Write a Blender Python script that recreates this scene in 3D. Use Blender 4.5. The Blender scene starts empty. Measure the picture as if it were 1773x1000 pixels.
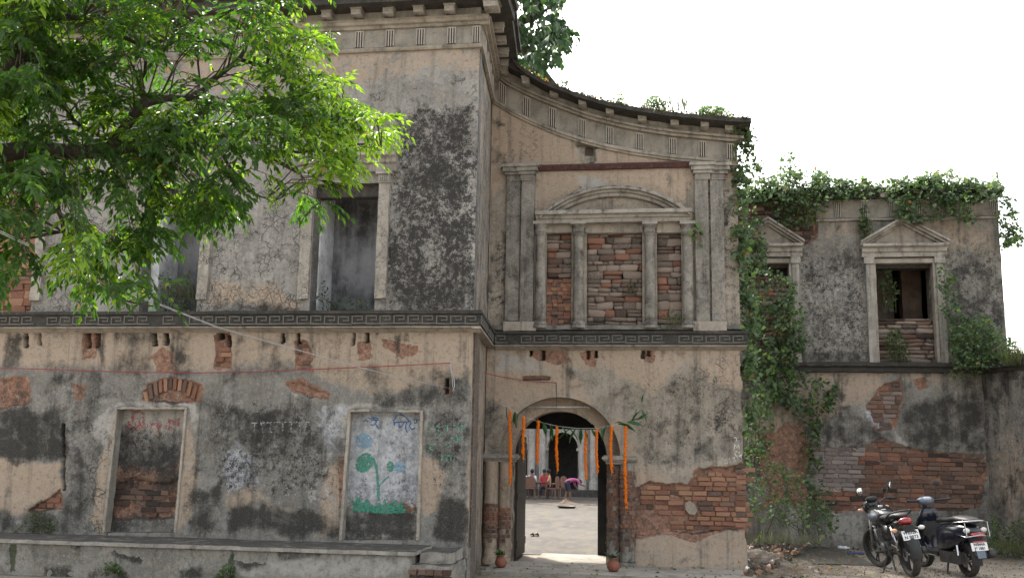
import bpy, bmesh, math, random
import numpy as np
from mathutils import Vector, Matrix, Euler
R=math.radians
random.seed(7); rng=np.random.default_rng(7)
scn=bpy.context.scene; C=scn.collection

# ---------------------------------------------------------------- camera
FPX=1720.0; TH=R(9.7); AY=R(8.4); RO=R(1.0); EYE=1.6
fw=np.array([-math.sin(AY)*math.cos(TH),math.cos(AY)*math.cos(TH),math.sin(TH)])
r0=np.array([math.cos(AY),math.sin(AY),0.0]); u0=np.cross(r0,fw)
rt=math.cos(RO)*r0+math.sin(RO)*u0; up=-math.sin(RO)*r0+math.cos(RO)*u0
cd=bpy.data.cameras.new('camera'); cam=bpy.data.objects.new('camera',cd); C.objects.link(cam)
cd.sensor_width=36; cd.lens=36*FPX/1773; cd.clip_end=3000; cd.clip_start=.05
M=Matrix.Identity(4)
for i in range(3): M[i][0]=rt[i]; M[i][1]=up[i]; M[i][2]=-fw[i]
M[2][3]=EYE; cam.matrix_world=M; scn.camera=cam
# ---------------------------------------------------------------- light
SUN_EL=R(52); SUN_AZ=R(-30)       # azimuth measured from +Y towards +X
world=bpy.data.worlds.new('World'); scn.world=world; world.use_nodes=True
wt=world.node_tree; wt.nodes.clear()
wo=wt.nodes.new('ShaderNodeOutputWorld'); bg=wt.nodes.new('ShaderNodeBackground')
sky=wt.nodes.new('ShaderNodeTexSky'); sky.sky_type='NISHITA'; sky.sun_disc=False
sky.sun_elevation=SUN_EL; sky.sun_rotation=SUN_AZ; sky.dust_density=5; sky.air_density=1.3; sky.ozone_density=1
hs=wt.nodes.new('ShaderNodeHueSaturation'); hs.inputs['Saturation'].default_value=.33
tn=wt.nodes.new('ShaderNodeMix'); tn.data_type='RGBA'; tn.blend_type='MULTIPLY'; tn.inputs[0].default_value=1; tn.inputs[7].default_value=(1.0,.985,.955,1)
wt.links.new(sky.outputs[0],hs.inputs['Color']); wt.links.new(hs.outputs[0],tn.inputs[6]); wt.links.new(tn.outputs[2],bg.inputs[0])
bg.inputs[1].default_value=.15; wt.links.new(bg.outputs[0],wo.inputs[0])
sl=bpy.data.lights.new('sun','SUN'); sl.energy=2.0; sl.angle=R(.6); sl.color=(1,.94,.84)
sun=bpy.data.objects.new('sun',sl); C.objects.link(sun)
sd=Vector((math.sin(SUN_AZ)*math.cos(SUN_EL),math.cos(SUN_AZ)*math.cos(SUN_EL),math.sin(SUN_EL)))
sun.rotation_euler=sd.to_track_quat('Z','Y').to_euler(); sun.location=sd*50
scn.view_settings.view_transform='Standard'; scn.view_settings.look='None'
scn.view_settings.exposure=1.97; scn.view_settings.gamma=1
scn.cycles.max_bounces=8; scn.cycles.diffuse_bounces=4; scn.cycles.transparent_max_bounces=6

# ---------------------------------------------------------------- projection helpers (photo pixels -> real planes)
YL,YG,YR=13.34,15.58,20.7
def onY(px,py,Y):
    d=fw+rt*((px-886.5)/FPX)-up*((py-500)/FPX); p=d*Y/d[1]; return (float(p[0]),float(p[2]+EYE))
def onZ(px,py,z=0.0):
    d=fw+rt*((px-886.5)/FPX)-up*((py-500)/FPX); p=d*(z-EYE)/d[2]; return (float(p[0]),float(p[1]))
def proj(X,Y,Z):
    Z=Z-EYE; dz=X*fw[0]+Y*fw[1]+Z*fw[2]
    return 886.5+FPX*(X*rt[0]+Y*rt[1]+Z*rt[2])/dz, 500-FPX*(X*up[0]+Y*up[1]+Z*up[2])/dz
def L(px,py,dy=0): return onY(px,py,YL+dy)
def G(px,py,dy=0): return onY(px,py,YG+dy)
def W(px,py,dy=0): return onY(px,py,YR+dy)

# ---------------------------------------------------------------- numpy noise
_perm=np.random.default_rng(3).random(65536)
def _h(ix,iy): return _perm[((ix*73856093)^(iy*19349663)) & 65535]
def vnoise(x,y):
    x=np.asarray(x,float);y=np.asarray(y,float)
    ix=np.floor(x).astype(np.int64); iy=np.floor(y).astype(np.int64); fx=x-ix; fy=y-iy
    fx=fx*fx*(3-2*fx); fy=fy*fy*(3-2*fy)
    a=_h(ix,iy);b=_h(ix+1,iy);c=_h(ix,iy+1);d=_h(ix+1,iy+1)
    return (a*(1-fx)+b*fx)*(1-fy)+(c*(1-fx)+d*fx)*fy
def fbm(x,y,o=4):
    s=0;a=.5;t=0
    for i in range(o): s=s+a*vnoise(x*2**i+17*i,y*2**i+31*i); t+=a; a*=.5
    return s/t
def sdf(px,py,poly):
    P=np.array(poly,float); n=len(P); d=np.full(px.shape,1e18); inside=np.zeros(px.shape,bool)
    for i in range(n):
        a=P[i]; b=P[(i+1)%n]; e=b-a; wx=px-a[0]; wy=py-a[1]
        t=np.clip((wx*e[0]+wy*e[1])/(e@e+1e-12),0,1)
        d=np.minimum(d,(wx-e[0]*t)**2+(wy-e[1]*t)**2)
        c=((a[1]<=py)&(b[1]>py))|((b[1]<=py)&(a[1]>py))
        if abs(e[1])>1e-12: inside^= c&(px<a[0]+(py-a[1])/e[1]*e[0])
    d=np.sqrt(d); return np.where(inside,-d,d)
def sstep(a,b,x):
    t=np.clip((x-a)/(b-a),0,1); return t*t*(3-2*t)

# ---------------------------------------------------------------- object helpers
ORG={}
def setp(o,label=None,cat=None,group=None,kind=None):
    if label: o['label']=label
    if cat: o['category']=cat
    if group: o['group']=group
    if kind: o['kind']=kind
    return o
def thing(name,loc,label,cat,group=None,rz=0):
    o=bpy.data.objects.new(name,None); C.objects.link(o); o.location=loc; o.rotation_euler=(0,0,rz)
    o.empty_display_size=.2; setp(o,label,cat,group); ORG[o.name]=Vector(loc); return o
def origin(p): return ORG.get(p.name,Vector((0,0,0))) if p else Vector((0,0,0))
def link(name,me,mat,parent=None,local=False,smooth=False,loc=None):
    o=bpy.data.objects.new(name,me); C.objects.link(o)
    if mat is not None:
        if not len(me.materials):
            for m in (mat if isinstance(mat,(list,tuple)) else [mat]): me.materials.append(m)
    if parent: o.parent=parent; ORG[o.name]=origin(parent)
    if smooth:
        me.polygons.foreach_set('use_smooth',[True]*len(me.polygons))
    if loc is not None:
        o.location=Vector(loc)-(Vector((0,0,0)) if local else origin(parent))
    return o
class MB:
    def __init__(s): s.v=[]; s.f=[]; s.m=[]
    def add(s,vs,fs,mi=0):
        b=len(s.v); s.v+= [tuple(map(float,v)) for v in vs]; s.f+=[tuple(i+b for i in f) for f in fs]; s.m+=[mi]*len(fs); return s
    def box(s,x0,x1,y0,y1,z0,z1,mi=0):
        return s.add([(x0,y0,z0),(x1,y0,z0),(x1,y1,z0),(x0,y1,z0),(x0,y0,z1),(x1,y0,z1),(x1,y1,z1),(x0,y1,z1)],
          [(0,3,2,1),(4,5,6,7),(0,1,5,4),(1,2,6,5),(2,3,7,6),(3,0,4,7)],mi)
    def rbox(s,x0,x1,y0,y1,z0,z1,step=.07,j=.006,mi=0):
        # subdivided box whose surface wanders with a noise of position
        def axis(a,b): 
            n=max(1,min(160,int(round((b-a)/step)))); return np.linspace(a,b,n+1)
        ax=[axis(x0,x1),axis(y0,y1),axis(z0,z1)]
        for d in range(3):
            p,q=[k for k in range(3) if k!=d]
            for side in (0,1):
                A,B=ax[p],ax[q]; na,nb=len(A),len(B); vs=[]
                for a in A:
                    for b in B:
                        c=[0,0,0]; c[p]=a;c[q]=b;c[d]=ax[d][-1 if side else 0]; vs.append(c)
                vs=np.array(vs)
                n1=fbm(vs[:,0]*9+vs[:,1]*3,vs[:,2]*9+vs[:,1]*5,3)-.5; n2=fbm(vs[:,0]*8+40,vs[:,2]*8+vs[:,1]*7,3)-.5; n3=fbm(vs[:,0]*7-20+vs[:,1]*4,vs[:,2]*9+90,3)-.5
                vs=vs+np.stack([n1,n2,n3],1)*j*2
                fs=[]
                for i in range(na-1):
                    for k in range(nb-1):
                        q4=(i*nb+k,(i+1)*nb+k,(i+1)*nb+k+1,i*nb+k+1)
                        flip=(side==1)^(d==1)
                        fs.append(q4 if flip else q4[::-1])
                s.add(vs,fs,mi)
        return s
    def sweepx(s,prof,x0,x1,step=.08,j=.006,cap=True,yz=None,mi=0):
        # profile [(y,z)..] closed, swept along X
        n=max(1,int((x1-x0)/step)); xs=np.linspace(x0,x1,n+1); k=len(prof); vs=[]
        for x in xs:
            for (y,z) in prof:
                vs.append((x,y+(float(fbm(np.array(x*6.),np.array(z*9.+y*3),3))-.5)*2*j,z+(float(fbm(np.array(x*5.+50),np.array(z*9+y*7.),3))-.5)*2*j))
        fs=[(i*k+a,(i+1)*k+a,(i+1)*k+(a+1)%k,i*k+(a+1)%k) for i in range(n) for a in range(k)]
        if cap: fs+= [tuple(range(k)),tuple(n*k+a for a in reversed(range(k)))]
        return s.add(vs,fs,mi)
    def tube(s,pts,rad,n=6,mi=0,cap=True):
        pts=[Vector(p) for p in pts]; m=len(pts)
        rad=rad if isinstance(rad,(list,tuple,np.ndarray)) else [rad]*m
        ref=None; vs=[]
        for i,p in enumerate(pts):
            t=(pts[min(i+1,m-1)]-pts[max(i-1,0)]); t=t.normalized() if t.length>1e-9 else Vector((0,0,1))
            if ref is None: ref=t.orthogonal().normalized()
            ref=(ref-t*ref.dot(t)); ref=ref.normalized() if ref.length>1e-6 else t.orthogonal().normalized()
            b=t.cross(ref)
            for k in range(n):
                a=2*math.pi*k/n; vs.append(p+(ref*math.cos(a)+b*math.sin(a))*rad[i])
        fs=[(i*n+k,i*n+(k+1)%n,(i+1)*n+(k+1)%n,(i+1)*n+k) for i in range(m-1) for k in range(n)]
        if cap: fs+=[tuple(reversed(range(n))),tuple((m-1)*n+k for k in range(n))]
        return s.add(vs,fs,mi)
    def lathe(s,prof,c,n=16,axis='z',a0=0,a1=2*math.pi,mi=0,sq=(1,1)):
        full=abs(a1-a0-2*math.pi)<1e-6; m=n if full else n+1; vs=[]
        for (r,h) in prof:
            for k in range(m):
                a=a0+(a1-a0)*k/n; x,y=r*math.cos(a)*sq[0],r*math.sin(a)*sq[1]
                if axis=='z': vs.append((c[0]+x,c[1]+y,c[2]+h))
                elif axis=='y': vs.append((c[0]+x,c[1]+h,c[2]+y))
                else: vs.append((c[0]+h,c[1]+x,c[2]+y))
        fs=[(i*m+k,i*m+(k+1)%m,(i+1)*m+(k+1)%m,(i+1)*m+k) for i in range(len(prof)-1) for k in range(n if full else n)]
        return s.add(vs,fs,mi)
    def ell(s,c,r,n=12,m=8,mi=0,rot=None):
        vs=[];
        for i in range(m+1):
            t=math.pi*i/m
            for k in range(n):
                a=2*math.pi*k/n; v=Vector((r[0]*math.sin(t)*math.cos(a),r[1]*math.sin(t)*math.sin(a),r[2]*math.cos(t)))
                if rot: v=rot@v
                vs.append(v+Vector(c))
        fs=[(i*n+k,(i+1)*n+k,(i+1)*n+(k+1)%n,i*n+(k+1)%n) for i in range(m) for k in range(n)]
        return s.add(vs,fs,mi)
    def prism(s,poly,y0,y1,mi=0,axis='y'):
        # polygon in (x,z) extruded along y (axis 'y'), or in (x,y) along z
        n=len(poly)
        if axis=='y': vs=[(a,y0,b) for a,b in poly]+[(a,y1,b) for a,b in poly]
        elif axis=='z': vs=[(a,b,y0) for a,b in poly]+[(a,b,y1) for a,b in poly]
        else: vs=[(y0,a,b) for a,b in poly]+[(y1,a,b) for a,b in poly]
        fs=[tuple(range(n)),tuple(reversed(range(n,2*n)))]+[(i,i+n,(i+1)%n+n,(i+1)%n) for i in range(n)]
        return s.add(vs,fs,mi)
    def build(s,name,mat,parent=None,smooth=False,local=False,flip=False):
        off=Vector((0,0,0)) if local else origin(parent)
        me=bpy.data.meshes.new(name)
        me.from_pydata([(v[0]-off.x,v[1]-off.y,v[2]-off.z) for v in s.v],[],s.f)
        mats=mat if isinstance(mat,(list,tuple)) else [mat]
        for m in mats: me.materials.append(m)
        if len(mats)>1: me.polygons.foreach_set('material_index',s.m)
        bm=bmesh.new(); bm.from_mesh(me); bmesh.ops.recalc_face_normals(bm,faces=bm.faces); bm.to_mesh(me); bm.free()
        return link(name,me,None,parent,smooth=smooth)
def np_mesh(name,V,F):
    me=bpy.data.meshes.new(name); k=F.shape[1]
    me.vertices.add(len(V)); me.vertices.foreach_set('co',V.astype(np.float32).ravel())
    me.loops.add(F.size); me.loops.foreach_set('vertex_index',F.astype(np.int32).ravel())
    me.polygons.add(len(F)); me.polygons.foreach_set('loop_start',(np.arange(len(F))*k).astype(np.int32))
    me.update(calc_edges=True); return me

# ---------------------------------------------------------------- node helpers
class NT:
    def __init__(s,name):
        s.mat=bpy.data.materials.new(name); s.mat.use_nodes=True; s.t=s.mat.node_tree; s.t.nodes.clear()
        s.out=s.t.nodes.new('ShaderNodeOutputMaterial'); s._c=None
    def n(s,ty,**k):
        o=s.t.nodes.new('ShaderNode'+ty)
        for a,b in k.items(): setattr(o,a,b)
        return o
    def l(s,a,b):
        if hasattr(a,'node'): s.t.links.new(a,b)
        elif isinstance(a,(tuple,list)): b.default_value=(*a,1) if len(a)==3 and len(b.default_value)==4 else a
        else:
            try: b.default_value=a
            except Exception: b.default_value=(a,a,a,1)
    def coord(s):
        if s._c is None: s._c=s.n('TexCoord').outputs['Object']
        return s._c
    def mapc(s,sc=(1,1,1),rnd=False):
        m=s.n('Mapping'); s.l(s.coord(),m.inputs[0]); m.inputs['Scale'].default_value=sc
        if rnd:
            oi=s.n('ObjectInfo'); mu=s.math('MULTIPLY',oi.outputs['Random'],37.0); s.t.links.new(mu,m.inputs['Location'])
        return m.outputs[0]
    def noise(s,scale,detail=4,rough=.6,co=None,dist=0):
        n=s.n('TexNoise'); s.l(co or s.coord(),n.inputs['Vector']); n.inputs['Scale'].default_value=scale
        n.inputs['Detail'].default_value=detail; n.inputs['Roughness'].default_value=rough; n.inputs['Distortion'].default_value=dist
        return n.outputs[0]
    def vor(s,scale,feat='F1',co=None,out='Distance',rand=1):
        n=s.n('TexVoronoi',feature=feat); s.l(co or s.coord(),n.inputs['Vector']); n.inputs['Scale'].default_value=scale; n.inputs['Randomness'].default_value=rand
        return n.outputs[out]
    def math(s,op,a,b=0.0,c=0.0,clamp=False):
        n=s.n('Math',operation=op,use_clamp=clamp); s.l(a,n.inputs[0]); s.l(b,n.inputs[1]); s.l(c,n.inputs[2]); return n.outputs[0]
    def ss(s,x,a,b,lo=0.0,hi=1.0):
        n=s.n('MapRange',interpolation_type='SMOOTHSTEP'); s.l(x,n.inputs[0])
        for i,v in enumerate((a,b,lo,hi)): s.l(v,n.inputs[i+1])
        return n.outputs[0]
    def mix(s,f,a,b,mode='MIX'):
        n=s.n('Mix',data_type='RGBA',blend_type=mode); s.l(f,n.inputs[0]); s.l(a,n.inputs[6]); s.l(b,n.inputs[7]); return n.outputs[2]
    def ramp(s,f,st):
        n=s.n('ValToRGB'); s.l(f,n.inputs[0]); e=n.color_ramp.elements
        while len(e)<len(st): e.new(.5)
        for k,(p,c) in zip(e,st): k.position=p; k.color=(*c,1)
        return n.outputs[0]
    def attr(s,name):
        n=s.n('Attribute'); n.attribute_name=name; return n
    def bump(s,h,strength=.5,dist=.01,nrm=None):
        n=s.n('Bump'); s.l(h,n.inputs['Height']); n.inputs['Strength'].default_value=strength; n.inputs['Distance'].default_value=dist
        if nrm is not None: s.l(nrm,n.inputs['Normal'])
        return n.outputs[0]
    def pbsdf(s,col,rough=.9,nrm=None,metal=0,spec=.3,**kw):
        p=s.n('BsdfPrincipled'); s.l(col,p.inputs['Base Color']); s.l(rough,p.inputs['Roughness']); s.l(metal,p.inputs['Metallic'])
        p.inputs['Specular IOR Level'].default_value=spec
        if nrm is not None: s.l(nrm,p.inputs['Normal'])
        for k,v in kw.items(): s.l(v,p.inputs[k])
        return p.outputs[0]
    def done(s,sh): s.t.links.new(sh,s.out.inputs[0]); return s.mat

def simple(name,col,rough=.6,metal=0,var=.25,scale=8,spec=.4,bump=.0,trans=0,dirt=None,emit=None):
    t=NT(name); nz=t.noise(scale,6,.6); c=t.mix(t.ss(nz,.3,.7),[v*(1-var) for v in col],[min(1,v*(1+var)) for v in col])
    if dirt is not None: c=t.mix(t.ss(t.noise(scale*2.3,8,.7),.5,.72,0,dirt),c,(.16,.13,.1))
    kw={}
    nr=t.bump(t.noise(scale*6,5,.6),bump,.01) if bump else None
    return t.done(t.pbsdf(c,rough,nr,metal,spec,**kw))

def plaster(name,base=(.195,.19,.178),dark0=.0,ochre0=.0,streak=.5,crack0=.0,lich0=0.0,light0=0.,white0=0.,fs=1.0,grit=.75):
    t=NT(name); ma=t.attr('ma'); mb=t.attr('mb')
    sa=t.n('SeparateColor'); t.l(ma.outputs['Color'],sa.inputs[0]); sb=t.n('SeparateColor'); t.l(mb.outputs['Color'],sb.inputs[0])
    D=t.math('ADD',sa.outputs[0],dark0); O=t.math('ADD',sa.outputs[1],ochre0); Wh=t.math('ADD',sa.outputs[2],white0); Rd=ma.outputs['Alpha']
    # a missing attribute gives alpha 1 or 0: the red mask is therefore read from mb alpha times a marker
    Li=t.math('ADD',sb.outputs[0],lich0); Mo=sb.outputs[1]; Cr=t.math('ADD',sb.outputs[2],crack0)
    mk=t.attr('mc'); sc=t.n('SeparateColor'); t.l(mk.outputs['Color'],sc.inputs[0]); Rd=sc.outputs[0]; Lt=t.math('ADD',sc.outputs[1],light0)
    co=t.coord()
    n1=t.noise(1.7*fs,5,.62,dist=.3); n2=t.noise(7*fs,4,.7,dist=.4); n3=t.noise(32*fs,4,.75); n4=t.noise(90*fs,2,.65)
    st=t.noise(1,4,.65,t.mapc((7,7,.55))); st2=t.noise(1,4,.7,t.mapc((22,22,1.3)))
    c=t.mix(t.ss(n1,.32,.68),[v*.68 for v in base],[v*1.32 for v in base])
    c=t.mix(t.ss(n2,.35,.7,0,.6),c,[base[0]*1.25,base[1]*1.15,base[2]*1.02])
    # ochre limewash
    mn=t.math('ADD',t.math('ADD',t.math('MULTIPLY',n1,.3),t.math('MULTIPLY',n2,.4)),t.math('MULTIPLY',n3,.3)); mm=t.math('SUBTRACT',mn,.5)
    oc=t.ss(t.math('ADD',O,t.math('MULTIPLY',mm,3.4)),.15,.8)
    occ=t.mix(t.ss(n3,.3,.7),(.26,.195,.14),(.47,.375,.285)); occ=t.mix(t.ss(n1,.42,.6),occ,(.38,.295,.225))
    c=t.mix(t.math('MULTIPLY',oc,.92),c,occ)
    lt=t.ss(t.math('ADD',Lt,t.math('MULTIPLY',t.math('SUBTRACT',n2,.5),1.2)),.4,.8)
    c=t.mix(lt,c,t.mix(t.ss(n3,.3,.7),(.30,.285,.26),(.43,.41,.38)))
    rd=t.ss(t.math('ADD',Rd,t.math('MULTIPLY',t.math('SUBTRACT',n2,.5),.5)),.4,.6)
    c=t.mix(rd,c,t.mix(t.ss(t.noise(14,7,.7),.35,.65),(.15,.082,.058),(.31,.165,.11)))
    n5w=t.noise(13*fs,4,.75)
    wh=t.ss(t.math('ADD',Wh,t.math('MULTIPLY',t.math('SUBTRACT',t.math('ADD',t.math('MULTIPLY',n2,.6),t.math('MULTIPLY',n3,.4)),.5),3.2)),.4,.8)
    c=t.mix(t.math('MULTIPLY',wh,.85),c,t.mix(t.ss(n5w,.35,.65),(.30,.32,.36),(.55,.56,.59)))
    # streaks of grime running down
    sk=t.math('MULTIPLY',t.ss(st,.5,.72),t.ss(st2,.3,.7,.45,1))
    c=t.mix(t.math('MULTIPLY',sk,streak*.75),c,(.06,.057,.052))
    # mottled pits
    c=t.mix(t.ss(n3,.54,.68,0,.6*grit),c,(.07,.065,.06)); c=t.mix(t.ss(n3,.46,.32,0,.45*grit),c,(.42,.39,.34)); n5=t.noise(17*fs,4,.7); c=t.mix(t.ss(n5,.53,.68,0,.55*grit),c,(.4,.365,.31)); c=t.mix(t.ss(n5,.46,.33,0,.5*grit),c,(.06,.055,.05)); c=t.mix(t.ss(n4,.58,.7,0,.3*grit),c,(.5,.47,.42)); c=t.mix(t.ss(n4,.42,.34,0,.35*grit),c,(.05,.047,.043))
    # black algae and stains; hole insides darken through this mask too
    gn=t.n('NewGeometry'); sg=t.n('SeparateXYZ'); t.l(gn.outputs['Normal'],sg.inputs[0]); upf=t.ss(sg.outputs[2],.25,.85,0,.75)
    m2=t.math('ADD',t.math('MULTIPLY',mm,.7),t.math('MULTIPLY',t.math('SUBTRACT',t.noise(3.2*fs,4,.6,dist=.5),.5),.6))
    sk2=t.math('MULTIPLY',t.math('SUBTRACT',st,.5),.7)
    dk=t.ss(t.math('ADD',t.math('ADD',t.math('ADD',t.math('MULTIPLY',D,.85),upf),sk2),t.math('MULTIPLY',m2,2.3+1.0*grit)),.12,.95)
    c=t.mix(t.math('MULTIPLY',dk,.93),c,t.mix(t.ss(n4,.45,.7),(.027,.026,.024),(.085,.08,.072)))
    # lichen: crisp black specks
    lg=t.math('MULTIPLY',t.math('SUBTRACT',t.noise(2.6,4,.6,dist=.8),.5),1.2); ls=t.ss(t.math('ADD',t.math('ADD',Li,lg),t.math('MULTIPLY',t.math('SUBTRACT',t.math('ADD',t.math('MULTIPLY',n4,.3),t.math('MULTIPLY',t.noise(11,6,.85),.7)),.5),4.2)),.42,.78)
    c=t.mix(t.math('MULTIPLY',ls,.95),c,(.03,.029,.028))
    # craze cracks
    dm=t.n('MixRGB',blend_type='ADD'); dm.inputs[0].default_value=.09; t.l(co,dm.inputs[1]); nn=t.n('TexNoise'); nn.inputs['Scale'].default_value=9; nn.inputs['Detail'].default_value=5; t.l(co,nn.inputs[0]); t.l(nn.outputs[1],dm.inputs[2])
    v=t.vor(6.5*fs,'DISTANCE_TO_EDGE',dm.outputs[0]); v2=t.vor(15*fs,'DISTANCE_TO_EDGE',dm.outputs[0])
    crk=t.math('MAXIMUM',t.ss(v,.0,.05,1,0),t.ss(v2,0,.07,.75,0))
    ck=t.math('MULTIPLY',crk,t.ss(t.math('ADD',Cr,t.math('MULTIPLY',t.math('SUBTRACT',n1,.5),.9)),.3,.7),clamp=True)
    ck=t.math('MULTIPLY',ck,t.ss(t.noise(3.3,3,.6,dist=1.0),.42,.56))
    c=t.mix(t.math('MULTIPLY',ck,.85),c,(.035,.032,.03))
    ms=t.ss(t.math('ADD',Mo,t.math('MULTIPLY',t.math('SUBTRACT',n2,.5),1.3)),.45,.8)
    c=t.mix(t.math('MULTIPLY',ms,.8),c,(.035,.05,.018))
    h=t.math('ADD',t.math('MULTIPLY',n2,.5),t.math('MULTIPLY',n3,.35)); h=t.math('ADD',h,t.math('MULTIPLY',n4,.12)); h=t.math('SUBTRACT',h,t.math('MULTIPLY',ck,.45))
    h=t.math('ADD',h,t.math('MULTIPLY',ls,.1))
    return t.done(t.pbsdf(c,.94,t.bump(h,.75,.016),0,.2))

def brickmat(name,c1,c2,dirt,dirtcol=(.05,.045,.042),gain=.5):
    t=NT(name); oi=t.n('ObjectInfo').outputs['Random']; co=t.mapc((1,1,1),True)
    n1=t.noise(9,6,.65,co); n2=t.noise(40,6,.7,co)
    c=t.mix(t.ss(t.math('ADD',t.math('MULTIPLY',oi,.5),t.math('MULTIPLY',n1,.6)),.2,.9),c1,c2)
    c=t.mix(t.ss(n2,.35,.7,0,.55),c,[v*.55 for v in c1])
    f=t.math('FRACT',t.math('MULTIPLY',oi,7.31))
    c=t.mix(t.ss(t.math('ADD',t.math('MULTIPLY',n1,.9),t.math('MULTIPLY',f,.5)),1.0-dirt,1.3-dirt,0,.9),c,dirtcol)
    c=t.mix(t.ss(t.noise(22,5,.7,co),.56,.72,0,gain),c,(.30,.25,.2))
    return t.done(t.pbsdf(c,.93,t.bump(t.math('ADD',n1,t.math('MULTIPLY',n2,.6)),.9,.02),0,.2))

PL=dict(
 low=plaster('weathered_plaster',streak=.85),
 up=plaster('crazed_plaster',(.25,.243,.23),crack0=.1,lich0=.04,streak=.8),
 gate=plaster('ochre_plaster',(.275,.245,.205),ochre0=.2,grit=.65,streak=.85),
 trim=plaster('stone_trim',(.29,.275,.25),dark0=.2,streak=1.0,fs=1.6,grit=.4),
 trimo=plaster('ochre_trim',(.28,.255,.22),dark0=.12,ochre0=.1,streak=.9,fs=1.6,grit=.35),
 col=plaster('column_plaster',(.22,.21,.19),dark0=.3,ochre0=.08,streak=.9,lich0=.05,fs=1.4),
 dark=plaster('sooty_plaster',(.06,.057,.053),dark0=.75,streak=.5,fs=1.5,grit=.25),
 key=plaster('fret_relief_plaster',(.15,.145,.135),dark0=.32,streak=.3,fs=2,grit=.4),
 plinth=plaster('plinth_cement',(.22,.21,.19),dark0=.05,ochre0=.0,streak=.6,crack0=-.1),
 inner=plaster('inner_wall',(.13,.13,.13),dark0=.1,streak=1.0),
 rw=plaster('ruin_plaster',(.2,.192,.175),crack0=.1,streak=.9,dark0=.08),
)
BR=dict(
 red=brickmat('red_brick',(.21,.105,.075),(.40,.205,.14),.12),
 orange=brickmat('orange_brick',(.31,.16,.10),(.48,.28,.18),.08,gain=.6),
 dark=brickmat('sooty_brick',(.085,.055,.045),(.2,.11,.08),.45),
 white=brickmat('limewashed_brick',(.26,.21,.19),(.42,.38,.35),.25,gain=.8),
 rubble=brickmat('rubble_stone',(.19,.155,.13),(.42,.33,.27),.25,(.04,.037,.034)),
 brown=brickmat('brown_brick',(.16,.105,.085),(.29,.19,.145),.25),
)
MORTAR=plaster('old_mortar',(.11,.09,.075),dark0=.15,streak=.3,fs=1.6)
DARKWOOD=simple('aged_dark_wood',(.035,.028,.022),.8,scale=20,bump=.5)
LINTEL=simple('dark_timber_lintel',(.05,.043,.037),.85,scale=16,bump=.5,var=.4)

# ---------------------------------------------------------------- wall sheets with stain masks
CH=['dark','ochre','white','lichen','moss','crack','red','light','loss','hole']
def fields(px,py,patches,seed=0):
    out={c:np.zeros(px.shape) for c in CH}
    for (ch,poly,soft,amp,st) in patches:
        x0=min(p[0] for p in poly)-soft*2-amp*3; x1=max(p[0] for p in poly)+soft*2+amp*3
        y0=min(p[1] for p in poly)-soft*2-amp*3; y1=max(p[1] for p in poly)+soft*2+amp*3
        m=(px>x0)&(px<x1)&(py>y0)&(py<y1)
        if not m.any(): continue
        x=px[m];y=py[m]; k=seed+len(poly)*3+poly[0][0]*.01
        if amp>0:
            wx=(fbm(x/34+k,y/34,4)-.5)*4*amp; wy=(fbm(x/34-k,y/34+77,4)-.5)*4*amp
            w2=(fbm(x/7+k,y/7,2)-.5)*amp*1.2
            x=x+wx+w2;y=y+wy+w2
        so=soft*(2.0 if ch in('dark','ochre','light','white','lichen') else 1.0); v=st*(1-sstep(-so,so,sdf(x,y,poly)))
        if st<0: out[ch][m]=np.minimum(out[ch][m],9)+v
        else: out[ch][m]=np.maximum(out[ch][m],v)
    return out
def setattrs(me,f):
    n=len(me.vertices)
    def put(name,a,b,c):
        at=me.color_attributes.new(name,'FLOAT_COLOR','POINT'); arr=np.ones((n,4),np.float32); arr[:,0]=f[a];arr[:,1]=f[b];arr[:,2]=f[c]; at.data.foreach_set('color',arr.ravel())
    put('ma','dark','ochre','white'); put('mb','lichen','moss','crack'); put('mc','red','light','loss')
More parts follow.
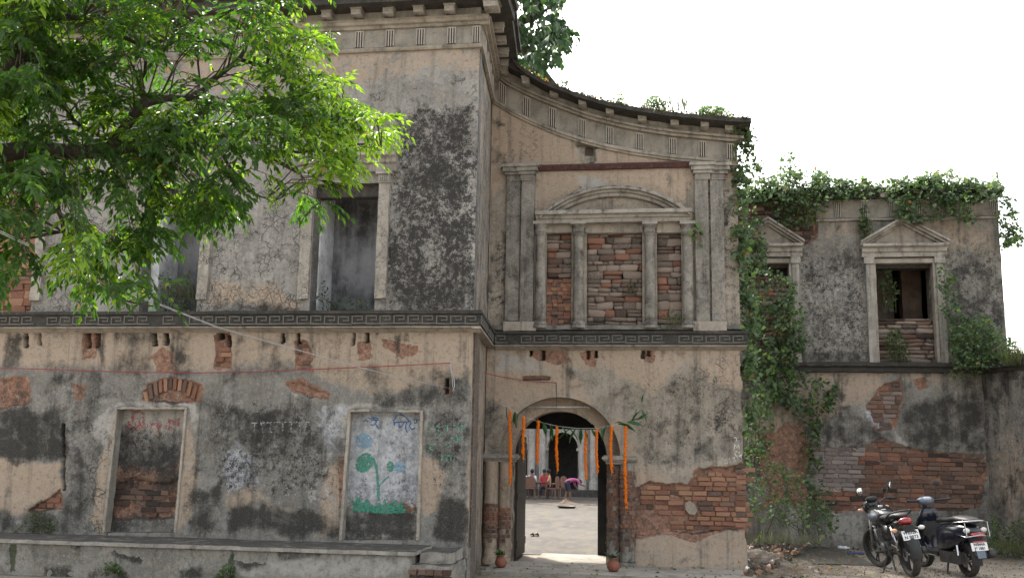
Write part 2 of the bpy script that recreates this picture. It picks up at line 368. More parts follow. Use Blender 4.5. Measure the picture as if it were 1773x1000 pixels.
def sheet(name,mat,parent,Y,x0,x1,z0,z1,step,patches,holes=(),top=None,rough=.006,loss=.05,outline=None,right=None):
    """dense plaster skin in the plane y=Y; holes are XZ polygons; top(x) clips the upper edge"""
    nx=int(round((x1-x0)/step))+1; nz=int(round((z1-z0)/step))+1
    X,Z=np.meshgrid(np.linspace(x0,x1,nx),np.linspace(z0,z1,nz)); X=X.ravel();Z=Z.ravel()
    if top is not None:
        tz=top(X); Z=np.where(np.abs(Z-tz)<step*.5,tz,Z)
    for h in holes:
        P=np.array(h); bb=(X>P[:,0].min()-step)&(X<P[:,0].max()+step)&(Z>P[:,1].min()-step)&(Z<P[:,1].max()+step)
        idx=np.where(bb)[0]; x=X[idx];z=Z[idx]; best=np.full(x.shape,1e9); bx=x.copy();bz=z.copy()
        for i in range(len(P)):
            a=P[i];b=P[(i+1)%len(P)];e=b-a; t=np.clip(((x-a[0])*e[0]+(z-a[1])*e[1])/(e@e+1e-12),0,1)
            qx=a[0]+e[0]*t;qz=a[1]+e[1]*t;d=np.hypot(qx-x,qz-z); m=d<best; best[m]=d[m];bx[m]=qx[m];bz[m]=qz[m]
        m=best<step*.62; X[idx[m]]=bx[m];Z[idx[m]]=bz[m]
    px,py=proj(X,np.full(X.shape,Y),Z)
    f=fields(px,py,patches,seed=abs(hash(name))%7*0+len(name))
    disp=(fbm(X*1.3,Z*1.3,3)-.5)*rough*4+(fbm(X*6,Z*6,3)-.5)*rough*2
    disp=disp+f['loss']*(loss+(fbm(X*7,Z*9,3)-.5)*.03)+f['hole']*.17
    ii=np.arange(nx*nz).reshape(nz,nx); F=np.stack([ii[:-1,:-1],ii[:-1,1:],ii[1:,1:],ii[1:,:-1]],-1).reshape(-1,4)
    cx=X[F].mean(1);cz=Z[F].mean(1); keep=np.ones(len(F),bool)
    for h in holes: keep&=sdf(cx,cz,h)>0
    if top is not None: keep&= cz<top(cx)
    if outline is not None: keep&= sdf(cx,cz,outline)<0
    if right is not None: keep&= cx<right(cz)
    F=F[keep]
    V=np.stack([X,Y+disp,Z],1); off=np.array(origin(parent)); me=np_mesh(name,V-off,F)
    f['red']=np.maximum(f['red'],0); f['dark']=f['dark']+f['hole']*.9  # dark colour also added inside the holes
    setattrs(me,f); me.materials.append(mat)
    return link(name,me,None,parent,smooth=True)
def reveal(parent,mat,poly,y0,y1,name='reveal',closed=True,step=.1):
    """the inner faces of an opening, built as quads running back from the wall face"""
    b=MB(); n=len(poly); ys=np.linspace(y0,y1,max(2,int((y1-y0)/step)+1)); vs=[]
    P=[]
    for i in range(n if closed else n-1):
        a=np.array(poly[i]);c=np.array(poly[(i+1)%n]); k=max(1,int(np.hypot(*(c-a))/step))
        for q in range(k): P.append(a+(c-a)*q/k)
    if not closed: P.append(np.array(poly[-1]))
    m=len(P)
    for y in ys:
        for p in P:
            j=(float(fbm(np.array(p[0]*9+y*5),np.array(p[1]*9+y*3),3))-.5)*.02*(1 if y>y0 else .3)
            vs.append((p[0]+j,y,p[1]+j))
    fs=[]
    for i in range(len(ys)-1):
        for k in range(m if closed else m-1): fs.append((i*m+k,i*m+(k+1)%m,(i+1)*m+(k+1)%m,(i+1)*m+k))
    b.add(vs,fs); return b.build(name,mat,parent)
def rect(fn,x0,y0,x1,y1):
    a=fn(x0,y0);b=fn(x1,y0);c=fn(x1,y1);d=fn(x0,y1)
    xl=(a[0]+d[0])/2;xr=(b[0]+c[0])/2;zt=(a[1]+b[1])/2;zb=(c[1]+d[1])/2
    return (xl,xr,zb,zt)
def rpoly(r): return [(r[0],r[2]),(r[1],r[2]),(r[1],r[3]),(r[0],r[3])]
def core(b,x0,x1,z0,z1,y0,y1,ops=()):
    """the wall's masonry body behind its plaster, leaving the openings free"""
    ops=sorted(ops); x=x0
    for (a,c,zb,zt) in ops:
        if a>x: b.box(x,a,y0,y1,z0,z1)
        if zb>z0: b.box(a,c,y0,y1,z0,zb)
        if zt<z1: b.box(a,c,y0,y1,zt,z1)
        x=c
    if x<x1: b.box(x,x1,y0,y1,z0,z1)
    return b

# ---------------------------------------------------------------- masonry pieces
def piece_mesh(name,irr=.05,round_=.12,seed=0):
    r=random.Random(seed); bm=bmesh.new(); bmesh.ops.create_cube(bm,size=1)
    bmesh.ops.bevel(bm,geom=list(bm.edges),offset=round_,segments=1,affect='EDGES')
    for v in bm.verts:
        v.co+=Vector([r.uniform(-irr,irr) for _ in range(3)])
    me=bpy.data.meshes.new(name); bm.to_mesh(me); bm.free(); return me
PIECES={}
def pieces(kind,matname):
    k=(kind,matname)
    if k not in PIECES:
        L_=[]
        for s in range(5):
            me=piece_mesh('brick_shape' if kind=='brick' else 'stone_shape',.055 if kind=='brick' else .09,.06 if kind=='brick' else .13,seed=s+len(matname)*7)
            me.materials.append(BR[matname])
            if kind!='brick': me.polygons.foreach_set('use_smooth',[True]*len(me.polygons))
            L_.append(me)
        PIECES[k]=L_
    return PIECES[k]
COUNT={}
def put_piece(parent,kind,matname,c,size,rot=0.0,name=None,limit=295):
    key=(parent.name,kind); COUNT[key]=COUNT.get(key,0)+1
    me=random.choice(pieces(kind,matname))
    if COUNT[key]>limit:
        OVER.setdefault((parent.name,kind,matname),[]).append((me,c,size,rot)); return None
    o=bpy.data.objects.new(kind,me); C.objects.link(o); o.parent=parent
    o.location=Vector(c)-origin(parent); o.scale=size; o.rotation_euler=(random.uniform(-.04,.04),rot+random.uniform(-.02,.02),random.uniform(-.05,.05))
    return o
OVER={}
def flush_over():
    for (pn,kind,mn),lst in OVER.items():
        V=[];F=[];b=0
        for me,c,size,rot in lst:
            n=len(me.vertices); a=np.zeros(n*3); me.vertices.foreach_get('co',a); a=a.reshape(-1,3)*np.array(size); a=a+np.array(c)-np.array(origin(bpy.data.objects[pn]))
            V.append(a)
            for p in me.polygons: F.append(tuple(i+b for i in p.vertices))
            b+=n
        me=bpy.data.meshes.new(kind+'work'); me.from_pydata(np.concatenate(V).tolist(),[],F); me.materials.append(BR[mn])
        o=link(kind+'work',me,None,bpy.data.objects[pn]); o['kind']='stuff'
def lay(parent,Y,poly,mats,rh=.078,ln=.235,fn=None,front=.012,amp=7,skip=.03,depth=.09,avoid=()):
    """courses of bricks inside a patch traced on the wall; mats = [(matname, weight, optional poly)]"""
    P=[fn(*p) for p in poly]; xs=[p[0] for p in P]; zs=[p[1] for p in P]
    z=min(zs)-rh; row=0
    while z<max(zs)+rh:
        x=min(xs)-ln-random.uniform(0,ln*.4)+(row%2)*ln*.5; hh=rh*random.uniform(.92,1.05)
        while x<max(xs)+ln:
            w=ln*random.choice([1,1,1,.96,.52,1.04]); cx=x+w/2; cz=z+hh/2
            px,py=proj(np.array([cx]),np.array([Y]),np.array([cz]))
            jx=(fbm(px/30+3,py/30,3)-.5)*4*amp; jy=(fbm(px/30-3,py/30+9,3)-.5)*4*amp
            if sdf(px+jx,py+jy,poly)[0]<0 and random.random()>skip and not any(sdf(px,py,a)[0]<0 for a in avoid):
                ch=[(m,wt) for (m,wt,*pp) in mats if not pp or sdf(px,py,pp[0])[0]<6]
                loc=[q for q in mats if len(q)>2 and sdf(px,py,q[2])[0]<4]
                if loc: ch=[(q[0],q[1]) for q in loc]
                m=random.choices([a for a,_ in ch],[b_ for _,b_ in ch])[0]
                f=front+random.uniform(-.006,.02)+(random.random()<.06)*.02
                put_piece(parent,'brick',m,(cx,Y+f+depth/2,cz),(w-.014,depth,hh-.014))
            x+=w
        z+=hh; row+=1
def rubble(parent,Y,r,matw,hmin=.06,hmax=.15,wmin=.12,wmax=.3,kind='stone',front=0.0,depth=.12):
    x0,x1,z0,z1=r; z=z0
    while z<z1-.02:
        h=min(random.uniform(hmin,hmax),z1-z); x=x0
        if z1-z-h<.03: h=z1-z
        while x<x1-.01:
            w=min(random.uniform(wmin,wmax)*(1.0 if h>.08 else .7),x1-x)
            if x1-x-w<.05: w=x1-x
            if h>.11 and random.random()<.25:
                for q in (0,1): put_piece(parent,kind,random.choices(*zip(*matw))[0],(x+w/2,Y+front+random.uniform(-.01,.03)+depth/2,z+h*(.25+.5*q)),(w-.006,depth,h/2-.006))
            else:
                put_piece(parent,kind,random.choices(*zip(*matw))[0],(x+w/2,Y+front+random.uniform(-.015,.03)+depth/2,z+h/2),(w*1.01,depth,h*1.03-.004),rot=random.uniform(-.05,.05))
            x+=w
        z+=h

# greek fret: shared relief mesh, one object per unit
def fret_mesh(w,h,t=.011,d=.016):
    b=MB(); u=h/5.0
    # path of a square spiral hook, as bars (x0,x1,z0,z1) in units of w,h
    T=h*.13
    bars=[(0,w,0,T),(0,T*1.1,T,h),(T*1.1,w*.80,h-T,h),(w*.80-T*1.1,w*.80,h*.42,h-T),(w*.36,w*.80-T*1.1,h*.42,h*.42+T)]
    for (a,c,z0,z1) in bars: b.box(a,c-.001,-d,0,z0+.0005,z1)
    me=bpy.data.meshes.new('fret_relief'); me.from_pydata(b.v,[],b.f); me.materials.append(PL['key'])
    return me
FR=None
def fret_row(parent,x0,x1,y,zb,h=.105,w=.2,rot=0,out=None):
    global FR
    if FR is None: FR=fret_mesh(w,h)
    n=int(round((x1-x0)/w)); s=(x1-x0)/n/w
    for i in range(n):
        if random.random()<.05: continue
        o=bpy.data.objects.new('fret_relief',FR); C.objects.link(o); o.parent=parent
        if rot==0: o.location=Vector((x0+i*w*s,y+random.uniform(-.002,.008),zb+random.uniform(-.004,.004)))-origin(parent); o.scale=(s,1,random.uniform(.92,1.04)); o.rotation_euler=(0,random.uniform(-.03,.03),0)
        else: o.location=Vector((y,x0+i*w*s,zb))-origin(parent); o.rotation_euler=(0,0,math.pi/2); o.scale=(s,1,1)
        if out is not None: out.append(o)
def fret_band(parent,x0,x1,Y,zb,zt,ov=.12,units=True):
    """string course: fillet, fascia with the fret, top moulding"""
    b=MB(); h=zt-zb
    b.sweepx([(Y+.02,zb-.05),(Y-ov*.35,zb-.05),(Y-ov*.5,zb-.012),(Y-ov*.92,zb),(Y-ov*.92,zb+h*.93),(Y-ov*1.15,zb+h*.95),(Y-ov*1.15,zt+.03),(Y-ov*.6,zt+.045),(Y+.02,zt+.06)],x0,x1,j=.004)
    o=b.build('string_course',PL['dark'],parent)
    e=MB(); e.sweepx([(Y,zb-.075),(Y-ov*.62,zb-.03),(Y-ov*1.02,zb-.014),(Y-ov*1.02,zb-.001),(Y,zb-.001)],x0,x1,j=.003); e.build('lower_fillet',PL['trimo'],parent)
    if units: fret_row(parent,x0+.01,x1-.01,Y-ov*.92-.0005,zb+h*.16,h*.66)
    return o

def triglyph_mesh(w=.13,h=.2):
    b=MB(); d=.02; b.box(0,w,-.004,.0,0,h,0)
    bw=w/7.0
    for i in range(4): b.box(2*i*bw,(2*i+1)*bw,-d,-.004,0,h,0)
    b.box(0,w,-d,-.004,h,h+.012,0); 
    for i in range(3): b.box((2*i+1)*bw,(2*i+2)*bw,-.006,-.0041,0.0,h,1)
    me=bpy.data.meshes.new('triglyph'); me.from_pydata(b.v,[],b.f); me.materials.append(LIGHTTRIM); me.materials.append(SLOT)
    me.polygons.foreach_set('material_index',b.m); return me
LIGHTTRIM=plaster('pale_trim',(.36,.34,.31),light0=.4,dark0=-.1,streak=.35,fs=2,grit=.2)
SLOT=simple('slot_black',(.035,.033,.03),.95,scale=20)  # near-black for triglyph slots and backings of filled openings
TRI=triglyph_mesh()
def triglyph(parent,x,y,z,s=(1,1,1),rot=0):
    o=bpy.data.objects.new('triglyph',TRI); C.objects.link(o); o.parent=parent; o.location=Vector((x,y,z))-origin(parent); o.scale=s; o.rotation_euler=(0,0,rot); return o
def bracket_mesh(w=.15,h=.1,d=.2):
    b=MB(); b.rbox(0,w,-d,0,0,h,step=.05,j=.005); b.rbox(-.015,w+.015,-d-.015,0,h,h+.025,step=.06,j=.003)
    me=bpy.data.meshes.new('bracket'); me.from_pydata(b.v,[],b.f); me.materials.append(PL['trim']); return me
BRK=bracket_mesh()
def bracket(parent,x,y,z,s=(1,1,1),rot=0):
    o=bpy.data.objects.new('bracket',BRK); C.objects.link(o); o.parent=parent; o.location=Vector((x,y,z))-origin(parent); o.scale=(s[0]*random.uniform(.88,1.08),s[1]*random.uniform(.7,1.1),s[2]*random.uniform(.85,1)); o.rotation_euler=(random.uniform(-.05,.05),random.uniform(-.05,.05),rot); return o

# ================================================================ GROUND
def ground():
    t=NT('dusty_ground'); n1=t.noise(.5,8,.6); n2=t.noise(5,8,.7); n3=t.noise(40,5,.7)
    c=t.mix(t.ss(n1,.35,.65),(.16,.14,.115),(.24,.215,.185)); c=t.mix(t.ss(n2,.35,.7,0,.7),c,(.28,.24,.19)); c=t.mix(t.ss(n3,.5,.72,0,.5),c,(.08,.07,.055))
    c=t.mix(t.ss(t.noise(1.4,8,.7,dist=.6),.56,.66,0,.55),c,(.09,.085,.05))
    m=t.done(t.pbsdf(c,.95,t.bump(t.math('ADD',n2,t.math('MULTIPLY',n3,.4)),.6,.02),0,.2))
    # one sheet: fine near the buildings, reaching the horizon
    xs=np.concatenate([[-2500,-400,-90,-30],np.linspace(-14,14,113),[30,90,400,2500]]); ys=np.concatenate([[-600,-60,-12,0,6],np.linspace(9,26,69),[30,36,45,60,120,500,2500]])
    X,Yg=np.meshgrid(xs,ys); near=(np.abs(X)<14)&(Yg>9)&(Yg<27)
    Z=np.where(near,(fbm(X*1.5,Yg*1.5,4)-.5)*.03,0)-.012
    V=np.stack([X.ravel(),Yg.ravel(),Z.ravel()],1); nx=len(xs); ii=np.arange(V.shape[0]).reshape(len(ys),nx)
    F=np.stack([ii[:-1,:-1],ii[:-1,1:],ii[1:,1:],ii[1:,:-1]],-1).reshape(-1,4)
    o=link('ground',np_mesh('ground',V,F),m,smooth=True); setp(o,kind='structure')
    # courtyard floor, cement worn to sand
    t=NT('courtyard_cement'); n1=t.noise(.35,8,.6,t.mapc((1,.5,1))); n2=t.noise(3,8,.7,t.mapc((1,.35,1))); n3=t.noise(30,5,.7)
    c=t.mix(t.ss(n1,.35,.65),(.052,.05,.049),(.082,.078,.071)); c=t.mix(t.ss(n2,.4,.65,0,.8),c,(.11,.092,.073)); c=t.mix(t.ss(n3,.5,.75,0,.4),c,(.12,.11,.09))
    c=t.mix(t.ss(t.noise(1.1,6,.65,t.mapc((1,.4,1))),.6,.68,0,.5),c,(.11,.12,.06))
    m=t.done(t.pbsdf(c,.95,t.bump(n3,.5,.01),0,.2))
    b=MB(); b.rbox(-9,3.5,17.35,44.6,-.01,.004,step=.7,j=.003); o=b.build('courtyard_floor',m); setp(o,kind='structure')
    # cement apron in front of the gate
    t=NT('apron_cement'); n2=t.noise(4,8,.7); n3=t.noise(35,6,.7)
    c=t.mix(t.ss(n2,.3,.7),(.21,.195,.17),(.33,.30,.26)); c=t.mix(t.ss(n3,.52,.7,0,.5),c,(.1,.09,.075)); c=t.mix(t.ss(t.noise(1.6,7,.7),.5,.66,0,.65),c,(.14,.12,.1))
    ap=t.done(t.pbsdf(c,.93,t.bump(t.math('ADD',n2,t.math('MULTIPLY',n3,.4)),.6,.01),0,.2))
    b=MB(); b.rbox(-2.47,1.35,14.2,15.72,-.02,.045,step=.08,j=.008); b.rbox(-1.95,.3,15.7,17.34,-.02,.03,step=.12,j=.006)
    o=b.build('cement_apron',ap); setp(o,kind='structure')
ground()

# ================================================================ MAIN WING (left)
XL0=-10.6; XC=-2.50; XC2=G(841,700)[0]; SLP=(XC2-XC)/(YG-YL)          # left end (outside the frame) and the corner
ZB0,ZB1=3.375,3.56           # string course
MW=thing('palace_wing',(-6,YL,0),'large weathered palace wing at left with bricked doorways, fret band and tall upper windows','building')
def slot(x,y,w=7,h=24,a=2): return ('hole',[(x,y),(x+w,y),(x+w+1,y+h),(x-1,y+h)],1.5,a,1.0)
def panel_door1():
    return rect(L,192,707,312,921)
D1q=[L(205,707),L(322,707),L(303,921),L(181,921)]
D2q=[L(606,712),L(728,712),L(721,934),L(592,934)]
low=[
 ('ochre',[(-20,560),(840,560),(840,650),(640,700),(500,640),(350,655),(140,640),(-20,640)],14,10,.62),
 ('ochre',[(600,575),(800,575),(800,640),(700,665),(600,650)],12,8,.7),
 ('ochre',[(-10,795),(108,800),(108,850),(60,890),(-10,880)],6,5,.85),
 ('ochre',[(180,720),(205,700),(205,760),(183,850),(186,930),(160,900),(172,800)],6,5,.8),
 ('ochre',[(322,720),(345,720),(345,820),(330,900),(300,925),(305,860)],6,5,.75),
 ('ochre',[(725,790),(752,790),(768,830),(760,880),(735,890),(722,880)],4,4,1.0),
 ('ochre',[(560,810),(592,795),(590,925),(545,930),(555,880)],6,5,.8),
 ('ochre',[(395,850),(440,870),(500,880),(520,900),(440,880),(385,870)],8,6,.6),
 ('ochre',[(400,830),(440,840),(470,870),(390,880)],8,6,.6),
 ('ochre',[(815,560),(830,560),(822,1000),(806,1000)],2,2,.8),
 ('light',[(150,730),(205,695),(330,690),(350,720),(340,760),(322,706),(205,706),(190,800)],5,4,.8),
 ('light',[(560,700),(600,695),(750,705),(745,730),(735,740),(728,710),(607,710),(600,760),(575,760)],5,4,.85),
 ('light',[(-10,600),(110,600),(110,640),(-10,640)],20,10,.5),
 ('dark',[(-10,705),(112,710),(118,760),(112,800),(-10,795)],8,6,.85),
 ('dark',[(-10,885),(105,880),(118,850),(115,790),(150,740),(160,850),(150,930),(-10,930)],8,8,.62),
 ('dark',[(120,690),(190,680),(180,800),(150,900),(120,860)],20,10,.45),
 ('dark',[(205,572),(258,572),(262,640),(230,655),(200,640)],8,6,.62),
 ('dark',[(10,575),(40,575),(36,640),(16,650)],6,4,.6),
 ('dark',[(60,640),(250,640),(245,700),(60,690)],18,8,.42),
 ('dark',[(300,575),(340,575),(330,690),(300,700)],10,6,.45),
 ('dark',[(455,590),(490,590),(492,640),(450,650)],8,5,.6),
 ('dark',[(400,575),(435,575),(420,650),(405,640)],8,5,.42),
 ('dark',[(560,575),(590,575),(585,640),(565,640)],8,5,.42),
 ('dark',[(640,680),(740,650),(830,640),(828,700),(730,700),(640,705)],10,8,.62),
 ('dark',[(385,700),(500,705),(500,770),(440,780),(385,745)],8,7,.7),
 ('dark',[(335,850),(390,830),(380,920),(330,925)],9,8,.75),
 ('dark',[(400,870),(560,880),(590,930),(395,928)],9,8,.8),
 ('dark',[(755,850),(812,860),(812,940),(750,935)],7,6,.9),
 ('dark',[(740,720),(818,710),(815,850),(770,850),(765,800)],12,8,.48),
 ('dark',[(345,700),(395,700),(380,800),(350,840),(338,780)],14,8,.42),
 ('dark',[(822,560),(835,560),(830,700),(822,900),(814,900)],4,3,.5),
 ('lichen',[(380,690),(520,690),(590,740),(590,860),(380,850),(345,760)],18,10,.5),
 ('lichen',[(735,700),(815,700),(812,850),(740,850)],18,10,.42),
 ('lichen',[(-10,700),(180,700),(170,800),(-10,800)],18,10,.35),
 ('white',[(385,775),(415,765),(445,790),(445,840),(395,850),(380,820)],8,6,.8),
 ('white',[(540,700),(600,700),(600,790),(565,780),(545,740)],10,8,.72),
 ('white',[(400,700),(540,700),(545,760),(440,760),(395,735)],12,8,.38),
 ('white',[(330,780),(372,790),(375,850),(335,840)],12,7,.42),
 ('white',[(545,820),(590,830),(585,900),(550,880)],12,7,.5),
 ('white',[(770,720),(812,720),(812,860),(775,860)],14,8,.35),
 ('red',[(-10,652),(45,652),(58,680),(50,702),(-10,708)],4,4,.9),
 ('loss',[(-10,655),(42,655),(54,680),(46,700),(-10,704)],2,4,.5),
 ('red',[(242,690),(255,662),(300,650),(350,664),(348,698),(300,702)],3,4,1.0),
 ('loss',[(246,688),(258,664),(300,654),(346,666),(344,694),(300,698)],2,3,.8),
 ('red',[(262,612),(285,600),(310,615),(308,652),(268,645)],5,5,.85),
 ('red',[(120,660),(150,668),(145,690),(130,695)],3,3,.8),
 ('red',[(372,578),(400,578),(400,640),(370,640)],4,4,1.0),
 ('loss',[(374,580),(397,580),(397,636),(373,634)],2,3,1.0),
 ('red',[(505,592),(535,592),(538,640),(512,645)],4,5,1.0),
 ('loss',[(508,594),(532,594),(535,638),(514,640)],2,3,1.0),
 ('red',[(490,665),(520,655),(575,680),(570,690),(535,692),(505,682)],4,4,.95),
 ('loss',[(494,667),(520,660),(565,682),(535,688)],2,3,.6),
 ('red',[(620,592),(642,592),(645,625),(622,628)],4,5,.9),
 ('red',[(660,590),(725,596),(728,610),(690,618),(665,606)],4,5,.8),
 ('red',[(140,575),(175,575),(172,620),(140,625)],5,5,.8),
 ('loss',[(142,577),(172,577),(168,616),(144,620)],2,4,.6),
 ('red',[(45,885),(105,845),(108,880),(60,890)],3,3,1.0),
 ('loss',[(48,884),(104,848),(106,878),(60,888)],2,3,1.0),
 ('red',[(583,790),(596,790),(592,880),(586,880)],2,2,.8),
 ('red',[(765,660),(785,668),(785,684),(768,684)],2,3,.9),
 ('crack',[(150,730),(200,740),(190,930),(150,920)],12,6,.8),
 ('crack',[(385,770),(450,770),(450,850),(385,850)],8,6,.7),
 ('crack',[(750,800),(815,800),(815,930),(750,930)],20,8,.3),
 ('moss',[(0,890),(100,890),(110,925),(0,925)],8,6,.5),
 slot(265,573,6),slot(284,573,6),slot(378,573,9,14),slot(393,582,6,18),slot(148,573,8,28),slot(164,575,7,26),slot(42,575,4,26),slot(66,575,3,22),
 slot(513,573,4,26),slot(610,573,3,24),slot(632,573,5,20),slot(488,573,3,20),
 slot(108,735,3,110),slot(772,655,3,25),
]
rs=random.Random(4)
def drips(x0,x1,y,n,h0,h1,s0=.35,s1=.8):
    out=[]
    for i in range(n):
        x=rs.uniform(x0,x1);w=rs.uniform(3,16);h=rs.uniform(h0,h1); out.append(('dark',[(x,y),(x+w,y),(x+w*.7,y+h),(x+w*.3,y+h)],3,3,rs.uniform(s0,s1)))
    return out
low=[(c,p,so,am,min(1.25,st*1.28) if c in('dark','ochre') else st) for c,p,so,am,st in low]
low+=[('ochre',[(-10,650),(240,655),(360,650),(480,655),(640,690),(830,690),(825,780),(760,770),(735,740),(728,705),(600,705),(590,780),(540,830),(400,840),(340,800),(325,705),(200,705),(175,760),(160,800),(110,790),(-10,790)],14,12,-.9),
 ('dark',[(-10,645),(200,650),(245,660),(360,670),(480,690),(640,690),(600,710),(590,800),(520,850),(400,840),(345,790),(330,700),(200,700),(175,790),(110,700),(-10,705)],16,12,.5)]
for i in range(44):
    x=rs.uniform(-10,815);y=rs.uniform(625,760);w=rs.uniform(8,34);h=rs.uniform(40,130); low.append(('dark',[(x,y),(x+w,y+rs.uniform(-8,8)),(x+w*.8,y+h),(x+w*.3,y+h*.9)],6,7,rs.uniform(.35,.75)))
for i in range(30):
    x=rs.uniform(-10,815);y=rs.uniform(660,860);w=rs.uniform(6,20); low.append(('light',[(x,y),(x+w,y-3),(x+w*1.1,y+w*.9),(x+w*.2,y+w*1.1)],3,5,rs.uniform(.4,.9)))
low+=drips(-10,820,566,46,12,75)+[('dark',[(-10,563),(830,563),(830,574),(-10,574)],3,3,.55)]
sheet('lower_wall',PL['low'],MW,YL,XL0,XC,.3,ZB0+.01,.0165,low,holes=[D1q,D2q])
b=MB(); core(b,XL0,XC-.01,0,ZB0+.05,YL+.24,YL+.6,[]); b.build('wall_core',MORTAR,MW)
# door 1: bricked up, red brick showing low down
for Q,dep,pt,nm in ((D1q,.15,[
     ('light',[(200,705),(325,705),(322,750),(200,740)],10,5,1.0),
     ('dark',[(195,745),(325,760),(312,880),(182,880)],10,8,.8),('red',[(185,810),(312,800),(305,900),(182,905)],10,8,.85),
     ('loss',[(190,835),(310,830),(305,895),(184,900)],4,5,.9),('red',[(215,728),(320,722),(318,752),(215,750)],8,6,.45),('dark',[(180,890),(305,888),(303,925),(180,925)],8,6,.9),('lichen',[(190,730),(325,730),(310,860),(190,860)],10,5,.4)],'one'),
    (D2q,.13,[
     ('white',[(604,705),(735,705),(728,870),(592,870)],6,6,1.15),('light',[(604,705),(735,705),(728,930),(592,930)],3,0,.9),
     ('dark',[(590,880),(725,878),(722,937),(590,937)],9,5,1.0),('dark',[(670,750),(715,750),(712,800),(680,795)],10,8,.5),('lichen',[(600,800),(728,780),(724,880),(592,880)],12,6,.2),('dark',[(604,705),(735,705),(728,880),(592,880)],3,0,.12),
     ('red',[(695,860),(722,855),(722,885),(700,885)],3,4,.7),('crack',[(600,840),(725,840),(722,900),(595,900)],9,5,.5)],'two')):
    xs=[p[0] for p in Q]; zs=[p[1] for p in Q]
    sheet('bricked_up_door',PL['low'],MW,YL+dep,min(xs)-.05,max(xs)+.05,min(zs)-.05,max(zs)+.05,.014,pt,rough=.004,outline=[(Q[0][0]-.03,Q[0][1]+.03),(Q[1][0]+.03,Q[1][1]+.03),(Q[2][0]+.03,Q[2][1]-.03),(Q[3][0]-.03,Q[3][1]-.03)])
    reveal(MW,PL['trim'],Q,YL+.002,YL+dep+.01,'door_reveal',step=.05)
lay(MW,YL+.15,[(192,842),(308,838),(303,893),(186,893)],[('brown',2),('dark',3)],fn=lambda a,b_:onY(a,b_,YL+.15),front=.02,skip=.12)
lay(MW,YL,[(50,884),(104,850),(106,878),(64,888)],[('orange',2),('red',2)],fn=L,front=.015,amp=2)
lay(MW,YL,[(374,580),(397,580),(397,636),(373,634)],[('orange',2),('red',2)],fn=L,front=.015,amp=2,skip=.1)
lay(MW,YL,[(510,594),(534,594),(536,640),(514,642)],[('brown',2),('red',2)],fn=L,front=.03,amp=2,skip=.1)
# segmental relieving arch: bricks on end above the first doorway
for i in range(12):
    t=i/11; px=252+t*92; py=690-26*math.sin(math.pi*t)**.8-6; x,z=L(px,py+4); 
    put_piece(MW,'brick',random.choice(['orange','red','brown']),(x,YL+.05,z),(.055,.08,.2+random.uniform(-.03,.03)),rot=(t-.5)*.55)
JAMB0=plaster('worn_architrave_plaster',(.33,.3,.26),dark0=.1,light0=.1,streak=.6,fs=1.8,grit=.8)
# raised plaster architraves round the two doorways
def strip(parent,pts,w,Y,d,mat,name,fn=L,step=.06):
    """a raised band following a traced line on a wall"""
    P=[np.array(fn(*p)) for p in pts]; Q=[]
    for a,c in zip(P[:-1],P[1:]):
        n=max(1,int(np.hypot(*(c-a))/step)); Q+=[a+(c-a)*i/n for i in range(n)]
    Q.append(P[-1]); b=MB(); vs=[]
    for i,p in enumerate(Q):
        t=Q[min(i+1,len(Q)-1)]-Q[max(i-1,0)]; t=t/np.hypot(*t); n=np.array([-t[1],t[0]])
        j=(float(fbm(np.array(p[0]*12),np.array(p[1]*12),3))-.5)*.018
        for (s,dy) in ((-.5,0),(-.5,-d*.9),(-.3,-d),(.3,-d),(.5,-d*.8),(.5,0)):
            q=p+n*(s*w+j); vs.append((q[0],Y+dy,q[1]))
    fs=[(i*6+k,(i+1)*6+k,(i+1)*6+k+1,i*6+k+1) for i in range(len(Q)-1) for k in range(5)]
    fs+=[tuple(range(6)),tuple((len(Q)-1)*6+k for k in reversed(range(6)))]
    b.add(vs,fs); return b.build(name,mat,parent)
strip(MW,[(180,920),(203,706),(323,706),(304,921)],.035,YL,.022,JAMB0,'door_architrave')
strip(MW,[(590,934),(606,711),(640,710)],.04,YL,.03,JAMB0,'door_architrave')
strip(MW,[(690,711),(731,711),(724,934)],.04,YL,.03,JAMB0,'door_architrave')
RET=[]
# right return of the wing
def side_sheet(name,mat,parent,X,y0,y1,z0,z1,dark=.2,ochre=.5,step=.05,nx=1):
    nz=int((z1-z0)/step)+1; ny=int((y1-y0)/step)+1
    Yg,Z=np.meshgrid(np.linspace(y0,y1,ny),np.linspace(z0,z1,nz)); Yg=Yg.ravel();Z=Z.ravel()
    Xd=X+(fbm(Yg*6,Z*6,4)-.5)*.03*nx-.012*nx
    ii=np.arange(ny*nz).reshape(nz,ny); F=np.stack([ii[:-1,:-1],ii[:-1,1:],ii[1:,1:],ii[1:,:-1]],-1).reshape(-1,4)
    V=np.stack([Xd,Yg,Z],1)-np.array(origin(parent)); me=np_mesh(name,V,F)
    f={c:np.zeros(len(V)) for c in CH}; f['ochre'][:]=ochre+.3*(fbm(Yg*2,Z*2,3)-.5); f['dark'][:]=dark+1.2*(fbm(Yg*2+9,Z*.6,3)-.5); f['lichen'][:]=.25
    setattrs(me,f); me.materials.append(mat); return link(name,me,None,parent,smooth=True)
RET.append(side_sheet('return_wall',PL['low'],MW,XC,YL,YG+.3,0,ZB0,.12,.55))
RET.append(side_sheet('return_wall',PL['up'],MW,XC,YL,YG+.3,ZB1,8.2,.2,.35))
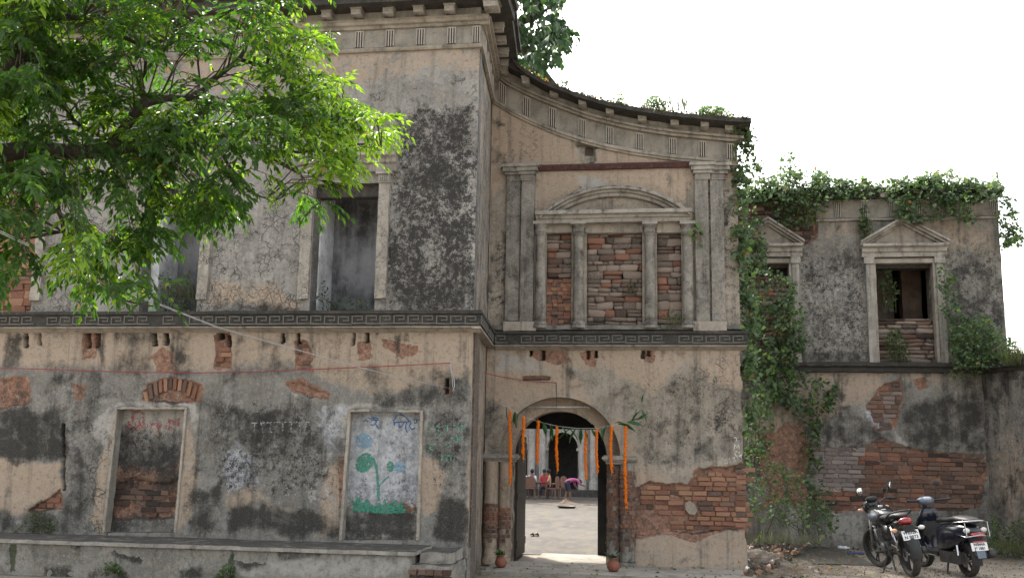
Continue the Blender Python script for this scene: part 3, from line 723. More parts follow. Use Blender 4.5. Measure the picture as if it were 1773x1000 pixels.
# plinth bench along the foot of the wall
PF=12.35
b=MB(); b.rbox(XL0,-3.02,PF,YL+.03,-.05,.40,step=.09,j=.012); b.build('plinth_bench',PL['plinth'],MW)
pf=[('dark',[(195,940),(275,942),(272,968),(240,975),(200,960)],4,4,.9),('dark',[(400,945),(470,948),(460,975),(430,985),(400,970)],4,4,.9),('dark',[(480,945),(560,950),(560,965),(490,970)],4,4,.8),('dark',[(75,980),(120,970),(125,1000),(70,1000)],4,4,.9),('dark',[(150,985),(200,975),(220,1000),(150,1000)],4,4,.8),('dark',[(310,985),(345,978),(350,1000),(310,1000)],4,4,.9),('light',[(400,960),(720,950),(720,1000),(410,1000)],10,8,.7),('dark',[(-10,935),(30,935),(25,1000),(-10,1000)],8,6,.4),('dark',[(560,945),(720,950),(700,975),(600,960)],8,8,.5),('moss',[(15,940),(30,940),(30,990),(18,990)],3,3,.9),('moss',[(395,960),(410,960),(410,1000),(390,1000)],4,3,.8),('crack',[(0,940),(720,940),(720,1000),(0,1000)],10,4,.12),('loss',[(195,942),(272,942),(268,962),(205,958)],2,4,.8),('loss',[(402,947),(465,949),(455,972),(405,968)],2,4,.8)]+drips(-10,700,940,30,8,40)
sheet('plinth_face',PL['plinth'],MW,PF-.006,XL0,-3.03,.0,.404,.02,pf)
b=MB(); b.rbox(XL0,-2.98,PF-.05,YL+.02,.405,.452,step=.08,j=.008); b.build('plinth_coping',PL['trim'],MW)
b=MB(); b.rbox(XL0,XC-.01,YL+.01,YL+.25,0,.42,step=.12,j=.004); b.build('wall_foot',PL['low'],MW)

# string course, wrapping the corner
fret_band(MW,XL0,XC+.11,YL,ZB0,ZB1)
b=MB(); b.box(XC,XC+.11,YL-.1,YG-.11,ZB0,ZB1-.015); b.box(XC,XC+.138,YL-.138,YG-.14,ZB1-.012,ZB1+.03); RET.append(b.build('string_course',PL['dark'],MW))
b=MB(); b.box(XC,XC+.122,YL-.122,YG-.12,ZB0-.03,ZB0-.002); RET.append(b.build('lower_fillet',PL['trimo'],MW))
fret_row(MW,YL-.09,YG-.13,XC+.1105,ZB0+.03,rot=1,out=RET)

# upper wall
W1=rect(L,-60,330,62,542); W2=rect(L,249,320,347,545); W3=rect(L,541,318,652,546)
upm=[
 ('ochre',[(300,80),(840,70),(840,125),(760,120),(600,150),(300,160)],10,8,.6),
 ('light',[(360,380),(525,380),(525,500),(360,520)],20,8,.5),
 ('ochre',[(365,490),(480,490),(520,520),(520,545),(365,530)],8,8,.75),
 ('crack',[(60,340),(530,330),(530,545),(60,545)],10,8,.8),
 ('crack',[(580,120),(835,110),(835,545),(655,545),(655,300)],14,8,.35),
 ('light',[(655,270),(830,262),(830,295),(660,295)],8,8,.8),
 ('light',[(655,335),(830,335),(830,352),(655,352)],5,5,.8),
 ('light',[(805,280),(832,280),(828,545),(800,545)],5,4,.65),
 ('dark',[(690,205),(832,185),(832,262),(770,285),(700,275)],12,12,.36),
 ('dark',[(690,292),(815,285),(810,338),(685,340)],6,5,.62),
 ('dark',[(675,490),(740,500),(830,470),(826,550),(672,548)],12,8,.62),
 ('dark',[(660,285),(695,285),(688,545),(660,545)],6,4,.3),
 ('lichen',[(680,190),(835,170),(832,548),(660,548),(670,280)],16,10,.68),
 ('lichen',[(600,140),(835,130),(835,200),(640,210)],26,10,.22),
 ('dark',[(370,515),(530,535),(530,550),(360,550)],5,6,.8),
 ('dark',[(-10,500),(62,500),(62,550),(-10,550)],5,6,.4),
]
upm+=drips(300,830,85,20,10,60,.15,.4)
sheet('upper_wall',PL['up'],MW,YL,XL0,XC,ZB1,7.55,.022,upm,holes=[rpoly(W2),rpoly(W3),rpoly(W1)])
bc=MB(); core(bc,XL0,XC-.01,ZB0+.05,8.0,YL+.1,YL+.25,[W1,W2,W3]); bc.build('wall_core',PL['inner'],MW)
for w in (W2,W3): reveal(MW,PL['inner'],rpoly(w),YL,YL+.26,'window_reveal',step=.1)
# inside of the roofless room seen through the windows
def inner():
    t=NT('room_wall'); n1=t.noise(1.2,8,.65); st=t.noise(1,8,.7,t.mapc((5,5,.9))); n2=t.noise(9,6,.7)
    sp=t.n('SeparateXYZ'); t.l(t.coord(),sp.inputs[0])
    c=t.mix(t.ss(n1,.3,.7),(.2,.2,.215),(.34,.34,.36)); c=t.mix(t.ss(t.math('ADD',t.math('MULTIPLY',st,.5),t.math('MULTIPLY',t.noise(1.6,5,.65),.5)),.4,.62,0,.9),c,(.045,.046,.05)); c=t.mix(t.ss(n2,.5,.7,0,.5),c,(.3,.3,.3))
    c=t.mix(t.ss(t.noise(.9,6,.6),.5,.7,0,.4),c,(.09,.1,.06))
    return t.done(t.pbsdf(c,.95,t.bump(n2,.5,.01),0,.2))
ROOM=inner()
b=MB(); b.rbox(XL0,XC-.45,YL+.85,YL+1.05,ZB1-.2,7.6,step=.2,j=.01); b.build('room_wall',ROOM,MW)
b=MB(); b.box(XL0,XC-.45,YL+.25,YL+.85,ZB1-.15,ZB1-.02); b.build('room_floor',PL['dark'],MW)
lw=simple('pale_partition',(.62,.63,.66),.9,scale=3,bump=.3,dirt=.7)  # off-white, much paler than the inner walls around it
b=MB(); b.rbox(W3[0]-.25,W3[0]+.02,YL+.27,YL+.84,ZB1-.1,7.4,step=.15,j=.008); b.build('partition',lw,MW); b=MB(); b.rbox(W2[0]-.1,W2[0]+.12,YL+.27,YL+.84,ZB1-.1,7.4,step=.15,j=.008); b.build('partition',lw,MW)
b=MB(); b.box(XL0,XC-.45,YL+3.9,YL+4.3,0,7.9); b.build('rear_wall',PL['inner'],MW)
b=MB(); b.box(XC-.5,XC-.42,YL+.3,YL+4.3,0,7.9); b.build('end_wall',PL['inner'],MW)
b=MB(); b.box(XL0-.0,XL0+.2,YL+.3,YL+4.3,0,7.9);b.build('end_wall',PL['inner'],MW)
# bricked first window
rubble(MW,YL+.1,(W1[0],W1[1],W1[2],W1[3]),[('orange',4),('red',3),('brown',1)],.10,.13,.2,.3,kind='brick',depth=.14)
b=MB(); b.box(W1[0],W1[1],YL+.2,YL+.24,W1[2],W1[3]); b.build('window_backing',MORTAR,MW)
# pilasters, capitals, lintels, sills, entablatures round each window
JAMB=plaster('cracked_jamb_plaster',(.3,.28,.25),crack0=.6,dark0=-.05,light0=.1,streak=.5,fs=1.6,grit=.6)
for i,w in enumerate((W1,W2,W3)):
    x0,x1,z0,z1=w
    for s,(a,c) in enumerate(((x0-.17,x0-.012),(x1+.012,x1+.17))):
        b=MB(); b.rbox(a,c,YL-.06,YL+.01,ZB1+.22,z1-.02,step=.06,j=.01); b.build('window_pilaster',JAMB,MW)
        b=MB(); b.rbox(a-.01,c+.01,YL-.075,YL+.01,z1-.018,z1+.1,step=.06,j=.004)
        for k in range(5): b.box(a+.006+k*.032,a+.022+k*.032,YL-.095,YL-.074,z1+.005,z1+.075)
        b.rbox(a-.04,c+.04,YL-.11,YL+.01,z1+.105,z1+.145,step=.07,j=.004); b.build('pilaster_capital',PL['trim'],MW)
    b=MB(); b.sweepx([(YL,z1+.15),(YL-.08,z1+.15),(YL-.09,z1+.25),(YL-.13,z1+.27),(YL-.14,z1+.33),(YL-.2,z1+.36),(YL-.2,z1+.41),(YL,z1+.44)],x0-.26,x1+.26,j=.005); b.build('window_entablature',PL['trim'],MW)
    b=MB(); b.prism([(x0-.2,z1+.45),(x1+.2,z1+.45),((x0+x1)/2,z1+.75)],YL-.12,YL); b.build('window_pediment',PL['trim'],MW)
    if i: 
        b=MB(); b.rbox(x0+.005,x1-.005,YL+.08,YL+.25,z1-.18,z1-.003,step=.07,j=.004); b.build('timber_lintel',LINTEL,MW)
        b=MB(); b.rbox(x0-.06,x1+.06,YL-.08,YL+.5,z0-.03,z0+.015,step=.08,j=.008); b.build('window_sill',PL['dark'],MW)
# brick seam where the corner meets the gatehouse, eroded edge
# frieze, mouldings, cornice
zf0=L(700,84,-.03)[1]; zf1=L(700,48,-.06)[1]
b=MB(); b.sweepx([(YL+.02,zf0-.03),(YL-.035,zf0-.03),(YL-.05,zf0+.0),(YL-.05,zf0+.02),(YL-.022,zf0+.035),(YL+.02,zf0+.035)],XL0,XC+.05,j=.003); b.build('frieze_moulding',PL['trimo'],MW)
frz=plaster('frieze_plaster',(.25,.235,.21),dark0=.08,ochre0=.02,light0=.1,streak=.6,fs=1.5,grit=.3)
b=MB(); b.rbox(XL0,XC+.02,YL-.02,YL+.4,zf0+.03,zf1,step=.1,j=.004); b.build('frieze',frz,MW)
b=MB(); b.sweepx([(YL,zf1),(YL-.06,zf1),(YL-.07,zf1+.04),(YL-.11,zf1+.05),(YL-.12,zf1+.09),(YL-.16,zf1+.11),(YL,zf1+.13)],XL0,XC+.14,j=.003); b.build('bed_moulding',PL['trimo'],MW)
zs0=zf1+.24
b=MB(); b.rbox(XL0,XC+.02,YL-.1,YL+.4,zf1+.125,zs0,step=.1,j=.004); b.build('corona_wall',PL['trim'],MW)
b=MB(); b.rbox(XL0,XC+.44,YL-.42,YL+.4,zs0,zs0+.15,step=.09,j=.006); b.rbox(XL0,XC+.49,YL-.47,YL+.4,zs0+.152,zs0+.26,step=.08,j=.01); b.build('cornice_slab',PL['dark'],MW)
xa=L(571,63,-.02)[0]; xb=L(782,63,-.02)[0]; sp=(xb-xa)/4
x=xb
k=0
while x>XL0+.3:
    triglyph(MW,x-.065,YL-.022,zf0+.045,(1,1,(zf1-zf0-.06)/.21)); bracket(MW,x-.07+.005,YL-.1,zs0-.1,(1,1.0,.96)); x-=sp; k+=1
triglyph(MW,XC-.11,YL-.022,zf0+.045,(.9,1,(zf1-zf0-.06)/.21)); bracket(MW,XC+.1,YL-.1,zs0-.1,(1.3,1.2,.96))
# cornice return
b=MB(); b.rbox(XC-.0,XC+.03,YL+.02,YG+.2,zf0+.03,zf1,step=.15,j=.004); RET.append(b.build('frieze',frz,MW))
b=MB(); b.rbox(XC,XC+.05,YL-.05,YG+.2,zf0-.03,zf0+.028,step=.15,j=.003); RET.append(b.build('frieze_moulding',PL['trimo'],MW))
b=MB()
for (d,z0,z1) in ((.07,zf1,zf1+.045),(.12,zf1+.047,zf1+.09),(.16,zf1+.092,zf1+.124)): b.rbox(XC,XC+d,YL-.05,YG+.2,z0,z1,step=.15,j=.003)
b.rbox(XC,XC+.1,YL-.0,YG+.2,zf1+.126,zs0,step=.15,j=.004); RET.append(b.build('bed_moulding',PL['trimo'],MW))
b=MB(); b.rbox(XC+.01,XC+.44,YL+.401,YG-.3,zs0,zs0+.15,step=.1,j=.006); b.rbox(XC+.01,XC+.49,YL+.401,YG-.3,zs0+.152,zs0+.26,step=.1,j=.01); RET.append(b.build('cornice_slab',PL['dark'],MW))
y=YL+.42
while y<YG-.2: RET.append(bracket(MW,XC+.1,y,zs0-.1,rot=math.pi/2)); RET.append(triglyph(MW,XC+.03,y,zf0+.045,(1,1,(zf1-zf0-.06)/.21),rot=math.pi/2)); y+=sp
b=MB(); b.rbox(XL0,XC+.3,YL-.3,YL+.5,zs0+.262,zs0+.33,step=.25,j=.02); b.build('roof_slab',PL['dark'],MW)
ORIG_ROOF=None

# the return is splayed: its far end stands further left than its near corner
for o in list(RET):
    if len(o.data.vertices) and o.data.users==1:
        for v in o.data.vertices:
            y=v.co.y+YL
            if y>YL: v.co.x+=(y-YL)*SLP
    else:
        o.location.x+=(o.location.y)*SLP; o.rotation_euler.z-=math.atan(SLP)
# broken masonry step at the end of the bench
ST=thing('step_block',(-2.75,12.9,0),'crumbling plaster and brick step block at the right end of the long plinth','steps')
b=MB(); b.rbox(-3.0,-2.52,12.3,13.3,-.02,.30,step=.06,j=.028); b.build('lower_step',PL['plinth'],ST)
b=MB(); b.rbox(-2.96,-2.56,12.55,13.31,.30,.43,step=.06,j=.022); b.build('upper_step',PL['trim'],ST)
for i in range(3):
    for j_ in range(5): put_piece(ST,'brick',random.choice(['dark','brown']),(-2.98+.11*j_+random.uniform(-.02,.02),12.29,.05+.085*i),(.1,.09,.07))

# ================================================================ GATEHOUSE
GH=thing('gatehouse',(-.6,YG,0),'two storey gatehouse with round entrance arch, stone filled upper window and concave sweeping cornice','building')
XG1=1.275; SPRZ=G(969,790)[1]
ax,azt=G(969,687); RX=(G(1074,790)[0]-G(864,790)[0])/2; RZ=azt-SPRZ
RY=.24     # depth of the outer recess
rx=(onY(1050,790,YG+RY)[0]-onY(887,790,YG+RY)[0])/2; ix=onY(968.5,790,YG+RY)[0]; iz=onY(968.5,711,YG+RY)[1]; ispr=onY(968.5,790,YG+RY)[1]
def archpoly(cx,rx_,spr,rz,z0=-.05,n=28):
    P=[(cx-rx_,z0)]+[(cx-rx_*math.cos(math.pi*i/n),spr+rz*math.sin(math.pi*i/n)) for i in range(n+1)]+[(cx+rx_,z0)]
    return P
OA=archpoly(ax,RX,SPRZ,RZ); 
# outer recess is wider on the right below the impost where the second column stands
gl=[
 ('ochre',[(830,590),(1300,590),(1300,700),(1190,660),(1110,700),(1090,760),(1060,700),(980,680),(900,690),(860,760),(830,780)],14,8,.75),
 ('ochre',[(1085,770),(1120,770),(1180,830),(1140,840),(1100,845)],8,6,.9),
 ('ochre',[(1095,930),(1295,920),(1300,1000),(1095,1000)],6,4,.65),
 ('light',[(1095,930),(1295,925),(1300,1000),(1095,1000)],14,8,.42),
 ('ochre',[(985,640),(1050,625),(1110,680),(1125,730),(1070,720),(1030,690)],8,10,-1.1),('ochre',[(838,690),(868,695),(872,740),(862,800),(836,800)],7,6,-1.0),('light',[(850,600),(920,610),(960,640),(900,650),(850,640)],8,8,.7),('light',[(1180,600),(1290,605),(1285,650),(1200,640)],12,10,.5),
 ('dark',[(838,690),(868,695),(872,740),(862,800),(836,800)],7,6,.5),
 ('light',[(1120,690),(1170,640),(1290,660),(1292,800),(1210,820),(1130,830),(1090,790)],10,8,.3),
 ('ochre',[(1128,700),(1160,650),(1190,625),(1215,650),(1292,690),(1292,790),(1240,812),(1180,830),(1120,810),(1085,760),(1090,710)],10,11,-1.3),('dark',[(1128,700),(1160,650),(1190,625),(1215,650),(1292,690),(1292,790),(1240,812),(1180,830),(1120,810),(1085,760),(1090,710)],14,11,.36),('light',[(1120,760),(1290,740),(1290,800),(1180,830)],14,10,.5),
 ('dark',[(985,650),(1040,640),(1110,690),(1120,730),(1070,720),(1030,690)],14,10,.40),
 ('lichen',[(1080,640),(1290,630),(1292,800),(1100,820)],22,12,.32),
 ('red',[(905,598),(980,600),(990,625),(960,632),(925,620)],4,5,.85),('red',[(1000,612),(1035,605),(1030,638),(1008,632)],4,4,.8),('red',[(1108,602),(1135,602),(1128,632),(1110,628)],3,4,.7),
 ('red',[(1095,846),(1130,828),(1190,836),(1215,812),(1296,803),(1300,920),(1240,925),(1200,940),(1150,925),(1095,932)],4,5,1.0),
 ('loss',[(1098,846),(1130,830),(1190,839),(1215,815),(1300,805),(1300,915),(1240,921),(1200,922),(1150,921),(1098,925)],2,4,1.0),
 ('light',[(1100,885),(1165,870),(1200,900),(1160,940),(1100,940)],12,8,.5),
 ('red',[(975,590),(1290,590),(1290,640),(1100,650)],20,12,.33),
 ('dark',[(930,590),(960,590),(955,640),(935,620)],6,4,.3),
 ('moss',[(1095,965),(1295,965),(1295,1000),(1095,1000)],10,5,.4),
 ('crack',[(1200,620),(1295,620),(1295,760),(1200,740)],16,8,.6),
 ('crack',[(930,620),(1000,600),(960,690),(940,690)],12,6,.4),
 slot(918,602,4,14),slot(937,602,4,22),slot(1015,602,3,20),slot(1030,602,3,18),slot(1110,604,4,16),slot(1120,604,4,12),
 ('hole',[(905,652),(952,652),(952,656),(905,656)],1.2,.5,.5),
]
gl=[(c,p,so,am,min(1.2,st*1.3) if c in('dark',) else st) for c,p,so,am,st in gl]
gl+=drips(850,1280,598,26,8,45,.3,.6)+[('dark',[(840,594),(1290,594),(1290,604),(840,604)],3,3,.5)]
gate_edge=lambda z: XG1+ (fbm(z*5,z*0+3,3)-.5)*.07 + .02*np.clip(1-z/1.7,0,1)
sheet('gate_wall',PL['gate'],GH,YG,XC2,XG1+.1,0,ZB0+.01,.0165,gl,holes=[OA],right=gate_edge)
reveal(GH,PL['trimo'],OA,YG,YG+RY,'arch_reveal',closed=False,step=.05)
IA=archpoly(ix,rx,ispr,iz-ispr)
# inner wall of the recess
sheet('recess_wall',PL['gate'],GH,YG+RY,ax-RX-.05,ax+RX+.05,0,SPRZ+RZ+.08,.02,[('ochre',[(800,600),(1200,600),(1200,1000),(800,1000)],5,0,.6),('dark',[(1040,870),(1100,870),(1100,990),(1040,990)],10,6,.4)],holes=[IA],rough=.003)
reveal(GH,PL['trimo'],IA,YG+RY,YG+RY+.3,'inner_arch_reveal',closed=False,step=.06)
# masonry body and the dark passage
b=MB(); core(b,XC2+.02,XG1-.04,0,ZB0+.1,YG+RY+.02,YG+RY+.3,[(ix-rx,ix+rx,-1,iz+.02)]); 
b.build('wall_core',MORTAR,GH)
b=MB(); b.box(XG1-.3,XG1-.03,YG+.13,YG+1.9,0,6.6); b.build('flank_wall',MORTAR,GH); b=MB(); b.box(XC2+.0,ax-RX-.02,YG+.13,YG+RY+.02,0,ZB0); b.build('flank_wall',MORTAR,GH); b=MB(); b.box(ax+RX+.02,XG1-.04,YG+.13,YG+RY+.02,0,ZB0); b.build('flank_wall',MORTAR,GH)
YP=YG+1.7
pr=rect(lambda a,c:onY(a,c,YP),902,742,1035,965)
PX0,PX1=ix-rx-.01,ix+rx+.02
dk=simple('shade_black_plaster',(.03,.029,.028),.95,scale=5,bump=.5)  # near-black colour stands in for the deep shade of passage and interiors
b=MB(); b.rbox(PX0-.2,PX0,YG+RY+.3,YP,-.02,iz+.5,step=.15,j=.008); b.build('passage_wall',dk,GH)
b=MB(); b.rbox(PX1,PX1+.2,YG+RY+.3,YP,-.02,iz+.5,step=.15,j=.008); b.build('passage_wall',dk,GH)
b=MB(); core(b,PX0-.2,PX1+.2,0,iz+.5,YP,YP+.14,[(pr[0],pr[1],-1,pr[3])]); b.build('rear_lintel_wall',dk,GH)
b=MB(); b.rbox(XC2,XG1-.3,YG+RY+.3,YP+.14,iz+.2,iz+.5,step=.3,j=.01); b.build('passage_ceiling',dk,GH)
b=MB(); b.box(XC2+.02,XG1-.3,YG+.5,YP+.3,ZB0+.0,ZB0+.2); b.box(XC2-.0,PX0-.2,YP-.15,YP+.1,0,ZB0); b.box(PX1+.2,XG1-.3,YP-.15,YP+.1,0,ZB0); b.build('rear_wall',MORTAR,GH)
for s,x in ((0,PX0+.005),(1,PX1-.045)):
    b=MB(); b.box(x,x+.04,YG+RY+.35,YP-.06,.05,1.98)
    for k in range(3): b.box(x-.012,x+.052,YG+RY+.352,YP-.062,.2+k*.75,.32+k*.75)
    b.build('door_leaf',DARKWOOD,GH)
# exposed brickwork right of the arch
gb=[(1100,850),(1130,834),(1190,842),(1215,820),(1298,808),(1300,912),(1240,918),(1200,918),(1150,918),(1100,922)]
lay(GH,YG,gb,[('red',4),('orange',4),('brown',2)],rh=.074,ln=.22,fn=G,front=.014,amp=2,skip=.02,avoid=[[(1185,868),(1205,868),(1208,890),(1186,888)],[(1100,885),(1140,880),(1165,905),(1140,924),(1100,924)]])
for i in range(26):   # ragged right-hand corner
    z=.05+i*.079
    if z>1.62: break
    put_piece(GH,'brick',random.choice(['red','orange','brown']),(XG1-.045+random.uniform(-.012,.02),YG+.06,z),(.15,.1,.066))
b=MB(); P=[(1186,870),(1194,866),(1203,872),(1208,882),(1203,891),(1193,889),(1187,881)]; b.prism([G(*p) for p in P],YG-.012,YG+.02); b.build('plaster_remnant',PL['gate'],GH)
# clustered engaged columns under the imposts
COLO=plaster('ochre_column_plaster',(.27,.22,.17),dark0=.05,ochre0=.45,streak=.8,fs=1.5,grit=.5)
def brick_col(px,fn_y,r,top,bricktop,mat):
    x=onY(px,880,fn_y)[0]; prof=[]; zz=np.linspace(0.02,top,46)
    b=MB(); 
    prof=[(r*1.28,0.0),(r*1.28,.09),(r*1.12,.11)]+[(r*(1.02+.05*math.sin(z*40+px)+random.uniform(-.03,.03)) if z<bricktop else r*(1+random.uniform(-.012,.012)),z) for z in zz if z>.12]
    b.lathe(prof,(x,fn_y,0),16); b.build('engaged_column',COLO if px<900 else mat,GH,smooth=True)
    z=.3
    while z<bricktop:
        n=5; off=random.random()
        for k in range(n):
            a=math.pi+(k+.5+((int(z*20)%2)*.5-.25))/n*math.pi
            if random.random()<.12 or z<.42 and random.random()<.5: continue
            cx=x+math.cos(a)*r*.93; cy=fn_y+math.sin(a)*r*.93
            o=put_piece(GH,'brick',random.choice(['red','brown','red'] if z>.6 else ['brown']),(cx,cy,z),(r*.62,.05,.052)); 
            if o: o.rotation_euler=(0,0,a+math.pi/2)
        z+=.066
yc=YG+.06
b_=brick_col(850,yc-.08,.105,SPRZ-.09,.95,PL['col']); brick_col(873,yc-.03,.088,SPRZ-.09,.85,PL['col'])
brick_col(1063,yc+.04,.095,SPRZ-.09,1.5,PL['col']); brick_col(1087,yc-.09,.10,SPRZ-.09,1.45,PL['col'])
def impost(x0,x1,y0,y1):
    b=MB(); z=SPRZ
    for (d,a,c) in ((.0,z-.1,z-.06),(.03,z-.058,z-.035),(.055,z-.033,z+.01),(.03,z+.012,z+.03)): b.rbox(x0-d,x1+d,y0-d,y1,a,c,step=.05,j=.004)
    b.build('impost',PL['trim'],GH)
impost(G(840,790)[0],G(888,790)[0],YG-.06,YG+.45); impost(G(1049,790)[0],G(1098,790)[0],YG-.06,YG+.45)
# string course on the gate
fret_band(GH,XC2+.14,XG1+.09,YG,ZB0,ZB1)
b=MB(); b.rbox(XC2+.02,XG1+.02,YG-.1,YG+.2,ZB1+.06,ZB1+.13,step=.07,j=.012); b.build('ledge',PL['key'],GH)

# upper wall: the swept cornice curve, traced on its own planes
def curve(pts,Y):
    P=sorted([onY(a,c,Y) for a,c in pts]); xs=np.array([p[0] for p in P]); zs=np.array([p[1] for p in P])
    def f(x):
        x=np.asarray(x,float); return np.interp(x,xs,zs)
    return f
def smoothc(f,x0,x1,n=60):
    xs=np.linspace(x0,x1,n); z=f(xs)
    for _ in range(3): z[1:-1]=(z[:-2]+2*z[1:-1]+z[2:])/4
    return lambda x: np.interp(np.asarray(x,float),xs,z)
top_px=[(876,70),(882,99),(892,110),(909,124),(930,136),(948,146),(972,154),(998,164),(1025,172),(1051,179),(1074,184),(1097,188),(1150,196),(1212,202),(1275,207),(1290,208)]
bed_px=[(842,105),(855,128),(871,143),(892,154),(915,165),(940,176),(965,185),(1014,204),(1064,217),(1113,227),(1163,234),(1212,239),(1269,244),(1290,246)]
fr_px=[(835,158),(849,168),(866,180),(882,190),(907,203),(932,214),(965,228),(998,239),(1047,252),(1097,262),(1163,271),(1229,277),(1267,280),(1290,281)]
cT=smoothc(curve(top_px,YG-.42),XC2-.1,XG1+.2); cB=smoothc(curve(bed_px,YG-.1),XC2-.1,XG1+.2); cF=smoothc(curve(fr_px,YG-.03),XC2-.1,XG1+.2)
def between(fa,fb,x0,x1,y0,y1,name,mat,parent,n=60,j=.004,da=0,db=0):
    """a slab between two curves z=fb(x)..fa(x), from y0 (front) to y1"""
    b=MB(); xs=np.linspace(x0,x1,n+1); A=fa(xs)+da; B_=fb(xs)+db; vs=[]
    for x,a,c in zip(xs,A,B_):
        q=(float(fbm(np.array(x*7),np.array(float(a)*9+y0*11),3))-.5)*2*j; vs+= [(x,y0+q,c+q),(x,y0+q,a+q*1.5),(x,y1,a+q),(x,y1,c+q)]
    fs=[(i*4+k,(i+1)*4+k,(i+1)*4+(k+1)%4,i*4+(k+1)%4) for i in range(n) for k in range(4)]+[(0,1,2,3),(4*n+3,4*n+2,4*n+1,4*n)]
    b.add(vs,fs); return b.build(name,mat,parent)
gu=[
 ('ochre',[(835,100),(1290,200),(1290,300),(1200,340),(930,330),(930,290),(870,290),(860,350),(835,420)],14,8,.72),
 ('ochre',[(930,295),(1195,295),(1195,370),(1150,340),(1060,322),(960,345),(928,375)],8,6,.78),
 ('light',[(990,300),(1050,300),(1060,325),(1000,335)],8,6,.8),
 ('red',[(850,190),(930,230),(930,280),(850,280)],20,10,.36),('red',[(940,300),(990,300),(985,330),(940,350)],14,8,.34),
 ('dark',[(838,350),(900,330),(905,560),(835,575)],16,9,.42),('dark',[(905,300),(928,300),(930,560),(905,560)],8,6,.45),
 ('ochre',[(880,490),(905,500),(905,545),(878,545)],6,5,.9),
 ('lichen',[(835,400),(900,380),(900,570),(835,575)],18,8,.42),('ochre',[(835,350),(905,330),(905,575),(835,575)],12,9,-1.0),('ochre',[(1195,340),(1290,320),(1290,575),(1195,575)],12,9,-1.1),
 ('dark',[(1195,360),(1285,340),(1290,575),(1195,575)],18,9,.40),('lichen',[(1200,330),(1285,300),(1285,575),(1200,575)],18,9,.46),
 ('dark',[(845,250),(875,262),(880,290),(850,292)],5,6,.7),('dark',[(850,205),(885,215),(880,222),(852,215)],3,4,.8),
 ('dark',[(835,100),(870,110),(868,160),(838,170)],7,5,.5),
 ('dark',[(838,545),(1290,560),(1290,580),(838,580)],6,5,.55),
 ('crack',[(840,180),(940,230),(930,300),(850,300)],14,8,.55),('crack',[(920,350),(1010,320),(1195,340),(1195,390),(925,390)],12,6,.7),
 ('crack',[(1200,330),(1280,330),(1280,460),(1200,440)],14,6,.6),
 ('loss',[(993,244),(1018,238),(1042,246),(1030,258),(1028,278),(1008,282),(1004,260)],2,4,1.5),('dark',[(993,244),(1018,238),(1042,246),(1030,258),(1028,278),(1008,282),(1004,260)],3,4,.42),
 ('ochre',[(990,242),(1018,234),(1045,244),(1034,260),(1030,282),(1006,285),(1000,262)],3,3,-1.5),
 ('hole',[(1014,252),(1025,252),(1025,265),(1014,265)],1.5,1,1.2),
]
gu+=drips(845,1280,300,14,20,120,.2,.5)
BAY=[rect(G,946,404,989,566),rect(G,1016,404,1112,568),rect(G,1138,404,1180,570)]
sheet('upper_wall',PL['gate'],GH,YG,XC2,XG1,ZB1+.02,8.5,.02,gu,holes=[rpoly(r) for r in BAY],top=lambda x:cF(x)+.02)
b=MB(); core(b,XC2,XG1-.01,ZB1,6.0,YG+.15,YG+.45,[]); b.build('wall_core',MORTAR,GH)
between(lambda x:cB(x)+.3,lambda x:x*0+6.0,XC2,XG1-.01,YG+.15,YG+.45,'wall_core',MORTAR,GH)
# cornice layers
between(cF,cF,XC2,XG1+.03,YG-.055,YG+.1,'frieze_moulding',PL['trimo'],GH,da=.03,db=-.02)
between(cF,cF,XC2,XG1+.02,YG-.035,YG+.1,'frieze_moulding',PL['trimo'],GH,da=-.021,db=-.06)
between(cB,cF,XC2,XG1+.01,YG-.02,YG+.14,'frieze',frz,GH,da=0,db=.031)
between(cB,cB,XC2,XG1+.07,YG-.09,YG+.1,'bed_moulding',PL['trimo'],GH,da=.045,db=.001)
between(cB,cB,XC2,XG1+.11,YG-.14,YG+.1,'bed_moulding',PL['trim'],GH,da=.085,db=.047)
between(cB,cB,XC2,XG1+.07,YG-.10,YG+.2,'corona_wall',PL['trim'],GH,da=.22,db=.087)
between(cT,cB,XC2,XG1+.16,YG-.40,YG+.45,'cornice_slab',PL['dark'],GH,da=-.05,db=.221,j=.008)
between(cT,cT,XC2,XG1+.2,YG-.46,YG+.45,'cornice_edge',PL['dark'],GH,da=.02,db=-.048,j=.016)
for (a,c) in ((912,185),(957,203),(1008,222),(1056,234),(1108,244),(1165,252),(1216,257),(1265,261),(870,158)):
    x,z=G(a,c,-.02); sl=(float(cB(x+.1))-float(cB(x-.1)))/.2; o=triglyph(GH,x-.06,YG-.022,float(cF(x))+.045+.0,(.92,1,(float(cB(x)-cF(x))-.07)/.21)); 
    # shear so the glyph sits between the curved mouldings
    me=o.data.copy(); 
    for v in me.vertices: v.co.z+=(v.co.x-.065)*sl/o.scale.z*o.scale.x
    o.data=me
for (a,c) in ((874,128),(911,150),(958,171),(1009,188),(1056,200),(1111,210),(1168,220),(1220,225),(1262,229)):
    x,z=onY(a,c,YG-.25); bracket(GH,x-.06,YG-.10,float(cB(x))+.115,(.85,1.15,1))
def fringe():
    root=thing('moss_fringe',(-.6,YG-.45,7),'dark mossy fringe of tiny plants along the edge of the curved gatehouse cornice','moss'); n=2600
    x=rng.uniform(XC2+.25,XG1+.2,n); z=cT(x)+.01+rng.random(n)*.03; P=np.stack([x,YG-.45+rng.uniform(-.03,.5,n),z],1)
    return root,P,n
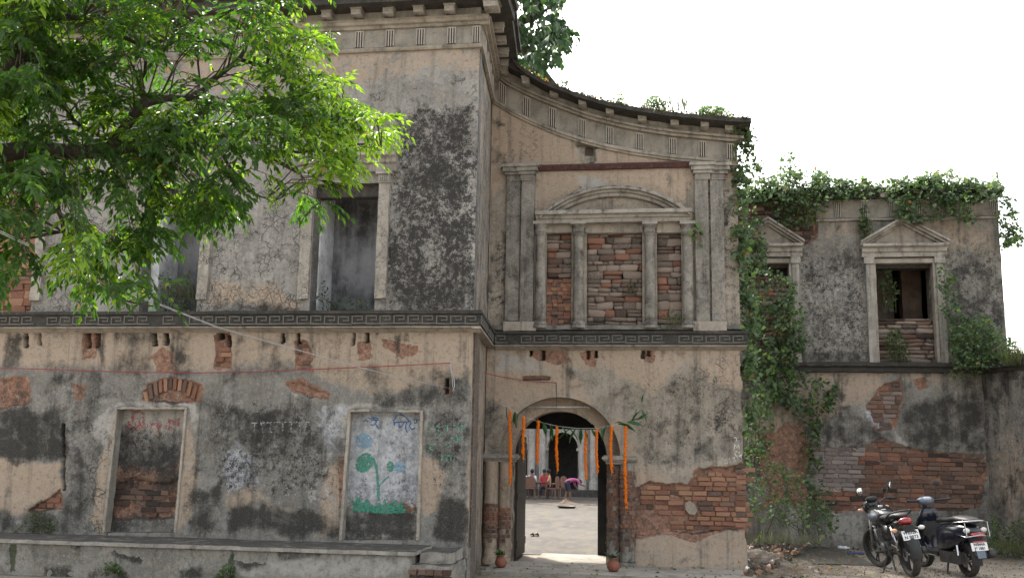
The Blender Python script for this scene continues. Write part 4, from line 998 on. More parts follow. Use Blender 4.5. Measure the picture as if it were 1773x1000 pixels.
# iron-red beam over the window
RED=simple('red_painted_beam',(.07,.03,.028),.8,scale=10,bump=.4,dirt=.7)
r_=rect(G,925,285,1195,294); b=MB(); b.sweepx([(YG,r_[2]),(YG-.05,r_[2]),(YG-.09,r_[3]-.02),(YG-.09,r_[3]),(YG,r_[3]+.01)],r_[0],r_[1],j=.004); b.build('red_string_moulding',RED,GH)
# giant pilasters in pairs
def pil(x0,x1,yt,yb,d,nm='pilaster'):
    r=rect(G,x0,yt,x1,yb); b=MB(); b.rbox(r[0],r[1],YG-d,YG+.005,r[2],r[3],step=.05,j=.005); return b.build(nm,PL['col'],GH)
pil(903,925,305,560,.09); pil(877,900,305,556,.05); pil(1204,1227,305,560,.09); pil(1231,1254,305,560,.06)
def cap(x0,x1,yt,yb,d):
    r=rect(G,x0,yt,x1,yb); b=MB(); h=r[3]-r[2]; 
    b.rbox(r[0],r[1],YG-d,YG,r[2],r[2]+h*.35,step=.04,j=.003)
    for i in range(9): xx=r[0]+(r[1]-r[0])*(i+.15)/9; b.box(xx,xx+(r[1]-r[0])*.06,YG-d-.012,YG-d+.003,r[2]+h*.08,r[2]+h*.3)
    b.rbox(r[0]-.03,r[1]+.03,YG-d-.03,YG,r[2]+h*.36,r[2]+h*.55,step=.05,j=.003); b.rbox(r[0]-.06,r[1]+.06,YG-d-.06,YG,r[2]+h*.56,r[2]+h*.8,step=.05,j=.004); b.rbox(r[0]-.09,r[1]+.09,YG-d-.09,YG,r[2]+h*.81,r[3],step=.05,j=.004)
    b.build('pilaster_capital',PL['trim'],GH)
cap(903,926,288,315,.11); cap(879,901,288,315,.07); cap(1203,1229,286,313,.11); cap(1231,1256,286,313,.075)
b=MB()
for (x0,x1) in ((873,930),(1200,1258)):
    r=rect(G,x0,558,x1,572); b.rbox(r[0],r[1],YG-.13,YG,r[2]-.02,r[3],step=.05,j=.012)
b.build('pilaster_plinth',PL['trimo'],GH)
# palladian window: sill, columns, entablature, segmental pediment
zsill=G(1060,570)[1]; 
for i,r in enumerate(BAY):
    reveal(GH,PL['trimo'],rpoly(r),YG,YG+.2,'bay_reveal',step=.1)
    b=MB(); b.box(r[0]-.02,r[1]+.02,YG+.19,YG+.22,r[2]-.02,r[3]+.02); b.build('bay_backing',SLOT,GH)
r=BAY[0]; zm=r[2]+(r[3]-r[2])*.53
rubble(GH,YG+.05,(r[0]+.002,r[1]-.002,r[2],zm-.02),[('orange',2),('red',3),('brown',2)],.062,.068,.10,.15,kind='brick',depth=.12)
rubble(GH,YG+.05,(r[0]+.002,r[1]-.002,zm,r[3]),[('rubble',3),('brown',2),('red',1)],.04,.11,.13,.26,depth=.12)
r=BAY[1]; rubble(GH,YG+.05,(r[0]+.002,r[1]-.002,r[2],r[3]),[('rubble',9),('brown',1),('red',.7)],.055,.135,.12,.33,depth=.13)
r=BAY[2]; rubble(GH,YG+.05,(r[0]+.002,r[1]-.002,r[2],r[3]),[('rubble',7),('brown',2),('red',.7)],.055,.15,.15,.35,depth=.13)
def ecol(px,r=.085,yt=388,yb=568,d=.06):
    x,zt=G(px,yt,-d); zb=G(px,yb,-d)[1]; b=MB(); h=zt-zb
    prof=[(r*1.45,0),(r*1.45,.05),(r*1.3,.055),(r*1.35,.085),(r*1.15,.1),(r*1.02,.12)]+[(r*(1.02-.1*t)+.002*math.sin(t*70+px),.12+(h-.3)*t) for t in np.linspace(0,1,18)]+[(r*1.12,h-.175),(r*1.12,h-.155),(r*.93,h-.15),(r*.95,h-.07),(r*1.25,h-.05),(r*1.3,h-.02)]
    b.lathe(prof,(x,YG-d,zb),18); o=b.build('engaged_column',PL['col'],GH,smooth=True)
    b=MB()
    for k in range(12):
        a=math.pi+math.pi*(k+.5)/12; b.box(x+math.cos(a)*r*.98-.004,x+math.cos(a)*r*.98+.004,YG-d+math.sin(a)*r*1.0-.004,YG-d+math.sin(a)*r+.004,zt-.14,zt-.075)
    b.rbox(x-r*1.4,x+r*1.4,YG-d-r*1.4,YG,zt-.02,zt+.03,step=.04,j=.003); b.build('column_capital',PL['trim'],GH)
for p in (937,1002,1125,1190): ecol(p)
for (a,c) in ((947,987),(1017,1110),(1140,1178)):      # inner jamb strips between column and filling
    r=rect(G,a,392,c,403); b=MB(); b.rbox(r[0]-.03,r[1]+.03,YG-.03,YG+.12,r[2],r[3]+.08,step=.05,j=.003); b.build('bay_lintel',PL['trimo'],GH)
re=rect(G,930,372,1198,388)
b=MB(); z0,z1=re[2],re[3]; b.sweepx([(YG,z0),(YG-.15,z0),(YG-.16,z0+(z1-z0)*.4),(YG-.19,z0+(z1-z0)*.45),(YG-.2,z0+(z1-z0)*.75),(YG-.26,z0+(z1-z0)*.8),(YG-.26,z1+.03),(YG,z1+.06)],re[0],re[1],j=.006); b.build('entablature',PL['trim'],GH)
# segmental pediment
pa=np.array(onY(932,371,YG-.2)); pb=np.array(onY(1198,371,YG-.2)); pt=np.array(onY(1064,321,YG-.2)); hw=(pb[0]-pa[0])/2; sg=pt[1]-(pa[1]+pb[1])/2; RR=(hw*hw+sg*sg)/(2*sg); cz=pt[1]-RR; cx=(pa[0]+pb[0])/2; am=math.asin(min(1,hw/RR))
b=MB(); prof=[(0,0),(.0,-.22),(-.03,-.24),(-.05,-.235),(-.06,-.17),(-.09,-.165),(-.1,-.12),(-.145,-.11),(-.17,0)]   # (radial, y)
vs=[];n=44
for i in range(n+1):
    a=-am+2*am*i/n
    for (dr,dy) in prof:
        j=(float(fbm(np.array(i*.9),np.array(dr*60),3))-.5)*.01; vs.append((cx+math.sin(a)*(RR+dr+j),YG+dy+j,cz+math.cos(a)*(RR+dr+j)))
k=len(prof); fs=[(i*k+q,(i+1)*k+q,(i+1)*k+(q+1)%k,i*k+(q+1)%k) for i in range(n) for q in range(k)]+[tuple(range(k)),tuple(n*k+q for q in reversed(range(k)))]
b.add(vs,fs); b.build('segmental_pediment',PL['trim'],GH)
b=MB(); b.prism([(cx+math.sin(a)*(RR-.16),max(cz+math.cos(a)*(RR-.16),pa[1])) for a in np.linspace(-am,am,30)],YG-.04,YG+.0); b.build('tympanum',PL['gate'],GH)
# tube light across the arch, on its thin batten
TL=thing('tube_light',(ax,YG+.1,SPRZ+.7),'unlit white tube light fixed across the head of the entrance arch','light')
p0=onY(909,704.5,YG+.2);p1=onY(1021,704,YG+.2); wt_=simple('tube_white',(.6,.6,.58),.4)
b=MB(); b.tube([(p0[0]+.02,YG+.2,p0[1]),(p1[0]-.02,YG+.2,p1[1])],.013,8); b.build('tube',wt_,TL,smooth=True)
b=MB(); b.box(p0[0],p1[0],YG+.215,YG+.238,p0[1]-.008,p0[1]+.022); b.build('batten',simple('batten_grey',(.3,.29,.27),.6),TL)
for x in (p0[0],p1[0]-.02): b=MB(); b.box(x,x+.02,YG+.185,YG+.214,p0[1]-.016,p0[1]+.016); b.build('end_socket',wt_,TL)

# ================================================================ RUINED SIDE WING (right)
RW=thing('ruined_side_wing',(4.4,YR,0),'ruined two storey side wing at right with pedimented windows, creepers and bare brick','building')
XR0=.9; XR1=(W(1729,400)[0]+W(1744,600)[0])/2; ZR0=W(1550,640)[1]; ZRT=W(1550,338)[1]
rl=[
 ('ochre',[(1380,640),(1540,640),(1520,680),(1430,720),(1370,760),(1300,700)],10,8,.75),
 ('ochre',[(1560,640),(1660,640),(1650,665),(1600,670)],8,6,.6),
 ('light',[(1390,660),(1500,660),(1500,740),(1440,760),(1390,740)],14,8,.4),
 ('dark',[(1425,725),(1470,695),(1500,720),(1545,750),(1560,770),(1490,775),(1425,770)],8,7,.6),
 ('dark',[(1560,700),(1640,680),(1705,670),(1705,780),(1640,785),(1580,775),(1555,745)],8,7,.8),
 ('dark',[(1660,640),(1712,640),(1712,920),(1690,920),(1695,800),(1650,700)],10,8,.5),
 ('light',[(1545,740),(1565,760),(1590,778),(1575,778),(1550,765)],4,3,.9),
 ('red',[(1500,700),(1530,662),(1562,652),(1567,690),(1550,745),(1520,748)],4,5,1),('loss',[(1502,702),(1532,664),(1560,654),(1563,690),(1546,745),(1522,745)],2,4,.9),
 ('white',[(1490,705),(1540,710),(1545,750),(1505,745)],6,5,.7),
 ('red',[(1580,655),(1605,655),(1610,672),(1590,676)],3,3,.9),
 ('red',[(1380,775),(1490,770),(1530,760),(1580,778),(1640,788),(1708,785),(1700,880),(1560,885),(1500,880),(1440,885),(1380,850)],6,6,1),
 ('loss',[(1385,775),(1490,770),(1530,760),(1580,778),(1640,788),(1708,785),(1700,878),(1560,882),(1500,878),(1440,882),(1385,850)],2,4,.9),
 ('white',[(1385,775),(1480,770),(1482,845),(1390,850)],8,6,.6),
 ('dark',[(1600,800),(1705,790),(1705,920),(1600,930)],14,10,.45),
 ('dark',[(1290,640),(1390,640),(1390,720),(1290,900)],20,12,.42),
 ('red',[(1330,760),(1395,740),(1395,870),(1310,870)],14,10,.5),
 ('light',[(1440,885),(1500,885),(1500,940),(1430,940)],5,4,.7),
 ('dark',[(1500,895),(1700,895),(1700,950),(1500,950)],8,6,.5),
 ('moss',[(1290,880),(1720,900),(1720,960),(1290,960)],12,6,.5),
]
WA=rect(W,1296,456,1368,640); WB=rect(W,1519,456,1618,628)
ru=[
 ('light',[(1385,420),(1500,440),(1510,620),(1380,620)],14,8,.5),('crack',[(1385,440),(1510,440),(1510,620),(1380,620)],12,6,.8),
 ('lichen',[(1385,430),(1510,430),(1510,625),(1380,625)],12,8,.46),('lichen',[(1620,420),(1745,420),(1745,625),(1620,625)],14,8,.45),
 ('dark',[(1430,415),(1500,430),(1500,480),(1430,470)],8,8,.5),('dark',[(1640,455),(1745,440),(1748,630),(1640,630)],12,10,.6),
 ('dark',[(1380,380),(1470,420),(1480,470),(1380,470)],14,10,.3),
 ('ochre',[(1420,375),(1500,385),(1490,410),(1420,420)],8,8,.5),('ochre',[(1600,380),(1725,380),(1720,440),(1660,440),(1600,400)],8,8,.5),
 ('dark',[(1470,375),(1500,380),(1510,430),(1480,430)],8,6,.5),
 ('red',[(1280,340),(1412,340),(1418,380),(1415,410),(1395,428),(1290,450)],4,5,1),('loss',[(1270,340),(1410,340),(1415,380),(1412,408),(1392,425),(1270,455)],2,4,1.0),
 ('dark',[(1285,330),(1400,340),(1390,400),(1285,400)],10,8,.5),
 ('dark',[(1380,600),(1520,610),(1520,640),(1380,640)],4,5,.6),
]
rl+=drips(1385,1740,642,22,12,80,.3,.7); ru+=drips(1400,1730,378,16,15,80,.3,.6)
sheet('lower_wall',PL['rw'],RW,YR,XR0,XR1,-.05,ZR0,.026,rl,right=lambda z:XR1+z*0)
sheet('upper_wall',PL['rw'],RW,YR,XR0,XR1,ZR0,ZRT+.16,.026,ru,holes=[rpoly(WA),rpoly(WB)],top=lambda x:ZRT-.02+.16*fbm(x*1.3,x*0+5,3))
b=MB(); core(b,XR0,XR1-.01,-.05,ZR0-.05,YR+.15,YR+.5,[]); b.build('wall_core',MORTAR,RW)
b=MB(); core(b,XR0,XR1-.01,ZR0-.05,ZRT,YR+.15,YR+.5,[WA,WB]); b.build('wall_core',MORTAR,RW)
b=MB(); b.rbox(XR1-.12,XR1+.0,YR+.0,YR+4,-.05,ZRT+.05,step=.2,j=.02); b.build('end_wall',PL['rw'],RW)
b=MB(); b.rbox(XR0,XR1-.15,YR+3.6,YR+4,-.05,ZRT-.3,step=.3,j=.02); b.build('rear_wall',PL['rw'],RW)
b=MB(); b.rbox(XR0,XR0+.2,YR+.5,YR+3.6,-.05,ZRT,step=.3,j=.02); b.build('party_wall',PL['rw'],RW)
b=MB(); b.rbox(XR0+.25,XR1-.15,YR+.5,YR+3.6,ZR0-.1,ZR0-.02,step=.4,j=.01); b.build('upper_floor',PL['dark'],RW)
lay(RW,YR,[(1385,775),(1490,770),(1530,760),(1580,778),(1640,788),(1706,785),(1700,878),(1560,882),(1500,878),(1440,882),(1385,850)],
    [('brown',5),('red',4),('dark',1),('white',5,[(1388,772),(1484,768),(1486,846),(1390,850)]),('brown',3,[(1600,820),(1706,800),(1706,880),(1600,885)])],fn=W,front=.01,rh=.088,ln=.26,amp=2)
lay(RW,YR,[(1502,702),(1532,664),(1560,654),(1563,690),(1546,745),(1522,745)],[('brown',3),('red',1),('white',2)],fn=W,front=.01,rh=.088,ln=.25,amp=2)
lay(RW,YR,[(1270,345),(1408,345),(1412,380),(1409,408),(1390,424),(1270,452)],[('dark',4),('brown',4)],fn=W,front=.01,rh=.09,ln=.26,amp=2)
# string course of the side wing
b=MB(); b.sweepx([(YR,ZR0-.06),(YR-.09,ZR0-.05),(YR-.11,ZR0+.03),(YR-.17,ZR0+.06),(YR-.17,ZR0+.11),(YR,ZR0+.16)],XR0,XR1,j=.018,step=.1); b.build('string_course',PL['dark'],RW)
z0,z1=W(1550,378)[1],W(1550,345)[1]; xf=W(1412,360)[0]
b=MB(); b.sweepx([(YR,z0-.05),(YR-.05,z0-.04),(YR-.06,z0),(YR,z0+.02)],xf,XR1+.02,j=.006); b.build('frieze_moulding',PL['trim'],RW)
b=MB(); b.rbox(xf,XR1+.01,YR-.03,YR+.1,z0+.015,z1,step=.1,j=.008); b.build('frieze',frz,RW)
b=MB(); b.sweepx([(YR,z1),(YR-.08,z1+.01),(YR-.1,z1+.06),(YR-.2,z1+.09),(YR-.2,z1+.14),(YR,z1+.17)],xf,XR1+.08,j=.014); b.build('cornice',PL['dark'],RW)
for p in (1450,1496,1542,1590,1632,1677,1720):
    x,z=W(p,362,-.03); triglyph(RW,x-.06,YR-.032,z0+.03,(.95,1,(z1-z0-.05)/.21))
for p in (1686,1600,1520): x,z=W(p,340); bracket(RW,x,YR-.08,z1+.0,(1.1,1,.7))
# parapet masonry left under the creepers
b=MB(); b.rbox(XR0,XR1-.02,YR+.02,YR+.42,ZRT-.02,ZRT+.2,step=.12,j=.05); b.build('broken_parapet',PL['dark'],RW)
def aedicule(r,ped=True,xl=None):
    x0,x1,z0,z1=r
    for a,c in ((x0-.2,x0-.06),(x1+.06,x1+.2)):
        b=MB(); b.rbox(a,c,YR-.08,YR,z0-.05,z1-.02,step=.08,j=.006); b.build('window_pilaster',PL['trim'],RW)
        b=MB(); b.rbox(a-.03,c+.03,YR-.11,YR,z1-.015,z1+.12,step=.07,j=.004); b.build('pilaster_capital',PL['trim'],RW)
    b=MB(); w=.055
    b.rbox(x0-w,x0-.001,YR-.05,YR+.3,z0,z1,step=.08,j=.005); b.rbox(x1+.001,x1+w,YR-.05,YR+.3,z0,z1,step=.08,j=.005); b.rbox(x0-w,x1+w,YR-.055,YR+.3,z1+.002,z1+.09,step=.08,j=.005); b.build('window_architrave',PL['trimo'],RW)
    e0=z1+.125; b=MB(); b.sweepx([(YR,e0),(YR-.1,e0),(YR-.11,e0+.08),(YR-.15,e0+.1),(YR-.16,e0+.17),(YR-.24,e0+.2),(YR-.24,e0+.25),(YR,e0+.27)],x0-.27,x1+.27,j=.005); b.build('entablature',PL['trim'],RW)
    xa_,xb_=x0-.3,x1+.3; xm=(x0+x1)/2; ph=.5; e1=e0+.27
    b=MB(); b.prism([(xa_+.1,e1),(xb_-.1,e1),(xm,e1+ph-.05)],YR-.06,YR); b.build('tympanum',PL['trimo'],RW)
    for s in (-1,1):
        A=(xa_,e1) if s<0 else (xb_,e1); B_=(xm,e1+ph)
        b=MB(); 
        for (o0,o1,d) in ((0,.05,.26),(-.055,-.001,.2),(-.11,-.056,.12)):
            dx=.0
            b.prism([(A[0]-s*0.0+(-s)*(-o0)*0,A[1]+o0),(B_[0],B_[1]+o0),(B_[0],B_[1]+o1),(A[0],A[1]+o1)],YR-d,YR-.001)
        b.build('raking_cornice',PL['trim'],RW)
    b=MB(); b.rbox(x0+.0,x1,YR+.12,YR+.4,z1-.07,z1-.001,step=.08,j=.004); b.build('timber_lintel',LINTEL,RW)
b=MB(); b.rbox(XR0+.2,XR1-.15,YR+.51,YR+3.6,ZRT-.45,ZRT-.3,step=.4,j=.02); b.build('added_room_ceiling',PL['dark'],RW)  # unseen slab added to darken the room behind the window
aedicule(WA); aedicule(WB)
x0,x1,z0,z1=WB; rubble(RW,YR+.12,(x0,x1,z0,z0+(z1-z0)*.45),[('rubble',4),('brown',1),('dark',2)],.07,.12,.25,.6,depth=.2)
b=MB(); b.rbox(x0+.2,x0+.28+.55,YR+2.2,YR+2.4,ZR0,z1+.4,step=.2,j=.02); b.build('inner_pier',PL['trimo'],RW)
b=MB(); b.rbox(x0-.6,x0+.0,YR+1.6,YR+1.8,ZR0,z1+.4,step=.2,j=.02); b.build('inner_pier',PL['rw'],RW)
b=MB(); b.rbox(x1-.3,x1+.1,YR+1.3,YR+1.6,ZR0,z1+.4,step=.2,j=.02); b.build('inner_pier',simple('rusty_plaster',(.14,.1,.075),.9,scale=5,bump=.5),RW)
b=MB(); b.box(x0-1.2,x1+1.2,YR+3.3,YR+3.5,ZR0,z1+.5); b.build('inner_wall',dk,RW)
x0,x1,z0,z1=WA; rubble(RW,YR+.15,(x0,x1,z0,z1-.25),[('brown',2),('red',2),('rubble',2),('dark',1)],.08,.11,.2,.36,depth=.15)
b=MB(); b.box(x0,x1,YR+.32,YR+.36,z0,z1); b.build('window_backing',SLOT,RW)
b=MB(); b.box(WB[0]-.05,WB[1]+.05,YR-.16,YR+.5,WB[2]-.06,WB[2]); b.build('window_sill',PL['dark'],RW)
# low projecting foot of the ruined bay between the wings
xq=W(1392,780)[0]
sheet('projecting_foot',PL['rw'],RW,YR-.35,XR0,xq+.1,-.05,ZR0-.25,.03,[('ochre',[(1290,640),(1400,640),(1400,800),(1290,800)],18,14,.6),('red',[(1320,760),(1400,720),(1400,880),(1310,880)],12,12,.7),('dark',[(1290,780),(1320,780),(1325,830),(1290,840)],8,6,1),('dark',[(1290,640),(1400,650),(1380,720),(1300,740)],14,12,.4),('hole',[(1290,785),(1312,790),(1310,822),(1290,822)],4,4,1.5),('light',[(1360,860),(1400,860),(1400,940),(1350,940)],8,6,.6)],rough=.02,right=lambda z: xq+(fbm(z*3,z*0+8,3)-.5)*.2,top=lambda x: ZR0-.3-.5*fbm(x*2,x*0+2,3))
b=MB(); b.rbox(XR0,xq-.12,YR-.32,YR-.01,-.05,ZR0-.85,step=.2,j=.03); b.build('projecting_foot_core',MORTAR,RW)
b=MB(); b.rbox(4.0,6.6,YR-.32,YR-.0,-.05,.17,step=.1,j=.025); b.build('foot_ledge',PL['dark'],RW)

# boundary wall running forward from the side wing
BW=thing('boundary_wall',(7.0,18,0),'dark stained plaster yard wall with a projecting cap at the right edge of the photo','wall')
xb0=W(1708,800)[0]; 
def onX(px,py,X):
    d=fw+rt*((px-886.5)/FPX)-up*((py-500)/FPX); p=d*X/d[0]; return float(p[1]),float(p[2]+EYE)
def wallpath(o):
    b=MB(); n=60; A=(xb0,YR-.0); B_=(xb0+1.35,YR-4.2); vs=[]; zt=ZR0+.03
    rows=34
    for i in range(n+1):
        t=i/n; x=A[0]+(B_[0]-A[0])*t; y=A[1]+(B_[1]-A[1])*t
        for k in range(rows+1):
            z=-.05+(zt+.05)*k/rows; j=(float(fbm(np.array(t*14),np.array(z*3),4))-.5)*.09; vs.append((x-j,y-j*.3,z))
    fs=[(i*(rows+1)+k,(i+1)*(rows+1)+k,(i+1)*(rows+1)+k+1,i*(rows+1)+k+1) for i in range(n) for k in range(rows)]
    b.add(vs,fs); me=b.build('wall_face',PL['rw'],o,smooth=True)
    V=np.array([v for v in b.v]); f={c:np.zeros(len(V)) for c in CH}; f['dark']=.35+1.3*(fbm(V[:,1]*.9,V[:,2]*.9,4)-.45); f['lichen'][:]=.3; f['ochre']=.9*(fbm(V[:,1]*.8+9,V[:,2]*.7,3)-.1); setattrs(me.data,f)
    b=MB()
    dx,dy=B_[0]-A[0],B_[1]-A[1]; Ln=math.hypot(dx,dy); ux,uy=dx/Ln,dy/Ln; nx_,ny_=uy,-ux   # pointing -x side
    if nx_>0: nx_,ny_=-nx_,-ny_
    for (d,z0,z1) in ((.06,zt-.12,zt-.04),(.12,zt-.038,zt+.06),(.05,zt+.062,zt+.16)):
        vs=[];m=40
        for i in range(m+1):
            t=i/m;q=(float(fbm(np.array(t*20),np.array(z0*5),3))-.5)*.03
            x=A[0]+dx*t;y=A[1]+dy*t
            vs+=[(x+nx_*(d+q),y+ny_*(d+q),z0+q),(x+nx_*(d+q),y+ny_*(d+q),z1+q),(x-nx_*.35,y-ny_*.35,z1+q),(x-nx_*.35,y-ny_*.35,z0+q)]
        b.add(vs,[(i*4+k,(i+1)*4+k,(i+1)*4+(k+1)%4,i*4+(k+1)%4) for i in range(m) for k in range(4)]+[(0,1,2,3),(4*m+3,4*m+2,4*m+1,4*m)])
    b.build('wall_cap',PL['dark'],o)
    b=MB(); 
    P=[(A[0]+.12,A[1]),(B_[0]+.12,B_[1]),(B_[0]+.5,B_[1]),(A[0]+.5,A[1])]; b.prism(P,-.05,zt-.05,axis='z'); b.build('wall_core',MORTAR,o)
wallpath(BW)

# ================================================================ COURTYARD HALL seen through the gate
YH=45.4
HL=thing('courtyard_hall',(-4,YH,0),'grey arched courtyard hall with twin pilasters seen far off through the entrance','building')
def Hc(px,py): return onY(px,py,YH)
acx=Hc(974,800)[0]; aw=(Hc(1000,800)[0]-Hc(947,800)[0])/2; asp=Hc(974,775)[1]; atp=Hc(974,748)[1]
hallm=plaster('hall_plaster',(.27,.26,.25),dark0=.08,streak=.9,light0=.1,fs=.8)
offs=[-6.9,-4.6,-2.3,0,2.3,4.6]
polys=[]
for k in offs:
    polys.append([(acx+k-aw,0.3)]+[(acx+k-aw*math.cos(math.pi*i/14),asp+(atp-asp)*math.sin(math.pi*i/14)) for i in range(15)]+[(acx+k+aw,.3)])
sheet('hall_wall',hallm,HL,YH,acx-8.5,acx+6.2,0,12,.12,[],holes=polys,rough=.003)  # unseen upper wall raised so the hall shades the courtyard
for k,P in zip(offs,polys):
    reveal(HL,PL['trim'],P,YH,YH+.5,'arch_reveal',closed=False,step=.3)
    b=MB(); n=16; vs=[]
    for i in range(n+1):
        a=math.pi*i/n
        for rr,dy in ((0,-.0),(0,-.07),(.16,-.07),(.16,0)): vs.append((acx+k-(aw+rr)*math.cos(a),YH+dy,asp+(atp-asp+rr)*math.sin(a)))
    b.add(vs,[(i*4+q,(i+1)*4+q,(i+1)*4+(q+1)%4,i*4+(q+1)%4) for i in range(n) for q in range(4)]); b.build('arch_moulding',PL['trim'],HL)
    b=MB(); b.rbox(acx+k-aw-.22,acx+k-aw+.06,YH-.12,YH+.1,asp-.12,asp,step=.1,j=.005); b.build('impost',PL['trim'],HL)
    b=MB(); b.rbox(acx+k+aw-.06,acx+k+aw+.22,YH-.12,YH+.1,asp-.12,asp,step=.1,j=.005); b.build('impost',PL['trim'],HL)
    for s in (-.24,.24):
        b=MB(); b.lathe([(.2,0),(.2,.35),(.16,.4),(.15,4.2),(.2,4.3),(.2,4.5)],(acx+k+1.15+s,YH-.1,.3),10); b.build('engaged_column',hallm,HL,smooth=True)
b=MB(); b.rbox(acx-8.5,acx+6.2,YH-.5,YH+.1,-.05,.3,step=.3,j=.02); b.build('hall_plinth',PL['dark'],HL)
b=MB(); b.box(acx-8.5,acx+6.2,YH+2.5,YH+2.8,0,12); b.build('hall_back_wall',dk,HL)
b=MB(); b.box(acx-8.5,acx+6.2,YH+.2,YH+2.5,5.3,5.5); b.box(acx-8.5,acx+6.2,YH-.4,YH+2.8,12,12.4); b.build('hall_roof',PL['dark'],HL)
flush_over()

# ================================================================ VEGETATION
def leafmat(name,dark,light,trans,young=(.25,.36,.05),gloss=.42,tf=.42):
    t=NT(name); at=t.attr('tint'); sp=t.n('SeparateColor'); t.l(at.outputs['Color'],sp.inputs[0])
    c=t.mix(sp.outputs[0],dark,light); c=t.mix(sp.outputs[1],c,young); tc=t.mix(sp.outputs[1],t.mix(sp.outputs[0],[v*.75 for v in trans],trans),[min(1,v*1.5) for v in young])
    c=t.mix(sp.outputs[2],c,(.28,.16,.05)); tc=t.mix(sp.outputs[2],tc,(.3,.17,.05))
    p=t.pbsdf(c,gloss,None,0,.5); tr=t.n('BsdfTranslucent'); t.l(tc,tr.inputs[0]); mx=t.n('MixShader'); mx.inputs[0].default_value=tf
    t.t.links.new(p,mx.inputs[1]); t.t.links.new(tr.outputs[0],mx.inputs[2]); return t.done(mx.outputs[0])
NEEM=leafmat('neem_leaf',(.018,.042,.010),(.036,.085,.016),(.09,.24,.014),young=(.20,.34,.012),tf=.5,gloss=.5)  # young tint also paints sunlight into the right of the crown
VINE=leafmat('creeper_leaf',(.04,.068,.034),(.10,.155,.07),(.11,.2,.055),young=(.14,.22,.045),gloss=.6)
BUSH=leafmat('broad_leaf',(.018,.042,.02),(.036,.078,.03),(.03,.085,.02),young=(.13,.25,.05))
MOSSY=leafmat('dark_moss',(.012,.014,.008),(.03,.035,.015),(.03,.05,.01),young=(.06,.1,.02),gloss=.8)
GRASS=leafmat('dry_grass_blade',(.10,.10,.05),(.2,.19,.1),(.2,.22,.08),young=(.12,.2,.05))
MANGO=leafmat('mango_leaf',(.02,.075,.025),(.04,.13,.04),(.06,.2,.04),gloss=.35)
BARK=simple('grey_bark',(.045,.036,.028),.9,scale=14,bump=.9,var=.4)
TWIG=simple('green_twig',(.06,.055,.03),.85,scale=14)
def rotm(d,roll):
    """frames whose local +Y is direction d, rolled"""
    d=d/np.linalg.norm(d,axis=1,keepdims=True); ref=np.where(np.abs(d[:,2:3])>.95,np.array([[1.,0,0]]),np.array([[0,0,1.]]))
    x=np.cross(d,ref); x/=np.linalg.norm(x,axis=1,keepdims=True); z=np.cross(x,d)
    c=np.cos(roll)[:,None];s=np.sin(roll)[:,None]; x2=x*c+z*s; z2=-x*s+z*c
    return x2,d,z2
def leaves(name,mat,parent,pos,dirs,size,tint,aspect=.3,fold=.12,droop=.15,roll=None,kind=None,tpl=None):
    n=len(pos); size=np.broadcast_to(size,(n,)); roll=rng.uniform(-1,1,n) if roll is None else roll
    if tpl is None: T=np.array([[0,0,0],[-aspect,.38,fold],[-aspect*.55,.75,fold*.6-droop*.5],[0,1,-droop],[aspect*.55,.75,fold*.6-droop*.5],[aspect,.38,fold],[0,.5,0]]); FT=np.array([[0,6,2,1],[6,3,3,2],[0,5,4,6],[6,4,3,3]]); FT=np.array([[0,6,1],[6,2,1],[6,3,2],[0,5,6],[6,5,4],[6,4,3]])
    elif tpl=='rhomb': T=np.array([[0,0,0],[-aspect,.42,fold],[0,1,-droop],[aspect,.42,fold]]); FT=np.array([[0,2,1],[0,3,2]])
    x,y,z=rotm(dirs,roll); V=pos[:,None,:]+size[:,None,None]*(T[None,:,0:1]*x[:,None]+T[None,:,1:2]*y[:,None]+T[None,:,2:3]*z[:,None])
    k=len(T); F=(FT[None]+np.arange(n)[:,None,None]*k).reshape(-1,3); V=V.reshape(-1,3)-np.array(origin(parent))
    me=np_mesh(name,V,F); at=me.color_attributes.new('tint','FLOAT_COLOR','POINT'); c=np.ones((n*k,4),np.float32); c[:,:3]=np.repeat(tint,k,0); at.data.foreach_set('color',c.ravel())
    me.materials.append(mat); o=link(name,me,None,parent)
    if kind: o['kind']=kind
    return o
def inpoly_pts(poly,n,holes=(),dens=None):
    P=np.array(poly,float); out=[]; tot=0
    while tot<n:
        x=rng.uniform(P[:,0].min(),P[:,0].max(),n*2); y=rng.uniform(P[:,1].min(),P[:,1].max(),n*2); m=sdf(x,y,poly)<0
        for h in holes: m&=sdf(x,y,h)>0
        if dens is not None: m&=rng.random(len(x))<dens(x,y)
        out.append(np.stack([x[m],y[m]],1)); tot+=m.sum()
    return np.concatenate(out)[:n]
def tints(n,young=.1,dry=.01,pos=None):
    t=np.zeros((n,3)); t[:,0]=rng.random(n); t[:,1]=(rng.random(n)<young)*rng.uniform(.4,1,n); t[:,2]=(rng.random(n)<dry)*1.0; return t
def tree_limb(b,pts,r0_,r1_,n=7,wob=.02):
    P=[Vector(p) for p in pts]; Q=[]
    for i in range(len(P)-1):
        for k in range(4):
            t=k/4; p=P[i].lerp(P[i+1],t)
            # catmull smoothing
            a=P[max(i-1,0)];d=P[min(i+2,len(P)-1)]; q=.5*((2*P[i])+(P[i+1]-a)*t+(2*a-5*P[i]+4*P[i+1]-d)*t*t+(3*P[i]-a-3*P[i+1]+d)*t**3)
            Q.append(q+Vector([random.uniform(-wob,wob) for _ in range(3)])*(.5))
    Q.append(P[-1]); m=len(Q); b.tube(Q,[r0_+(r1_-r0_)*(i/(m-1)) for i in range(m)],n); return Q

